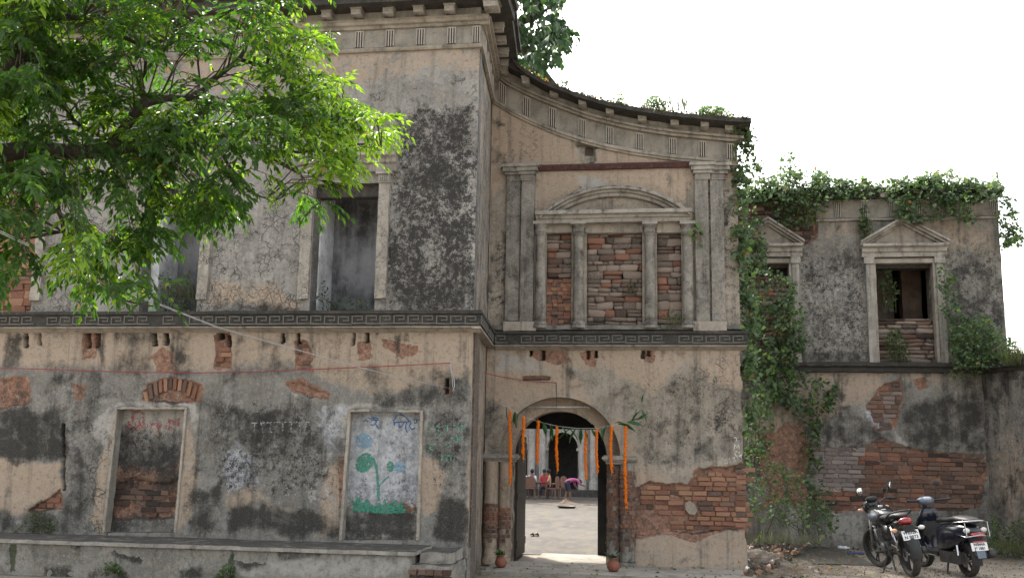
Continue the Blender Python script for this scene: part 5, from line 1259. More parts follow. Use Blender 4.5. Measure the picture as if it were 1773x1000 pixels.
# --- the neem whose branches hang in from the left
NT_=thing('neem_tree',(-6.2,5.2,0),'neem tree with bright green drooping leaves hanging over the upper left','tree')
def at3(px,py,Y):
    x,z=onY(px,py,Y); return (x,Y,z)
LIMBS=[]
def limb(pts,a,c): 
    b=MB(); Q=tree_limb(b,pts,a,c); b.build('limb',BARK,NT_,smooth=True); LIMBS.extend(Q); return Q
base=Vector((-6.2,5.2,0)); fork=Vector((-5.3,5.6,3.9))
b=MB(); tree_limb(b,[base,(-6.1,5.2,1.5),(-5.8,5.4,2.9),fork],.24,.15,12); b.build('trunk',BARK,NT_,smooth=True)
limb([fork,at3(-120,180,5.8),at3(0,135,6.0),at3(28,105,6.0),at3(32,45,6.0),at3(60,10,6.1),at3(80,-60,6.2)],.10,.045)
limb([fork,at3(-60,265,5.9),at3(40,262,6.1),at3(180,262,6.4),at3(290,240,6.8),at3(375,250,7.2),at3(450,265,7.6),at3(520,300,7.9)],.085,.014)
limb([at3(180,262,6.4),at3(255,180,6.6),at3(330,168,7.0),at3(370,135,7.2),at3(415,100,7.4),at3(430,55,7.5),at3(450,-5,7.6)],.04,.012)
limb([at3(32,108,6.0),at3(70,150,6.2),at3(110,185,6.4),at3(150,225,6.6),at3(210,260,7.0),at3(270,320,7.2)],.026,.009)
limb([at3(40,30,6.0),at3(120,30,6.3),at3(190,55,6.6),at3(250,90,6.8),at3(240,160,7)],.03,.009)
limb([at3(250,90,6.8),at3(300,60,7),at3(340,70,7.2),at3(345,150,7.3)],.018,.007)
limb([at3(415,100,7.4),at3(450,115,7.5),at3(500,130,7.6),at3(560,170,7.8),at3(620,190,8)],.02,.006)
limb([at3(40,262,6.1),at3(90,330,6.4),at3(110,400,6.6),at3(140,470,6.8)],.028,.008)
limb([at3(290,240,6.8),at3(260,330,7),at3(250,400,7),at3(240,470,7.1)],.018,.007)
limb([at3(240,400,7),at3(150,470,7),at3(200,515,7.1),at3(265,530,7.1)],.012,.006)
limb([at3(375,250,7.2),at3(420,320,7.4),at3(470,350,7.6)],.016,.006)
limb([at3(450,265,7.6),at3(540,260,7.8),at3(620,250,8.0),at3(660,260,8)],.016,.005)
crown=[(-80,-60),(560,-60),(540,-15),(500,-12),(470,5),(480,30),(520,40),(545,55),(548,85),(530,112),(560,108),(580,128),(615,138),(650,172),(675,225),(676,242),(645,266),(615,280),(585,290),(572,340),(558,372),(530,360),(505,345),(475,310),(440,320),(410,360),(380,388),(345,365),(322,335),(295,350),(282,395),(255,425),(245,470),(283,500),(262,515),(215,508),(150,520),(118,490),(95,450),(65,420),(38,455),(0,470),(-80,480)]
holes=[[(320,95),(395,60),(405,135),(345,150)],[(130,290),(190,300),(225,340),(215,400),(165,410),(140,370)],[(375,100),(400,85),(420,140),(390,160)],[(410,255),(440,262),(430,290),(405,285)],[(60,430),(110,420),(130,470),(90,500),(60,480)],[(150,415),(225,420),(232,450),(170,465)],[(430,60),(455,70),(470,110),(440,100)],[(236,330),(262,340),(260,395),(238,395)],[(300,-70),(455,-70),(450,10),(400,12),(310,6)]]
def dens(x,y): return .12+1.1*np.clip(fbm(x/50,y/50,3)*2.6-.85,0,1)
tips=inpoly_pts(crown,610,holes,dens); N=len(tips)
Yt=6.0+np.clip(tips[:,0]/690,0,1)*1.9+rng.normal(0,.42,N)
TP=np.array([at3(a,c,y) for (a,c),y in zip(tips,Yt)])
n2=420; up2=inpoly_pts([(-500,-60),(420,-60),(330,-300),(60,-520),(-500,-560)],n2); tips=np.concatenate([tips,up2]); TP=np.concatenate([TP,np.array([at3(a,c,6.3+rng.normal(0,.7)) for a,c in up2])]); N=len(tips)  # crown continued unseen above, added to shade the left branches
LP=np.array([list(v) for v in LIMBS])
b=MB(); LPs=[];LDs=[];LSz=[];LT=[];RL=[]
for i in range(N):
    p=TP[i]; d=np.linalg.norm(LP-p,axis=1); q=LP[d.argmin()]
    v=p-q; L_=np.linalg.norm(v)
    if L_>1.6: q=p-v/L_*.9
    mid=(p+q)/2+np.array([0,0,.12*L_]); 
    if i%2==0 or L_<.8: b.tube([q,mid,p],[.0075,.005,.003],3,cap=False)
    out=v/(L_+1e-6); sunny=np.clip((tips[i][0]-420)/180,0,1)*np.clip((420-tips[i][1])/160,0,1)
    yb=.05+.9*sunny*(fbm(tips[i][0]/60,tips[i][1]/60,2)>.4)+(.6 if fbm(tips[i][0]/45+9,tips[i][1]/45,2)>.64 else 0)  # brighter leaf colour painted in where the right side is sunlit
    base_t=rng.random()
    for k in range(rng.integers(4,7)):
        a=rng.uniform(0,2*math.pi); dr=np.array([math.cos(a),math.sin(a)*.8,rng.uniform(-.5,.35)])+out*.7; dr/=np.linalg.norm(dr)
        ln=rng.uniform(.17,.27); nl=rng.integers(5,8); pts=[]; pp=p.copy(); dd=dr.copy()
        for s in range(nl+1):
            pts.append(pp.copy()); dd=dd+np.array([0,0,-.12]); dd/=np.linalg.norm(dd); pp=pp+dd*ln/nl
        b.tube([pts[0],pts[nl//2],pts[-1]],[.0022,.0018,.001],3,cap=False)
        side=np.cross(dr,[0,0,1.]); side/=np.linalg.norm(side)+1e-6
        for s in range(1,nl+1):
            dirs=[side,-side] if s<nl else [side*.2,dd]
            t_=pts[s]-pts[s-1]; t_=t_/np.linalg.norm(t_)
            for sgn in dirs:
                ld=sgn*.8+t_*.7+np.array([rng.normal(0,.2),rng.normal(0,.2),-.18+rng.normal(0,.2)]); LPs.append(pts[s]); LDs.append(ld); LSz.append(rng.uniform(.048,.086)*(1 if s<nl else 1.1)); LT.append((np.clip(base_t*.7+rng.random()*.3,0,1),float(rng.random()<yb)*rng.uniform(.5,1),float(rng.random()<.006)))
b.build('twigwork',TWIG,NT_)['kind']='stuff'
n=len(LPs); o=leaves('crown',NEEM,NT_,np.array(LPs),np.array(LDs),np.array(LSz),np.array(LT),aspect=.19,fold=.03,droop=.16,roll=rng.normal(0,.7,n),tpl='rhomb',kind='stuff')
print('neem leaflets',n)

# --- generic masses of creeper on walls: patches traced on the wall plane, leaves stand off it
def creeper(name,label,cat,patches,Y,size=.075,per=900,thick=.22,young=.12,mat=VINE,group=None,stems=True,droop=.5):
    """patches: (poly, leaf count, (Y, thickness))"""
    xs=[p[0] for q in patches for p in q[0]]; ys=[p[1] for q in patches for p in q[0]]
    x,z=onY(sum(xs)/len(xs),max(ys),Y); root=thing(name,(x,Y-.05,z),label,cat,group)
    PP=[];b=MB()
    for poly,n,*o in patches:
        n=int(n*.72)
        yy=Y if not o else o[0][0]; th=thick if not o else o[0][1]
        pts=inpoly_pts(poly,n,(),lambda x,y:.12+1.2*np.clip(fbm(x/20,y/20,3)*2.6-.95,0,1)); d=yy-.02-np.abs(rng.normal(0,th*.5,n))-th*.6*fbm(pts[:,0]/30,pts[:,1]/30,2)
        jx=pts+rng.normal(0,3,pts.shape)
        P3=np.array([at3(a,c,y) for (a,c),y in zip(jx,d)]); PP.append(P3)
        if stems:
            for k in range(max(3,n//28)):
                i=rng.integers(n); a=P3[i]; dd=np.linalg.norm(P3-a,axis=1); j=np.argsort(dd)[min(n-1,rng.integers(8,40))]; c=P3[j]; m_=(a+c)/2+rng.normal(0,.04,3)
                b.tube([a,m_,c],.006,3,cap=False)
    P3=np.concatenate(PP); n=len(P3); D=np.stack([rng.normal(0,.8,n),-np.abs(rng.normal(.5,.4,n)),rng.normal(-droop,.5,n)],1)
    T=tints(n,young,.01); T[:,0]=np.clip(.55*T[:,0]+1.1*(fbm(P3[:,0]*3,P3[:,2]*3,3)-.35),0,1)
    leaves('foliage',mat,root,P3,D,size*rng.uniform(.45,1.5,n),T,aspect=.42,fold=.1,droop=.2,roll=rng.normal(0,.6,n),kind='stuff')
    if stems and b.v: b.build('stem',TWIG,root)['kind']='stuff'
    return root
creeper('creeper','dense creeper hanging down the right edge of the gatehouse, from its cornice','creeper',[
  ([(1268,212),(1285,205),(1300,222),(1302,260),(1318,285),(1316,305),(1296,310),(1290,360),(1296,430),(1284,470),(1270,470),(1270,300)],1500,(YG+.25,.3)),
  ([(1276,440),(1302,450),(1312,520),(1305,580),(1284,585),(1276,520)],700,(YG+.6,.4)),
  ([(1290,585),(1304,600),(1310,680),(1306,740),(1293,745),(1290,660)],420,(YG+.2,.2))],YG+.3,young=.22)
creeper('creeper','thick creeper filling the left bay of the side wing below its first pediment','creeper',[
  ([(1284,455),(1330,465),(1372,480),(1392,540),(1400,590),(1372,640),(1385,700),(1340,690),(1300,640),(1284,600)],4200,(YR-.25,.75)),
  ([(1284,330),(1300,330),(1330,420),(1320,460),(1284,470)],900,(YR-.1,.5)),
  ([(1330,640),(1400,640),(1432,700),(1425,780),(1400,770),(1385,720),(1340,700)],560,(YR-.3,.35)),
  ([(1395,660),(1440,650),(1450,670),(1430,720),(1410,760)],420,(YR-.05,.2)),
  ([(1385,760),(1420,760),(1425,840),(1440,900),(1400,900),(1390,840)],330,(YR-.15,.3))],YR,size=.08,thick=.6,young=.2)
creeper('creeper','shaggy creeper growing along the broken parapet of the side wing','creeper',[
  ([(1284,320),(1340,300),(1420,295),(1455,312),(1540,318),(1600,302),(1650,300),(1735,318),(1735,345),(1640,348),(1560,345),(1470,342),(1400,352),(1300,352)],3800,(YR+.1,.5)),
  ([(1284,325),(1340,308),(1455,312),(1600,308),(1735,322),(1735,336),(1600,332),(1455,334),(1300,345)],3800,(YR+.12,.3)),
  ([(1330,310),(1440,310),(1425,385),(1380,395),(1330,370)],800,(YR-.05,.3)),
  ([(1490,340),(1500,340),(1505,400),(1498,420),(1488,400)],200,(YR-.05,.15)),
  ([(1555,335),(1660,335),(1690,385),(1640,372),(1590,385),(1550,370)],1000,(YR-.1,.3)),
  ([(1722,330),(1745,340),(1762,385),(1765,420),(1740,425),(1728,380)],620,(YR+.05,.4))],YR,size=.078,young=.16)
creeper('creeper','creeper patch climbing beside the right pedimented window','creeper',[
  ([(1625,450),(1650,470),(1660,540),(1690,560),(1745,590),(1760,630),(1700,640),(1660,630),(1640,560),(1622,500)],1500,(YR-.05,.5)),
  ([(1640,640),(1700,640),(1690,650),(1650,650)],60,(YR-.25,.2))],YR,size=.07,young=.22)
creeper('creeper','small bunch of leaves clinging to the right window pilaster of the gatehouse','creeper',[
  ([(1203,370),(1215,372),(1218,400),(1206,440),(1200,400)],26,(YG-.1,.06))],YG,size=.1,young=.5,stems=False)
def bush(name,label,cat,poly,n,Y,thick,size=.07,young=.1,mat=VINE,stalks=8,up_=.4,group=None):
    xs=[p[0] for p in poly]; ym=max(p[1] for p in poly); x,z=onY(sum(xs)/len(xs),ym,Y); root=thing(name,(x,Y,z),label,cat,group)
    pts=inpoly_pts(poly,n,(),lambda x,y:.2+np.clip(fbm(x/14,y/14,3)*2-.5,0,1)); P3=np.array([at3(a,c,Y+rng.normal(0,thick)) for a,c in pts])
    D=np.stack([rng.normal(0,.7,n),rng.normal(0,.7,n),rng.normal(up_,.5,n)],1)
    leaves('foliage',mat,root,P3,D,size*rng.uniform(.6,1.3,n),tints(n,young,.02),aspect=.3,fold=.08,droop=.15,kind='stuff')
    b=MB()
    for k in range(stalks):
        q=P3[rng.integers(n)]; s=np.array([x+rng.normal(0,.03+abs(P3[:,0].max()-P3[:,0].min())*.15),Y+rng.normal(0,.05),z]); m_=(q+s)/2+np.array([rng.normal(0,.03),0,.05]); b.tube([s,m_,q],[.008,.006,.003],4,cap=False)
    b.build('stem',TWIG,root); return root
bush('bush','bush sprouting from the sill left of the side wing boundary wall','bush',[(1650,640),(1640,590),(1662,550),(1710,545),(1740,580),(1765,600),(1765,635)],1100,YR-.5,.35,.085,.2)
bush('sapling','upright green weed in the right pedimented window','weed',[(1535,630),(1532,580),(1550,565),(1572,590),(1575,628)],420,YR-.1,.08,.06,.2)
bush('sapling','leafy sprout inside the right pedimented window opening, upper left corner','weed',[(1525,460),(1550,475),(1560,520),(1540,540),(1525,520)],110,YR+.2,.08,.09,.35)
bush('bush','low weeds crowding the foot of the ruined wall beside the gatehouse','bush',[(1292,900),(1290,740),(1310,760),(1340,800),(1400,820),(1440,850),(1455,905),(1440,925),(1360,915)],1250,YR-1.6,.5,.075,.08)
bush('bush','dark bush between the gatehouse corner and the creeper bay','bush',[(1290,790),(1290,700),(1320,660),(1345,720),(1330,790)],600,YR-1.2,.3,.09,.1)
bush('bush','grassy weeds at the foot of the yard wall behind the scooter','bush',[(1700,960),(1715,890),(1740,910),(1790,890),(1790,965)],900,YR-1.2,.4,.06,.1)
bush('sapling','tall bushy sprout rising above the parapet near the gatehouse','weed',[(1335,325),(1345,290),(1355,262),(1372,268),(1385,300),(1378,325)],240,YR+.2,.15,.09,.15)
bush('sapling','thin sprout on the side wing parapet left of the pediment','weed',[(1395,325),(1400,290),(1412,280),(1420,300),(1430,325)],120,YR+.2,.12,.07,.15)
bush('sapling','sprout on the side wing parapet above the right window','weed',[(1640,310),(1640,293),(1650,290),(1660,310)],60,YR+.2,.1,.07,.2)
bush('sapling','small shrub on the parapet right of the pediment','weed',[(1715,320),(1722,302),(1730,300),(1735,325)],60,YR+.2,.1,.07,.2)
bush('roof_shrub','leafy shrubs on the gatehouse roof near its right end','bush',[(1200,202),(1215,188),(1235,183),(1262,196),(1275,208),(1230,206)],420,YG-.2,.12,.06,.1)
bush('roof_shrub','darker leafy shrub on the gatehouse roof beside the dry grass','bush',[(1108,190),(1120,172),(1135,166),(1155,178),(1165,196),(1130,196)],300,YG-.2,.12,.055,.05)
bush('roof_shrub','small green sprout on the middle of the gatehouse roof curve','weed',[(1060,182),(1064,168),(1076,163),(1082,184)],70,YG-.25,.06,.055,.3)
bush('roof_shrub','sparse twiggy sprout on the upper part of the roof curve','weed',[(965,152),(970,132),(983,120),(985,150)],26,YG-.2,.08,.045,.1)
bush('weed','green weed on the sill of the middle upper window of the palace','weed',[(270,545),(268,480),(290,465),(310,480),(330,470),(342,545)],420,YL+.15,.08,.045,.25)
bush('weed','low green weeds on the sill of the right upper window of the palace','weed',[(545,545),(548,500),(560,480),(575,515),(640,520),(645,545)],260,YL+.25,.1,.045,.3)
bush('weed','small weed under the beige wall patch at far left','weed',[(30,922),(45,895),(70,885),(98,900),(95,922)],160,YL-.06,.05,.04,.1)
bush('weed','weed sprouting at the foot of the plinth bench, left of the two','weed',[(180,995),(183,978),(196,970),(208,980),(208,996)],120,PF-.1,.05,.045,.3)
bush('weed','weed at the foot of the plinth bench, right of the two','weed',[(370,1002),(378,988),(395,975),(405,985),(405,1002)],150,PF-.1,.05,.045,.3)
bush('weed','weeds growing from the sill of the gatehouse stone filled window, right bay','weed',[(1140,572),(1145,545),(1165,540),(1185,548),(1182,572)],130,YG-.12,.05,.04,.35)
bush('weed','tiny yellow green weed in the stone infill of the middle bay','weed',[(1085,505),(1088,490),(1100,492),(1098,508)],16,YG-.02,.02,.05,.7)
# dry grasses on roofs and sills
def grass(name,label,x0,x1,yb,h0,h1,n,Y,cat='grass tuft',lean=.15,w=.008):
    x,z=onY((x0+x1)/2,yb,Y); root=thing(name,(x,Y,z),label,cat); 
    px=rng.uniform(x0,x1,n); P=np.array([at3(a,yb+2,Y+rng.normal(0,.08)) for a in px]); hh=rng.uniform(h0,h1,n)/(1720/Y)
    D=np.stack([rng.normal(0,lean,n),rng.normal(0,lean,n),np.ones(n)],1)
    leaves('blades',GRASS,root,P,D,hh,tints(n,.3,0),aspect=.012,fold=.0,droop=.08,tpl='rhomb',kind='stuff'); return root
grass('grass_tuft','tall dry grass stalks standing on the gatehouse roof',1125,1200,196,25,58,60,YG-.2)
grass('grass_tuft','sparse thin grass on the middle of the gatehouse roof',1045,1090,184,12,40,14,YG-.2)
grass('grass_tuft','thin dry stalks at the right end of the gatehouse roof',1205,1272,206,10,40,26,YG-.2)
grass('grass_tuft','dry grass in the middle upper window of the palace',280,342,520,20,50,80,YL+.3)
grass('grass_tuft','yellow grass on top of the yard wall',1738,1775,632,15,45,150,YR-1.2,lean=.3)

root,P,n=fringe(); leaves('foliage',MOSSY,root,P,np.stack([rng.normal(0,.6,n),rng.normal(-.3,.5,n),rng.normal(.5,.6,n)],1),rng.uniform(.02,.06,n),tints(n,.05,.2),aspect=.35,tpl='rhomb',kind='stuff')
grass('grass_tuft','straggly dry grass and stalks in the rubble by the gatehouse corner',1300,1425,940,8,34,150,17.6,lean=.5)
grass('grass_tuft','short grass at the foot of the yard wall',1690,1773,955,8,30,240,18.5,lean=.4)
# --- tree behind the gatehouse
BT=thing('background_tree',(.6,26.5,0),'broad leaved tree rising behind the gatehouse, beside the top of the curved cornice','tree')
def atb(px,py,Y=26): return at3(px,py,Y)
b=MB(); tree_limb(b,[(.6,26.5,0),(.3,26.5,4),(-.2,26.3,8),atb(905,80),atb(930,20),atb(940,-60)],.28,.07,9); b.build('trunk',BARK,BT,smooth=True)
b=MB(); tree_limb(b,[atb(905,80),atb(945,60),atb(975,70)],.05,.015,6); b.build('limb',BARK,BT); b=MB(); tree_limb(b,[atb(918,40),atb(955,10),atb(985,-20)],.05,.015,6); b.build('limb',BARK,BT)
poly=[(840,-140),(960,-140),(985,-20),(972,10),(962,25),(985,40),(1002,65),(990,90),(965,85),(975,112),(950,110),(940,135),(915,125),(890,110),(868,60),(850,0)]
pts=inpoly_pts(poly,2600,(),lambda x,y:.1+1.2*np.clip(fbm(x/20,y/20,3)*2.2-.65,0,1)); P3=np.array([atb(a,c,26+rng.normal(0,1.1)) for a,c in pts]); n=len(P3)
leaves('crown',BUSH,BT,P3,np.stack([rng.normal(0,.6,n),rng.normal(0,.6,n),rng.normal(-.7,.4,n)],1),rng.uniform(.15,.27,n),tints(n,.1,0),aspect=.36,fold=.08,droop=.2,kind='stuff')

# ================================================================ PAINT AND WRITING ON THE WALLS
def paintmat(name,col,cover=.42,scale=34):
    t=NT(name); n=t.noise(scale,5,.75); a=t.ss(n,cover-.05,cover+.05); a=t.math('MULTIPLY',a,t.ss(t.noise(7,4,.7),.3,.5,.45,1))
    p=t.pbsdf(t.mix(t.ss(n,.4,.7),[v*.8 for v in col],[min(1,v*1.15) for v in col]),.9,None,0,.2); tr=t.n('BsdfTransparent'); mx=t.n('MixShader'); t.l(a,mx.inputs[0]); t.t.links.new(tr.outputs[0],mx.inputs[1]); t.t.links.new(p,mx.inputs[2]); return t.done(mx.outputs[0])
def surf(X,Z,Y,rough): return Y+(fbm(X*1.3,Z*1.3,3)-.5)*rough*4+(fbm(X*6,Z*6,3)-.5)*rough*2
def paint(name,parent,Y,lines,w,mat,rough=.006,fills=(),lift=.005,label=None):
    V=[];F=[]
    for ln in lines:
        ww=w; 
        if isinstance(ln,tuple): ln,ww=ln
        P=[np.array(onY(a,c,Y)) for a,c in ln]; Q=[]
        for a,c in zip(P[:-1],P[1:]):
            n=max(1,int(np.hypot(*(c-a))/.015)); Q+=[a+(c-a)*i/n for i in range(n)]
        Q.append(P[-1]); b0=len(V); m=len(Q); hw=ww*Y/1720/2
        for i,p in enumerate(Q):
            t=Q[min(i+2,m-1)]-Q[max(i-2,0)]; t=t/(np.hypot(*t)+1e-9); nn=np.array([-t[1],t[0]]); h=hw*(.75+.5*random.random())
            for s in (-1,1):
                q=p+nn*h*s; V.append((q[0],q[1]))
        F+=[(b0+2*i,b0+2*i+1,b0+2*i+3,b0+2*i+2) for i in range(m-1)]
    for poly in fills:
        P=np.array([onY(a,c,Y) for a,c in poly]); g=.012; xs=np.arange(P[:,0].min(),P[:,0].max()+g,g); zs=np.arange(P[:,1].min(),P[:,1].max()+g,g)
        X,Z=np.meshgrid(xs,zs); b0=len(V); V+=list(zip(X.ravel(),Z.ravel())); nx=len(xs)
        cx=(X[:-1,:-1]+g/2).ravel();cz=(Z[:-1,:-1]+g/2).ravel(); keep=sdf(cx+.01*(np.random.default_rng(1).random(cx.shape)-.5),cz,P)<0
        ii=np.arange(X.size).reshape(X.shape); FF=np.stack([ii[:-1,:-1],ii[:-1,1:],ii[1:,1:],ii[1:,:-1]],-1).reshape(-1,4)[keep]+b0; F+=[tuple(map(int,f)) for f in FF]
    V=np.array(V); y=surf(V[:,0],V[:,1],Y,rough)-lift; off=np.array(origin(parent)); VV=np.stack([V[:,0],y,V[:,1]],1)-off
    me=bpy.data.meshes.new(name); me.from_pydata(VV.tolist(),[],F); me.materials.append(mat); o=link(name,me,None,parent)
    if label: o['label']=label
    return o
GRN=paintmat('green_paint',(.07,.265,.19),.45); BLU=paintmat('blue_paint',(.23,.36,.46),.45); DBL=paintmat('dark_blue_paint',(.06,.15,.34),.42); REDP=paintmat('red_paint',(.33,.10,.10),.53,20); PGR=paintmat('faded_green_paint',(.12,.36,.25),.47); GHO=paintmat('ghost_lettering',(.34,.33,.31),.52); CHK=paintmat('white_chalk',(.62,.6,.56),.45)
YD=YL+.13
def ellp(cx,cy,a,c,rot=0,n=26):
    return [(cx+a*math.cos(t)*math.cos(rot)-c*math.sin(t)*math.sin(rot),cy+a*math.cos(t)*math.sin(rot)+c*math.sin(t)*math.cos(rot)) for t in np.linspace(0,2*math.pi,n,endpoint=False)]
gr=[(606,862),(614,868),(619,860),(626,870),(631,868),(637,861),(640,872),(650,876),(656,868),(662,873),(666,862),(672,872),(680,868),(688,862),(684,874),(692,872),(700,868),(702,884),(698,888),(660,888),(610,884),(612,876)]
paint('painted_flower',MW,YD,[([(646,792),(651,806),(654,830),(656,866)],4.5),([(656,842),(664,832),(673,824)],2.6),([(624,868),(622,860)],3)],4,GRN,.004,fills=[ellp(631,800,18,14,-.95),ellp(676,807,6.5,9),gr],label='green painted plant with round leaves and a strip of grass')
paint('painted_flower',MW,YD-.001,[],4,BLU,.004,fills=[ellp(630,763,14.5,13.5)],label='larger pale blue painted blossom')
paint('painted_flower',MW,YD-.001,[],4,BLU,.004,fills=[ellp(692,808,10,9)],label='smaller pale blue painted blossom')
paint('painted_script',MW,YD,[[(630,729),(634,726),(637,730)],[(637,722),(641,725),(646,722),(655,724)],[(643,727),(649,726),(652,730),(646,736),(642,734)],[(650,733),(656,742)],[(646,724),(652,727),(656,726)],
  [(683,736),(682,727),(687,719),(695,717),(703,722),(710,730)],[(683,731),(690,730),(700,730),(712,729)],[(691,731),(691,740),(697,737),(699,731)],[(704,731),(702,740),(705,748)],[(712,731),(709,737),(713,743),(719,740)],[(716,727),(721,724),(722,731),(717,732)],[(723,727),(728,725)]],2.2,DBL,.004,label='blue hand painted script')
paint('painted_script',MW,YL,[[(738,738),(745,738),(752,737)],[(742,738),(741,744)],[(755,738),(761,738),(759,746)],[(760,748),(764,752),(757,755)],[(768,736),(789,736)],[(775,736),(775,746)],[(790,738),(796,742),(792,748)],[(798,736),(806,738),(800,744)],[(780,758),(800,757)],[(790,752),(794,764),(788,764)],[(797,756),(804,762)],
  [(742,769),(754,768)],[(748,769),(744,776),(750,779)],[(756,769),(763,770)],[(772,768),(778,766),(775,776)],[(760,789),(784,788)],[(766,789),(765,797)],[(774,788),(774,798)],[(781,789),(781,797)],[(736,748),(740,751)]],2.0,PGR,.006,lift=.008,label='faded green hand painted script beside the flower door')
YD1=YL+.15
paint('painted_script',MW,YD1,[[(229,724),(232,714),(241,711),(249,717),(250,728),(246,738)],[(228,727),(240,724),(252,724)],[(216,733),(222,730),(226,733)],[(218,736),(220,746)],[(226,734),(226,744)],[(233,728),(232,742),(238,746)],[(240,728),(240,744)],[(248,730),(247,745)],[(255,736),(268,733),(280,735)],[(262,735),(260,742)],[(272,734),(274,741)],[(284,730),(298,728),(312,726)],[(288,730),(286,742)],[(295,729),(295,744)],[(302,728),(301,742)],[(308,727),(310,736)],[(222,734),(248,733)]],6,REDP,.004,lift=.008,label='smeared red hand painted script')
paint('faded_script',MW,YL,[[(435,732),(500,730),(536,730)],[(442,732),(440,746)],[(452,732),(456,748)],[(470,731),(468,748),(476,746)],[(490,731),(490,747)],[(505,730),(504,748)],[(518,730),(520,747)],[(530,730),(529,748)]],2.0,GHO,.006,lift=.008,label='faint ghost of an upper line of old lettering')
paint('faded_script',MW,YL,[[(437,840),(560,838)],[(445,842),(443,856),(452,854)],[(466,840),(464,856)],[(486,846),(498,844),(500,856),(490,858)],[(512,840),(512,858),(524,856)],[(540,842),(536,858)]],2.0,GHO,.006,lift=.008,label='faint ghost of a lower line of old lettering')
paint('chalk_writing',GH,YG,[[(1270,757),(1279,757)],[(1275,757),(1275,763)],[(1271,777),(1272,769),(1275,774),(1279,769),(1280,777)],[(1281,783),(1275,781),(1272,785),(1275,789),(1281,788)],
   [(1254,797),(1257,794),(1259,797),(1255,802),(1260,801)],[(1262,794),(1265,793),(1266,798),(1263,800),(1262,795)],[(1268,793),(1271,791),(1272,794),(1269,798),(1274,796)],[(1276,789),(1278,796)],[(1279,790),(1284,786),(1283,792)]],1.6,CHK,.006,lift=.009,label='white chalk letters and a date')

# ================================================================ WIRES, GARLANDS, POTS
WIRE=simple('white_cable',(.32,.32,.33),.45,var=.1); REDW=simple('red_wire',(.25,.03,.035),.5,var=.1); DWIRE=simple('dark_wire',(.03,.03,.03),.6)
CB=thing('white_cable',at3(-40,384,4.8),'twin white electric cable slanting down across the upper left to the wall','cable')
for s in (0,1.6):
    pts=[];K=[(-60,374),(0,400),(120,456),(250,516),(380,567),(500,601),(620,635),(700,655),(778,672)]
    for i,(a,c) in enumerate(K): 
        t=max(0,min(1,(a+60)/838)); pts.append(at3(a,c+s*2.2*(1-t)-.4,4.6+(YL-.06-4.6)*t**1.2))
    b=MB(); Q=tree_limb(b,pts,.009,.006,5,wob=0) if False else b.tube(pts,[.0032-.0006*i/8 for i in range(9)],6); b.build('strand',WIRE,CB,smooth=True)
RWt=thing('red_wire',(-6,YL,2.9),'thin red wire strung along the lower palace wall to the entrance arch','cable')
pts=[at3(a,c,YL-.05) for a,c in [(-40,636),(60,638),(200,643),(330,645),(450,643),(560,638),(680,633),(778,628)]]+[at3(836,645,YG-.35),at3(870,652,YG-.06),at3(905,658,YG-.04),at3(940,661,YG-.04),at3(963,662,YG-.04)]
b=MB(); b.tube(pts,.0065,5); b.build('wire',REDW,RWt)
DWt=thing('hanging_wire',at3(963,662,YG-.03),'thin dark wire hanging from the wall to the tube light','cable'); b=MB(); b.tube([at3(963,662,YG-.03),at3(964,690,YG-.03),at3(963,704,YG+.1)],.005,5); b.build('wire',DWIRE,DWt)
IR=thing('iron_bar',at3(928,654,YG),'short rusty bar set in the wall above the entrance arch','bar'); b=MB(); p=at3(906,654,YG); q=at3(951,655,YG); b.rbox(p[0],q[0],YG-.03,YG+.02,p[2]-.02,p[2]+.018,step=.04,j=.005); b.build('bar',simple('rusty_iron',(.12,.075,.05),.9,scale=25),IR)
PG=thing('cable_loop',at3(783,632,YL-.05),'white cable end looped on a nail near the corner of the palace wall','cable')
b=MB(); b.tube([at3(779,630,YL-.05),at3(781,640,YL-.04),at3(786,655,YL-.04),at3(787,668,YL-.05),at3(784,676,YL-.05)],.007,5); b.build('strand',WIRE,PG); b=MB(); b.tube([at3(780,628,YL-.05),at3(782,645,YL-.06),at3(784,670,YL-.04)],.006,5); b.build('strand',WIRE,PG)
YS=YG-.2
LS=thing('mango_leaf_string',at3(870,700,YS),'string of mango leaves slung across the entrance arch','decoration')
spts=[(868,700),(884,707),(906,720),(931,729),(964,737),(1000,741),(1034,741),(1059,736),(1082,732),(1108,728)]
b=MB(); b.tube([at3(a,c,YS) for a,c in spts],.004,5); b.build('string',simple('grey_string',(.4,.38,.33),.8),LS)
lm=MB(); 
n=8
for i in range(n+1):
    t=i/n; w=.032*math.sin(math.pi*min(1,t*1.05+.02))**.8; lm.v+=[(-w,.2*t,.012-.04*t*t),(0,.2*t,-.04*t*t),(w,.2*t,.012-.04*t*t)]
lm.f=[(i*3+k,i*3+k+1,i*3+k+4,i*3+k+3) for i in range(n) for k in (0,1)]
lme=bpy.data.meshes.new('leaf'); lme.from_pydata(lm.v,[],lm.f); lme.materials.append(MANGO); at_=lme.color_attributes.new('tint','FLOAT_COLOR','POINT')
at_.data.foreach_set('color',[.5,0,0,1]*len(lme.vertices))
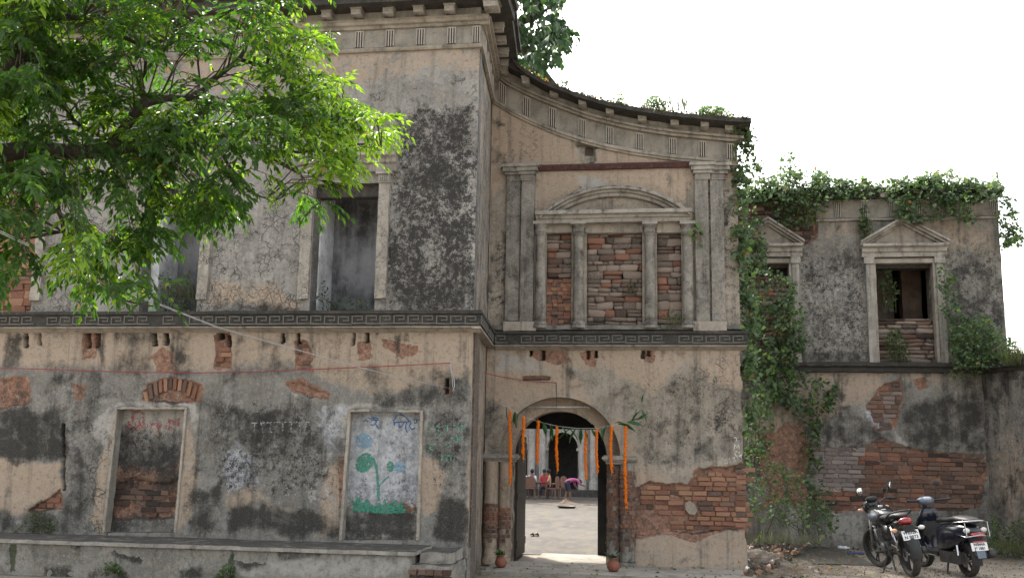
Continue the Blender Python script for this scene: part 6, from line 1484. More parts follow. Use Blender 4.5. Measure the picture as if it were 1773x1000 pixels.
for (a,c,ang,s) in [(878,704,-95,1),(891,712,-88,1),(894,713,-98,1.2),(898,718,-105,1),(938,731,-60,1),(941,731,-75,1.1),(951,735,-70,1.2),(958,737,-110,1.1),(972,738,-50,.9),(984,741,-40,1.1),(990,741,-150,1.2),(998,742,-125,1.2),(1004,742,-80,1),(1008,742,-100,1.2),(1012,743,-60,.9),(1022,742,-50,1),(1050,738,-115,1.1),(1040,741,-70,.9),(1070,734,-8,1.2),(1074,733,-20,1.3),(1086,731,-5,1.2),(1090,730,25,1.1),(1095,728,60,1),(1098,728,85,.9),(1104,727,40,.9),(1110,709,-60,1.0),(1112,697,88,.7),(1078,732,170,.6)]:
    o=bpy.data.objects.new('leaf',lme); C.objects.link(o); o.parent=LS; o.location=Vector(at3(a,c,YS-random.uniform(0,.03)))-origin(LS); A_=R(ang)
    # leaf long axis +Y -> hangs in the XZ plane
    d=Vector((math.cos(A_),random.uniform(-.35,.1),math.sin(A_))); o.rotation_mode='QUATERNION'; o.rotation_quaternion=d.to_track_quat('Y','Z')@Euler((0,random.uniform(-.8,.8),0)).to_quaternion(); o.scale=(s,s,s)
def mari():
    t=NT('marigold'); n=t.noise(90,3,.6); c=t.mix(t.ss(n,.35,.7),(.85,.16,.008),(.95,.33,.02)); p=t.pbsdf(c,.8,t.bump(n,1,.01),0,.2); tr=t.n('BsdfTranslucent'); tr.inputs[0].default_value=(1,.25,.02,1); mx=t.n('MixShader'); mx.inputs[0].default_value=.25; t.t.links.new(p,mx.inputs[1]); t.t.links.new(tr.outputs[0],mx.inputs[2]); return t.done(mx.outputs[0])
MARI=mari(); THR=simple('thread',(.5,.3,.1),.8)
for (x,yt,yb,lb) in [(884,712,838,'longest of the left marigold garlands, outermost in front of the left impost'),(906,722,794,'marigold garland second from the left end of the string'),(931,729,801,'marigold garland third from the left, ragged at its tip'),(964,740,814,'marigold garland hanging before the middle of the dark far arch'),(1014,747,831,'marigold garland with a separate flower at its tip, right of the far arch'),(1033,744,818,'thick marigold garland at the inner right jamb of the entrance'),(1058,738,817,'thin marigold garland hanging over the right arch reveal'),(1083,738,879,'very long marigold garland at the far right with loose flowers at its tip')]:
    p=at3(x,yt,YS-.02); q=at3(x-1.5 if x==884 else x+.5,yb,YS-.02); g=thing('marigold_garland',p,lb,'garland','marigold garlands hanging across the entrance')
    b=MB(); ln=p[2]-q[2]; nb=int(ln/.021); r=.025
    for i in range(nb):
        t=i/(nb-1); cx=p[0]+(q[0]-p[0])*t+random.uniform(-.006,.006)+.008*math.sin(t*5+x); cz=p[2]-ln*t
        if t>.93 and (x in(1014,1083)) and i%3==0: continue
        rr=r*random.uniform(.75,1.25)*(.75 if t>.93 else 1); b.lathe([(0,.012),(rr*.8,.010),(rr,.0),(rr*.8,-.01),(0,-.012)],(cx,YS-.02+random.uniform(-.003,.003),cz),9)
    b.build('flowers',MARI,g); b=MB(); c_=at3(x,min(yt,735),YS); b.tube([(p[0],YS-.02,p[2]+.04),(p[0],YS-.02,p[2]),(q[0],YS-.02,q[2]-.05)],.003,4); b.build('thread',THR,g)
CLAY=simple('terracotta',(.20,.075,.045),.75,scale=9,bump=.2,var=.3)
for (px,py,lb,wl) in [(867,981,'round clay pot with a leafy sprig at the left foot of the entrance','l'),(1062,988,'round clay pot at the right foot of the entrance','r')]:
    X,Y_=onZ(px,py,.05); g=thing('clay_pot',(X,Y_,.05),lb,'pot'); r=.088 if wl=='l' else .095
    b=MB(); b.lathe([(0,0),(r*.6,.0),(r*.95,r*.45),(r,r*.85),(r*.85,r*1.35),(r*.55,r*1.6),(r*.5,r*1.75),(r*.68,r*1.95),(r*.6,r*1.98),(r*.42,r*1.75),(0,r*1.6)],(X,Y_,.05),20); b.build('pot',CLAY,g,smooth=True)
    if wl=='l':
        n=26; P=np.tile([[X,Y_,.05+r*1.8]],(n,1))+rng.normal(0,.015,(n,3)); leaves('sprig',MANGO,g,P,np.stack([rng.normal(-.2,.6,n),rng.normal(0,.5,n),np.abs(rng.normal(.9,.4,n))],1),rng.uniform(.08,.15,n),tints(n,.4,0),aspect=.13,fold=.05,droop=.3)
    else:
        n=9; P=np.tile([[X,Y_,.05+r*1.8]],(n,1))+rng.normal(0,.015,(n,3)); leaves('sprig',BUSH,g,P,np.stack([rng.normal(.1,.5,n),rng.normal(0,.4,n),np.abs(rng.normal(.7,.4,n))],1),rng.uniform(.1,.17,n),tints(n,.0,0),aspect=.2,fold=.05,droop=.3)

# ================================================================ COURTYARD: people, chairs, slippers
SKIN=simple('brown_skin',(.16,.08,.05),.6); HAIR=simple('black_hair',(.012,.01,.01),.5)
def cloth(n,c): return simple(n,c,.85,scale=30,var=.12)
def person(loc,rz,label,J,shirt,trou,seated=False,bare_legs=False):
    """J: joint name -> (x,y,z) in a frame facing +y; one continuous skinned body"""
    root=thing('person',loc,label,'person',rz=rz)
    names=list(J); idx={n:i for i,n in enumerate(names)}; E_=[('pelvis','waist'),('waist','chest'),('chest','neck'),('neck','head'),('head','crown')]
    for s in 'lr': E_+=[('chest','sh'+s),('sh'+s,'el'+s),('el'+s,'wr'+s),('wr'+s,'ha'+s),('pelvis','hp'+s),('hp'+s,'kn'+s),('kn'+s,'an'+s),('an'+s,'to'+s)]
    me=bpy.data.meshes.new('b'); me.from_pydata([J[n] for n in names],[(idx[a],idx[c]) for a,c in E_],[]); o=bpy.data.objects.new('b',me); C.objects.link(o)
    bpy.context.view_layer.objects.active=o; m=o.modifiers.new('s','SKIN'); 
    rad=dict(pelvis=.135,waist=.115,chest=.14,neck=.052,head=.088,crown=.06,sh=.062,el=.042,wr=.03,ha=.036,hp=.09,kn=.06,an=.042,to=.038)
    for n,i in idx.items():
        k=n if n in rad else n[:2]; r=rad[k]; me.skin_vertices[0].data[i].radius=(r,r*.85 if k in('chest','waist','pelvis') else r); me.skin_vertices[0].data[i].use_root=(n=='pelvis')
    o.modifiers.new('d','SUBSURF').levels=1
    dg=bpy.context.evaluated_depsgraph_get(); ev=o.evaluated_get(dg); me2=bpy.data.meshes.new_from_object(ev); bpy.data.objects.remove(o)
    segs=[(np.array(J[a]),np.array(J[c]),a,c) for a,c in E_]
    me2.materials.clear()
    for mt in (SKIN,shirt,trou): me2.materials.append(mt)
    for p in me2.polygons:
        c=np.array(p.center); best=(9,None)
        for a,bb,na,nb in segs:
            e=bb-a;t=np.clip((c-a)@e/(e@e),0,1);d=np.linalg.norm(a+e*t-c)
            if d<best[0]: best=(d,(na,nb))
        na,nb=best[1]; mi=0
        if na in('chest','waist','pelvis') and nb in ('waist','chest') or nb[:2]=='sh' or na[:2]=='sh' : mi=1
        if nb[:2]=='hp' or na[:2]=='hp' : mi=2
        if na[:2]=='kn' and not bare_legs: mi=2
        p.material_index=mi; p.use_smooth=True
    link('body',me2,None,root); root.scale=(.88,.88,.9)
    h=np.array(J['head']);c=np.array(J['crown']); b=MB(); b.ell(tuple((h+c)/2+np.array([0,-.02,.02])),(.098,.105,.11),12,8); o=b.build('hair',HAIR,root,local=True,smooth=True)
    return root
def fixlocal():
    pass
_b=MB.build
seatJ=dict(pelvis=(0,0,.5),waist=(0,-.01,.68),chest=(0,0,.9),neck=(0,.02,1.06),head=(0,.05,1.17),crown=(0,.05,1.27),shl=(-.17,0,.98),ell=(-.22,.1,.75),wrl=(-.15,.32,.72),hal=(-.12,.39,.73),shr=(.17,0,.98),elr=(.22,.1,.75),wrr=(.15,.32,.72),har=(.12,.39,.73),hpl=(-.1,.05,.48),knl=(-.12,.45,.5),anl=(-.12,.45,.1),tol=(-.12,.56,.05),hpr=(.1,.05,.48),knr=(.12,.45,.5),anr=(.12,.45,.1),tor=(.12,.56,.05))
bendJ=dict(pelvis=(0,0,.82),waist=(.0,.16,.93),chest=(0,.38,.98),neck=(0,.52,.93),head=(0,.62,.86),crown=(0,.7,.8),shl=(-.17,.42,.94),ell=(-.2,.5,.68),wrl=(-.12,.62,.5),hal=(-.1,.66,.43),shr=(.17,.42,.94),elr=(.24,.55,.75),wrr=(.25,.75,.68),har=(.25,.82,.66),hpl=(-.1,0,.8),knl=(-.12,.07,.45),anl=(-.12,-.02,.08),tol=(-.12,.1,.04),hpr=(.1,0,.8),knr=(.14,.1,.45),anr=(.16,.1,.08),tor=(.16,.22,.04))
def gp(px,py,z=0.004): 
    x,y=onZ(px,py,z); return (x,y,z)
person(gp(981,868),R(-60),'person in a magenta top bending over a heap of earth in the courtyard',bendJ,cloth('magenta_cotton',(.42,.10,.24)),cloth('navy_cotton',(.03,.03,.05)),bare_legs=True)
WSH=cloth('white_cotton',(.62,.63,.68)); DKT=cloth('dark_trousers',(.04,.04,.055))
person(gp(905,862),R(200),'seated person in a white shirt, nearest the left jamb in the courtyard',seatJ,WSH,DKT)
person(gp(921,862),R(20),'seated person in a white shirt turned away, on the second chair from left',seatJ,WSH,DKT)
person(gp(942,861),R(185),'seated person in a red shirt across the courtyard table',seatJ,cloth('red_cotton',(.42,.04,.05)),DKT)
person(gp(951,861),R(100),'seated person in a peach shirt beside the one in red',seatJ,cloth('peach_cotton',(.6,.33,.2)),DKT)
CHR=simple('brown_plastic',(.15,.075,.05),.45,var=.15)
def chair(loc,rz,label,first=[None]):
    if first[0] is None:
        r=thing('chair',loc,label,'chair','brown plastic chairs in the courtyard',rz=rz)
        def part(nm,f): b=MB(); f(b); me=bpy.data.meshes.new(nm); me.from_pydata(b.v,[],b.f); me.materials.append(CHR); link(nm,me,None,r)
        part('seat',lambda b:b.rbox(-.22,.22,-.2,.22,.42,.45,step=.1,j=.004)); part('backrest',lambda b:b.prism([(-.2,.47),(.2,.47),(.23,.75),(.17,.9),(0,.94),(-.17,.9),(-.23,.75)],-.24,-.21))
        for sx in(-1,1):
            for sy in(-1,1): part('leg',lambda b:b.tube([(sx*.19,sy*.19,.43),(sx*.23,sy*.22,0)],[.024,.018],5))
            part('armrest',lambda b:b.tube([(sx*.22,-.2,.62),(sx*.25,.1,.64),(sx*.24,.2,.45)],.018,5))
        first[0]=r; return r
    s=first[0]; r=s.copy(); C.objects.link(r); r.location=loc; r.rotation_euler=(0,0,rz); r['label']=label
    for ch in s.children: c=ch.copy(); C.objects.link(c); c.parent=r
    return r
chair(gp(916,864),R(15),'brown chair with its high back to the gate, second from left'); chair(gp(905,862),R(200),'brown chair under the leftmost seated person'); chair(gp(956,864),R(75),'brown chair tilted back toward the right, in the middle of the row')
chair(gp(942,861),R(185),'brown chair under the person in red'); chair(gp(968,863),R(60),'empty brown chair with arms at the right end of the row')
TB=thing('table',gp(932,862),'low dark table between the seated people in the courtyard','table'); X,Y_,_z=gp(932,862)
b=MB(); b.rbox(X-.45,X+.45,Y_-.3,Y_+.3,.6,.64,step=.2,j=.003); b.build('tabletop',DARKWOOD,TB)
for sx in(-.4,.4):
    for sy in(-.25,.25): b=MB(); b.box(X+sx-.02,X+sx+.02,Y_+sy-.02,Y_+sy+.02,0.005,.6); b.build('leg',DARKWOOD,TB)
X,Y_,_z=gp(981,872); EH=thing('earth_heap',(X,Y_,0),'small heap of sandy earth under the bending person','earth'); 
em=simple('sandy_earth',(.17,.125,.09),.95,scale=9,bump=.8,var=.4)
b=MB(); b.lathe([(0,.2),(.1,.17),(.22,.07),(.5,.02),(1.1,.0)],(X,Y_,0.004),18,sq=(1,.7)); 
b.v=[(v[0]+random.uniform(-.03,.03),v[1]+random.uniform(-.03,.03),v[2]+random.uniform(-.01,.015)) for v in b.v]; b.build('heap',em,EH,smooth=True)
X,Y_,_z=gp(981,879); IB=thing('shallow_pan',(X,Y_,0),'black pan lying on the courtyard floor before the earth heap','pan'); b=MB(); b.lathe([(0,.02),(.25,.02),(.32,.07),(.33,.07),(.27,.01),(0,.006)],(X,Y_,.005),18); b.build('pan',simple('black_iron',(.02,.02,.02),.6),IB)
SLP_M=simple('black_rubber',(.02,.018,.017),.6)
for (px,lb) in ((921.5,'left one of the two black slippers on the courtyard floor'),(929.5,'right one of the two black slippers on the courtyard floor')):
    X,Y_,z=gp(px,928); g=thing('slipper',(X,Y_,0),lb,'slipper','pair of slippers'); b=MB(); b.prism([(X+.045*math.cos(t)*(1.0 if math.sin(t)>0 else .8),Y_+.13*math.sin(t)) for t in np.linspace(0,2*math.pi,16,endpoint=False)],.006,.03,axis='z'); b.build('sole',simple('pale_sole',(.3,.24,.18),.8),g)
    b=MB(); b.ell((X,Y_+.0,.035),(.047,.07,.055),10,6); b.build('strap',SLP_M,g,smooth=True)
# ================================================================ DEBRIS
def stones(name,label,poly_px,n,mat,s0,s1,mats=None,cat='debris',z=0.0,dens=None):
    pts=inpoly_pts(poly_px,n,(),dens); V=[];F=[]
    for a,c in pts:
        x,y=onZ(a,c,z); s=random.uniform(s0,s1)*random.choice([.5,.7,1]); q=Euler([random.uniform(0,6) for _ in range(3)]).to_matrix(); b0=len(V)
        zz=z+s*.25
        for v in ((-1,-1,-1),(1,-1,-1),(1,1,-1),(-1,1,-1),(-1,-1,1),(1,-1,1),(1,1,1),(-1,1,1)):
            w=q@Vector((v[0]*s*random.uniform(.35,.6),v[1]*s*random.uniform(.3,.5),v[2]*s*random.uniform(.15,.35))); V.append((x+w.x,y+w.y,zz+w.z))
        F+=[tuple(i+b0 for i in f) for f in [(0,3,2,1),(4,5,6,7),(0,1,5,4),(1,2,6,5),(2,3,7,6),(3,0,4,7)]]
    me=bpy.data.meshes.new(name); me.from_pydata(V,[],F); me.materials.append(mat); o=link(name,me,None); setp(o,label,cat,kind='stuff'); return o
dirt=simple('earth_debris',(.11,.09,.07),.95,scale=6,bump=1,var=.45)
X,Y_=onZ(1345,950); MD=MB(); 
def heapz(x,y): return max(0,.17*math.exp(-((x-1.65)/.5)**2-((y-17.4)/1.6)**2)-.01)
xs=np.linspace(1.2,3.1,44); ys=np.linspace(15.0,20.6,90); V=[];F=[]
for y in ys:
    for x in xs: V.append((x,y,heapz(x,y)+float(fbm(np.array(x*7),np.array(y*7),4)-.5)*.14*(heapz(x,y)>0)-.015))
nx=len(xs); F=[(j*nx+i,j*nx+i+1,(j+1)*nx+i+1,(j+1)*nx+i) for j in range(len(ys)-1) for i in range(nx-1)]
me=bpy.data.meshes.new('earth_bank'); me.from_pydata(V,[],F); me.materials.append(dirt); o=link('earth_bank',me,None,smooth=True); setp(o,kind='structure')
stones('rubble_scatter','scatter of broken brick and plaster crumbs at the right foot of the gatehouse',[(1292,925),(1330,915),(1420,925),(1400,950),(1340,985),(1295,998)],620,dirt,.03,.12,z=.05)
stones('brick_crumbs','small brick crumbs strewn along the gatehouse corner',[(1292,940),(1360,930),(1400,945),(1330,990),(1292,995)],110,BR['orange'],.03,.1,z=.06)
stones('paper_litter','white paper scraps lying in the rubble by the gatehouse corner',[(1292,920),(1360,915),(1410,940),(1330,985),(1292,990)],60,simple('litter_white',(.6,.6,.58),.7),.03,.07,z=.07,cat='litter')
stones('gravel','loose gravel and leaf litter on the ground before the parked bikes',[(1300,960),(1773,960),(1773,1000),(1300,1000)],900,dirt,.008,.022,z=.0,cat='gravel')
stones('gravel','loose gravel along the foot of the side wing',[(1380,935),(1773,930),(1773,965),(1400,955)],500,dirt,.015,.05,z=.0,cat='gravel')
X,Y_=onZ(1482,957); g=thing('blue_rag',(X,Y_,0),'flat blue plastic scrap on the ground left of the motorcycle','litter'); b=MB(); b.rbox(X-.15,X+.14,Y_-.1,Y_+.1,.002,.014,step=.05,j=.01); b.build('scrap',simple('blue_plastic',(.05,.06,.22),.5),g)
X,Y_=onZ(1460,951); g=thing('plastic_bottle',(X,Y_,0),'crushed clear plastic bottle lying by the foot of the side wing','bottle'); b=MB(); b.lathe([(0,-.1),(.035,-.1),(.038,-.04),(.03,0),(.038,.05),(.015,.09),(.015,.12),(0,.12)],(X,Y_,.04),10,axis='x'); b.build('bottle',simple('cloudy_plastic',(.55,.57,.58),.25),g,smooth=True)
X,Y_=onZ(1308,971); g=thing('orange_wrapper',(X,Y_,0.06),'orange wrapper in the rubble by the gatehouse corner','litter'); b=MB(); b.rbox(X-.06,X+.06,Y_-.04,Y_+.04,.07,.09,step=.03,j=.012); b.build('wrapper',simple('orange_foil',(.5,.17,.08),.5),g)

# ================================================================ MOTORCYCLE AND SCOOTER
BLK=simple('black_gloss_paint',(.012,.012,.014),.22,var=.2,spec=.6); MBLK=simple('matt_black',(.02,.02,.02),.65); RUB=simple('dusty_tyre_rubber',(.03,.028,.025),.85,dirt=.6,scale=14); CHROME=simple('chrome',(.38,.38,.39),.18,metal=1,var=.05); ALU=simple('cast_alloy',(.25,.25,.25),.4,metal=.8)
SEATM=simple('black_vinyl',(.018,.018,.02),.5,scale=30,bump=.3); LENSR=simple('red_lens',(.25,.01,.012),.15,spec=.8); LENSW=simple('clear_lens',(.55,.53,.5),.12,spec=.9); MIRR=simple('mirror_glass',(.85,.88,.9),.05,metal=1,var=.02); PLATE=simple('white_plate',(.66,.66,.66),.45,var=.08); GREYB=simple('grey_blue_panel',(.10,.12,.16),.3,var=.15,spec=.6); LENSO=simple('pale_orange_lens',(.6,.33,.2),.2); INK=simple('black_ink',(.015,.015,.02),.6)
SILV=simple('silver_plastic',(.42,.44,.47),.25,metal=.4)
def lp(root,name,mat,fn,smooth=False,parent=None):
    b=MB(); fn(b); return b.build(name,mat,parent or root,smooth=smooth,local=True)
def textpart(root,parent,txt,size,mat,M_,name='plate_lettering'):
    cu=bpy.data.curves.new('t','FONT'); cu.body=txt; cu.size=size; cu.align_x='CENTER'; cu.align_y='CENTER'; cu.extrude=.0008; cu.offset=.0016; o=bpy.data.objects.new('t',cu); C.objects.link(o)
    dg=bpy.context.evaluated_depsgraph_get(); me=bpy.data.meshes.new_from_object(o.evaluated_get(dg)); bpy.data.objects.remove(o); me.transform(M_); me.materials.clear(); me.materials.append(mat); return link(name,me,None,parent)
def wheel(root,x,r,w,name='wheel',alloy=True,yaw=0):
    ww=lp(root,name,ALU,lambda b:b.lathe([(.035,-.04),(.035,.04)],(0,0,0),12,axis='y'),True)
    def ty(b):
        pr=[(r-.055+.0,-w*.42),(r-.02,-w*.5),(r-.004,-w*.3),(r,0),(r-.004,w*.3),(r-.02,w*.5),(r-.055,w*.42),(r-.062,0),(r-.055,-w*.42)]; b.lathe(pr,(0,0,0),30,axis='y')
    lp(root,'tyre',RUB,ty,True,parent=ww)
    lp(root,'rim',MBLK if alloy else ALU,lambda b:b.lathe([(r-.06,-w*.38),(r-.075,-w*.3),(r-.078,w*.3),(r-.06,w*.38)],(0,0,0),30,axis='y'),True,parent=ww)
    def sp(b):
        for k in range(5):
            a=2*math.pi*k/5+.3
            for s in(-.12,.12): b.tube([(math.cos(a)*.03,0,math.sin(a)*.03),(math.cos(a+s)*(r-.07),0,math.sin(a+s)*(r-.07))],.011,5)
    lp(root,'spokes',MBLK,sp,parent=ww); lp(root,'brake_disc',ALU,lambda b:b.lathe([(.04,.045),(.09,.045),(.09,.05),(.04,.05)],(0,0,0),20,axis='y'),parent=ww)
    ww.location=(x,0,r); ww.rotation_euler=(0,random.uniform(0,2),yaw); return ww
def heading(p,px_front,wb):
    best=None
    for k in range(0,700):
        h=R(-5+k*.1); x=p[0]-wb*math.sin(h); y=p[1]+wb*math.cos(h); q=float(proj(np.array([x]),np.array([y]),np.array([0.]))[0][0]); d=abs(q-px_front)
        if best is None or d<best[0]: best=(d,h)
    return best[1]
S=1.06
# ---------- motorcycle
p=onZ(1580,997); wb=1.27; hd=heading(p,1526,wb*S); X0=p[0]-math.sin(hd)*.6*S; Y0=p[1]+math.cos(hd)*.6*S
MC=thing('motorcycle',(X0,Y0,0),'black motorcycle with round mirrors up, parked left of the scooter, seen from behind','motorcycle'); MC.rotation_euler=(R(-7) if False else 0,0,math.pi/2+hd)
MC.rotation_mode='XYZ'; MC.scale=(S,S,S); MC.rotation_euler=(R(-9),0,math.pi/2+hd)
rw,fwh=wheel(MC,-.62,.305,.11),wheel(MC,.65,.30,.09,yaw=R(22))
lp(MC,'front_fork',ALU,lambda b:[b.tube([(.645,s*.075,.30),(.50,s*.075,.78)],[.024,.02],8) for s in (1,)],True); lp(MC,'front_fork',ALU,lambda b:b.tube([(.645,-.075,.30),(.50,-.075,.78)],[.024,.02],8),True)
def fender(cx,cz,r,a0,a1,w,mt,name):
    def f(b):
        vs=[];n=16
        for i in range(n+1):
            a=a0+(a1-a0)*i/n
            for (dw,dr) in ((-w,-.03),(-w*.8,.0),(0,.012),(w*.8,0),(w,-.03)): vs.append((cx+math.cos(a)*(r+dr),dw,cz+math.sin(a)*(r+dr)))
        for i in range(n+1):
            a=a0+(a1-a0)*i/n
            for (dw,dr) in ((-w,-.035),(-w*.8,-.006),(0,.005),(w*.8,-.006),(w,-.035)): vs.append((cx+math.cos(a)*(r+dr),dw,cz+math.sin(a)*(r+dr)))
        m=(n+1)*5; fs=[(i*5+k,(i+1)*5+k,(i+1)*5+k+1,i*5+k+1) for i in range(n) for k in range(4)]; fs+=[tuple(reversed([q+m for q in f])) for f in fs]; fs+=[(0,1,2,3,4,4+m,3+m,2+m,1+m,m)]
        b.add(vs,[tuple(dict.fromkeys(f)) for f in fs])
    return lp(MC if name!='scooter' else SC,'mudguard' if True else name,mt,f,True)
fender(.65,.30,.335,R(10),R(150),.06,BLK,'mudguard')
fender(-.62,.305,.345,R(70),R(185),.085,MBLK,'mudguard')
def engine(b):
    b.rbox(-.16,.2,-.11,.11,.26,.44,step=.08,j=.012); 
    for k in range(8): b.box(.06+.012*k*.3,.24+.012*k*.3,-.085,.085,.45+k*.022,.462+k*.022)
    b.lathe([(0,.0),(.08,0),(.09,.03),(.07,.045),(0,.05)],(.0,.1,.34),16,axis='y'); b.lathe([(0,0),(.08,0),(.09,-.03),(.07,-.045),(0,-.05)],(.0,-.1,.34),16,axis='y')
lp(MC,'engine',simple('grey_engine',(.09,.09,.09),.45,metal=.5),engine)
def frame(b):
    for s in(-.09,.09): b.tube([(.48,0,.84),(.2,s,.72),(-.2,s,.66),(-.6,s*.9,.74)],.016,6); b.tube([(.45,0,.75),(.30,s*.6,.4),(.2,s*.8,.24),(-.22,s,.25),(-.25,s,.64)],.016,6); b.tube([(-.25,s,.36),(-.62,s,.305)],.018,6)
lp(MC,'frame',MBLK,frame)
for s in (-.1,.1): lp(MC,'rear_shock',CHROME,lambda b:b.tube([(-.56,s,.36),(-.42,s,.68)],[.03,.026],8),True)
def tank(b):
    secs=[(-.16,.06,.66,.80),(-.06,.12,.66,.86),(.1,.155,.68,.92),(.26,.165,.70,.94),(.38,.14,.74,.92),(.45,.06,.80,.89)]; n=14; vs=[]
    for (x,w,z0,z1) in secs:
        for k in range(n):
            a=2*math.pi*k/n; c=math.cos(a);s=math.sin(a); vs.append((x,w*np.sign(c)*abs(c)**.7,(z0+z1)/2+(z1-z0)/2*np.sign(s)*abs(s)**.8))
    b.add(vs,[(i*n+k,(i+1)*n+k,(i+1)*n+(k+1)%n,i*n+(k+1)%n) for i in range(5) for k in range(n)]+[tuple(range(n)),tuple(5*n+k for k in reversed(range(n)))])
tk=lp(MC,'fuel_tank',BLK,tank,True); lp(MC,'fuel_cap',CHROME,lambda b:b.lathe([(0,.02),(.035,.018),(.04,0)],(.16,0,.925),14),True,parent=tk)
lp(MC,'tank_sticker',PLATE,lambda b:b.box(.0,.07,-.02,.045,.885,.893),parent=tk)
lp(MC,'tank_panel',GREYB,lambda b:[b.ell((.2,.13,.79),(.2,.045,.075),12,8)],True); lp(MC,'tank_panel',GREYB,lambda b:[b.ell((.2,-.13,.79),(.2,.045,.075),12,8)],True)
def seat(b):
    secs=[(.02,.09,.76,.80),(-.1,.13,.76,.82),(-.3,.14,.77,.835),(-.42,.13,.78,.86),(-.62,.11,.80,.875),(-.72,.06,.81,.85)]; n=12; vs=[]
    for (x,w,z0,z1) in secs:
        for k in range(n):
            a=2*math.pi*k/n; c=math.cos(a);s=math.sin(a); vs.append((x,w*np.sign(c)*abs(c)**.5,(z0+z1)/2+(z1-z0)/2*np.sign(s)*abs(s)**.6))
    b.add(vs,[(i*n+k,(i+1)*n+k,(i+1)*n+(k+1)%n,i*n+(k+1)%n) for i in range(5) for k in range(n)]+[tuple(range(n)),tuple(5*n+k for k in reversed(range(n)))])
lp(MC,'seat',SEATM,seat,True)
lp(MC,'side_panel',BLK,lambda b:b.ell((-.22,.12,.6),(.17,.03,.1),12,8),True); lp(MC,'side_panel',BLK,lambda b:b.ell((-.22,-.12,.6),(.17,.03,.1),12,8),True)
lp(MC,'tail_cowl',BLK,lambda b:b.ell((-.58,0,.74),(.22,.11,.065),14,8),True)
lp(MC,'tail_lamp',LENSR,lambda b:b.ell((-.755,0,.765),(.06,.10,.055),14,8),True)
lp(MC,'grab_rail',MBLK,lambda b:b.tube([(-.4,.15,.8),(-.62,.15,.88),(-.8,.09,.91),(-.83,0,.915),(-.8,-.09,.91),(-.62,-.15,.88),(-.4,-.15,.8)],.013,6),True)
pl=lp(MC,'number_plate',PLATE,lambda b:b.box(-.006,.006,-.115,.115,-.065,.065)); pl.location=(-.865,0,.585); pl.rotation_euler=(0,R(18),0)
MT=Matrix.Rotation(R(-90),4,'Z')@Matrix.Rotation(R(90),4,'X')
for tx,zz in (('WB52A',.030),('N 8873',-.032)): textpart(MC,pl,tx,.062,INK,Matrix.Translation((-.0068,0,zz))@MT)
lp(MC,'plate_bracket',MBLK,lambda b:b.rbox(-.86,-.62,-.07,.07,.56,.72,step=.06,j=.01))
lp(MC,'mud_flap',simple('grey_flap',(.16,.17,.18),.5),lambda b:b.prism([(-.9,.50),(-.885,.50),(-.93,.33),(-.945,.33)],-.075,.075),False)
lp(MC,'rear_reflector',LENSR,lambda b:b.box(-.905,-.893,-.05,.05,.445,.49))
for s in (-1,1):
    lp(MC,'indicator',LENSO if s>0 else LENSW,lambda b:b.ell((-.79,s*.19,.66),(.03,.05,.03),10,6),True); lp(MC,'indicator_stalk',MBLK,lambda b:b.tube([(-.75,s*.06,.67),(-.79,s*.16,.66)],.012,5))
lp(MC,'exhaust',simple('dark_exhaust',(.05,.05,.05),.35,metal=.7),lambda b:b.tube([(.22,-.08,.42),(.24,-.1,.25),(.0,-.14,.2),(-.3,-.16,.26),(-.78,-.17,.36)],[.02,.022,.03,.048,.05],10),True)
hb=lp(MC,'handlebar',MBLK,lambda b:b.tube([(.32,.36,1.03),(.42,.25,1.05),(.46,.08,.98),(.46,-.08,.98),(.42,-.25,1.05),(.32,-.36,1.03)],.013,7),True)
for s in (-1,1):
    lp(MC,'grip',RUB,lambda b:b.tube([(.31,s*.37,1.03),(.385,s*.285,1.042)],.02,8),True,parent=hb)
    lp(MC,'lever',CHROME,lambda b:b.tube([(.43,s*.25,1.03),(.42,s*.36,1.01)],.007,5),parent=hb)
    lp(MC,'mirror_stem',MBLK,lambda b:b.tube([(.40,s*.25,1.05),(.40,s*.3,1.16),(.38,s*.34,1.22)],.007,5),parent=hb)
    mi=lp(MC,'mirror',MBLK,lambda b:b.ell((0,0,0),(.02,.068,.055),14,8),True,parent=hb); mi.location=(.38,s*.36,1.23); mi.rotation_euler=(R(15*s),R(-8),R(-14*s))
    g_=lp(MC,'mirror_glass',MIRR,lambda b:b.lathe([(0,-.0215),(.05,-.021),(.055,-.014)],(0,0,0),16,axis='x',sq=(1.12,.92)),True,parent=None); g_.parent=mi
for ob in (hb,):
    q=Matrix.Rotation(R(34),3,'Z')@Vector((.46,0,0)); ob.rotation_euler=(0,0,R(34)); ob.location=Vector((.46,0,-.05))-q
hl=lp(MC,'headlamp_fairing',BLK,lambda b:b.ell((.56,0,.9),(.1,.13,.12),14,10),True); lp(MC,'instrument_pod',MBLK,lambda b:b.ell((.5,0,1.02),(.05,.1,.045),12,8),True); lp(MC,'headlamp',LENSW,lambda b:b.ell((.63,0,.89),(.04,.09,.08),12,8),True,parent=hl)
lp(MC,'front_indicator',LENSO,lambda b:b.ell((.5,.2,.88),(.03,.04,.025),10,6),True); lp(MC,'front_indicator',LENSO,lambda b:b.ell((.5,-.2,.88),(.03,.04,.025),10,6),True)
lp(MC,'chain_guard',MBLK,lambda b:b.box(-.6,-.12,.085,.105,.32,.40)); lp(MC,'side_stand',MBLK,lambda b:b.tube([(-.05,.1,.25),(-.12,.24,.03),(-.07,.27,.03)],.013,6))
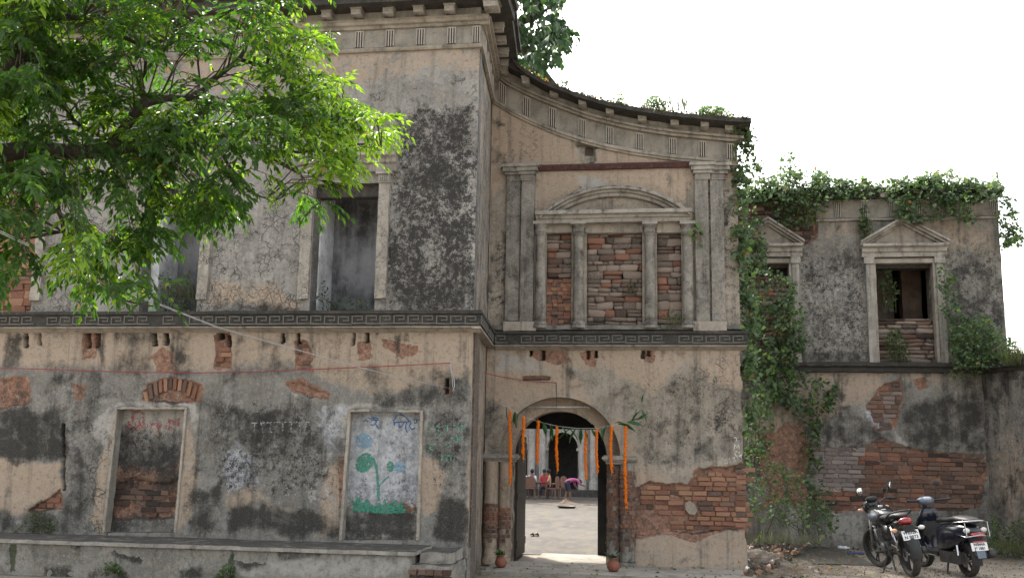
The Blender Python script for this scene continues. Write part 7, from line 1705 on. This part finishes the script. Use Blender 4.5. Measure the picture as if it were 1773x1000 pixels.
lp(MC,'centre_stand',MBLK,lambda b:[b.tube([(-.2,.1,.26),(-.34,.13,.08),(-.38,.14,.08)],.014,6)]); lp(MC,'footpeg',RUB,lambda b:b.tube([(-.02,.12,.3),(-.02,.26,.31)],.016,6)); lp(MC,'footpeg',RUB,lambda b:b.tube([(-.38,.12,.36),(-.4,.24,.37)],.014,6)); lp(MC,'saree_guard',MBLK,lambda b:[b.tube([(-.45,.15,.68),(-.5,.17,.45),(-.75,.17,.42),(-.8,.15,.6)],.009,5)])
# ---------- scooter
p=onZ(1680,998); wb=1.24; hd=heading(p,1602,wb*S); X0=p[0]-math.sin(hd)*.6*S; Y0=p[1]+math.cos(hd)*.6*S
SC=thing('scooter',(X0,Y0,0),'dark scooter with chrome rear rail and clear tail indicators, parked at far right','scooter'); SC.scale=(S,S,S); SC.rotation_euler=(R(-4),0,math.pi/2+hd)
r_,f_=wheel(SC,-.60,.225,.1),wheel(SC,.66,.225,.09,yaw=R(12))
NAVY=simple('dark_navy_paint',(.012,.014,.024),.2,var=.2,spec=.7)
def loft(b,secs,n=14,p=.6):
    vs=[]
    for (x,y0,w,z0,z1) in secs:
        for k in range(n):
            a=2*math.pi*k/n; c=math.cos(a);s=math.sin(a); vs.append((x,y0+w*np.sign(c)*abs(c)**p,(z0+z1)/2+(z1-z0)/2*np.sign(s)*abs(s)**p))
    m=len(secs); b.add(vs,[(i*n+k,(i+1)*n+k,(i+1)*n+(k+1)%n,i*n+(k+1)%n) for i in range(m-1) for k in range(n)]+[tuple(range(n)),tuple((m-1)*n+k for k in reversed(range(n)))])
lp(SC,'rear_body',NAVY,lambda b:loft(b,[(-.9,0,.06,.60,.68),(-.8,0,.15,.54,.72),(-.6,0,.19,.42,.74),(-.35,0,.2,.34,.73),(-.12,0,.17,.28,.70),(-.02,0,.12,.26,.6)]),True)
lp(SC,'seat',SEATM,lambda b:loft(b,[(.02,0,.08,.70,.75),(-.1,0,.13,.72,.79),(-.4,0,.15,.735,.81),(-.55,0,.14,.75,.84),(-.82,0,.12,.745,.82),(-.9,0,.05,.75,.79)],12),True)
lp(SC,'footboard',MBLK,lambda b:b.rbox(-.06,.42,-.16,.16,.24,.31,step=.08,j=.004))
def apron(b):
    secs=[(.42,.15,.24,.34),(.46,.19,.34,.5),(.44,.2,.5,.66),(.40,.17,.66,.84),(.36,.1,.84,.96)]
    vs=[];n=9
    for (x,w,z0,z1) in secs:
        for k in range(n): t=-1+2*k/(n-1); vs.append((x+.1*(1-t*t),w*t,(z0+z1)/2))
    for (x,w,z0,z1) in secs:
        for k in range(n): t=-1+2*k/(n-1); vs.append((x-.03+.08*(1-t*t),w*t,(z0+z1)/2))
    m=len(secs)*n; fs=[(i*n+k,i*n+k+1,(i+1)*n+k+1,(i+1)*n+k) for i in range(len(secs)-1) for k in range(n-1)]; fs+=[tuple(reversed([q+m for q in f])) for f in fs]
    e=[i*n for i in range(len(secs))]; 
    for i in range(len(secs)-1): fs+=[(i*n,(i+1)*n,(i+1)*n+m,i*n+m),(i*n+n-1,i*n+n-1+m,(i+1)*n+n-1+m,(i+1)*n+n-1)]
    fs+=[tuple(range((len(secs)-1)*n,len(secs)*n))+tuple(m+q for q in reversed(range((len(secs)-1)*n,len(secs)*n)))]
    b.add(vs,fs)
lp(SC,'leg_shield',NAVY,apron,True); lp(SC,'glove_box',MBLK,lambda b:b.rbox(.3,.43,-.12,.12,.5,.7,step=.06,j=.008)); lp(SC,'front_apron',NAVY,lambda b:b.ell((.52,0,.55),(.08,.13,.24),14,10),True)
fender(.66,.225,.26,R(0),R(165),.065,NAVY,'scooter'); fender(-.6,.225,.27,R(60),R(190),.07,MBLK,'scooter')
lp(SC,'steering_column',MBLK,lambda b:b.tube([(.62,0,.3),(.42,0,.98)],.03,8)); 
hn=lp(SC,'handlebar_cowl',GREYB,lambda b:b.ell((.40,0,1.0),(.085,.14,.07),16,10),True); lp(SC,'instrument_panel',simple('pale_dial',(.4,.42,.46),.15),lambda b:b.ell((.345,0,1.035),(.03,.075,.03),12,8),True,parent=hn); lp(SC,'headlamp',LENSW,lambda b:b.ell((.475,0,.99),(.03,.09,.06),12,8),True,parent=hn)
for s in (-1,1):
    lp(SC,'handlebar',MBLK,lambda b:b.tube([(.38,s*.1,1.0),(.33,s*.25,1.01),(.28,s*.35,1.02)],[.02,.017,.02],8),True); lp(SC,'brake_lever',CHROME,lambda b:b.tube([(.38,s*.2,1.0),(.36,s*.33,1.0)],.007,5))
    lp(SC,'indicator',LENSW,lambda b:b.ell((-.87,s*.125,.655),(.03,.05,.035),12,8),True)
    lp(SC,'floor_trim',ALU,lambda b:b.tube([(.44,s*.17,.45),(.3,s*.18,.26),(-.05,s*.17,.25)],.008,5),True)
lp(SC,'mirror',MBLK,lambda b:(b.tube([(.36,-.14,1.05),(.36,-.17,1.22)],.007,5),b.ell((.36,-.18,1.25),(.014,.05,.035),12,8)))
lp(SC,'tail_lamp',LENSR,lambda b:b.ell((-.93,0,.60),(.03,.11,.035),14,8),True); lp(SC,'reflector_strip',simple('pink_reflector',(.4,.06,.12),.3),lambda b:b.box(-.945,-.935,-.08,.08,.5,.515))
lp(SC,'grab_rail',CHROME,lambda b:b.tube([(-.5,.17,.72),(-.7,.2,.76),(-.92,.16,.78),(-.97,0,.79),(-.92,-.16,.78),(-.7,-.2,.76),(-.5,-.17,.72)],.012,7),True)
lp(SC,'bumper_rail',CHROME,lambda b:b.tube([(-.7,.19,.6),(-.92,.17,.57),(-.99,0,.60),(-.92,-.17,.57),(-.7,-.19,.6)],.009,6),True); lp(SC,'rail_upright',CHROME,lambda b:b.tube([(-.9,.165,.78),(-.93,.165,.57)],.008,5)); lp(SC,'rail_upright',CHROME,lambda b:b.tube([(-.9,-.165,.78),(-.93,-.165,.57)],.008,5))
pl=lp(SC,'number_plate',PLATE,lambda b:b.box(-.006,.006,-.115,.115,-.055,.055)); pl.location=(-.93,0,.44); pl.rotation_euler=(0,R(12),0)
for tx,zz in (('WB44A',.026),('J9 1881',-.027)): textpart(SC,pl,tx,.052,INK,Matrix.Translation((-.0068,0,zz))@MT)
lp(SC,'mudguard_extension',MBLK,lambda b:b.prism([(-.80,.56),(-.88,.56),(-.96,.32),(-.92,.32)],-.085,.085)); lp(SC,'mud_flap',simple('blue_grey_flap',(.12,.15,.19),.5),lambda b:b.prism([(-.945,.385),(-.935,.385),(-.97,.29),(-.98,.29)],-.06,.06))
lp(SC,'exhaust',simple('black_silencer',(.025,.025,.025),.4),lambda b:b.tube([(-.15,-.12,.2),(-.4,-.19,.24),(-.5,-.2,.27),(-.88,-.21,.34),(-.9,-.21,.345)],[.02,.03,.062,.068,.03],12),True)
lp(SC,'engine',simple('scooter_engine',(.06,.06,.06),.5,metal=.4),lambda b:b.rbox(-.62,-.15,.05,.17,.18,.34,step=.07,j=.012)); lp(SC,'rear_shock',CHROME,lambda b:b.tube([(-.6,.14,.3),(-.55,.12,.58)],.025,8)); lp(SC,'centre_stand',MBLK,lambda b:b.tube([(-.25,.1,.2),(-.3,.16,.04),(-.36,.17,.03)],.014,6))
lp(SC,'rubber_mat',RUB,lambda b:b.box(.02,.38,-.12,.12,.3135,.3185))

def fallen(label,pts,n):
    P=inpoly_pts(pts,n); Q=np.array([(*onZ(a,c,.05),.052) for a,c in P]); Q[:,2]+=rng.random(n)*.01
    T=tints(n,.15,.55); o=leaves('fallen_leaves',NEEM,None,Q,np.stack([rng.normal(0,1,n),rng.normal(0,1,n),rng.normal(0,.12,n)],1),rng.uniform(.03,.07,n),T,aspect=.25,fold=.1,droop=.2,tpl='rhomb',kind='stuff'); setp(o,label,'leaves')
fallen('fallen leaves and straw littering the cement apron before the entrance',[(830,975),(1290,975),(1300,1003),(820,1003)],150)
fallen('fallen leaves littering the ground left of the parked motorcycle',[(1300,950),(1500,945),(1500,1003),(1300,1003)],260)
fallen('fallen leaves on the ground around the parked scooter',[(1500,950),(1773,945),(1773,1003),(1500,1003)],160)
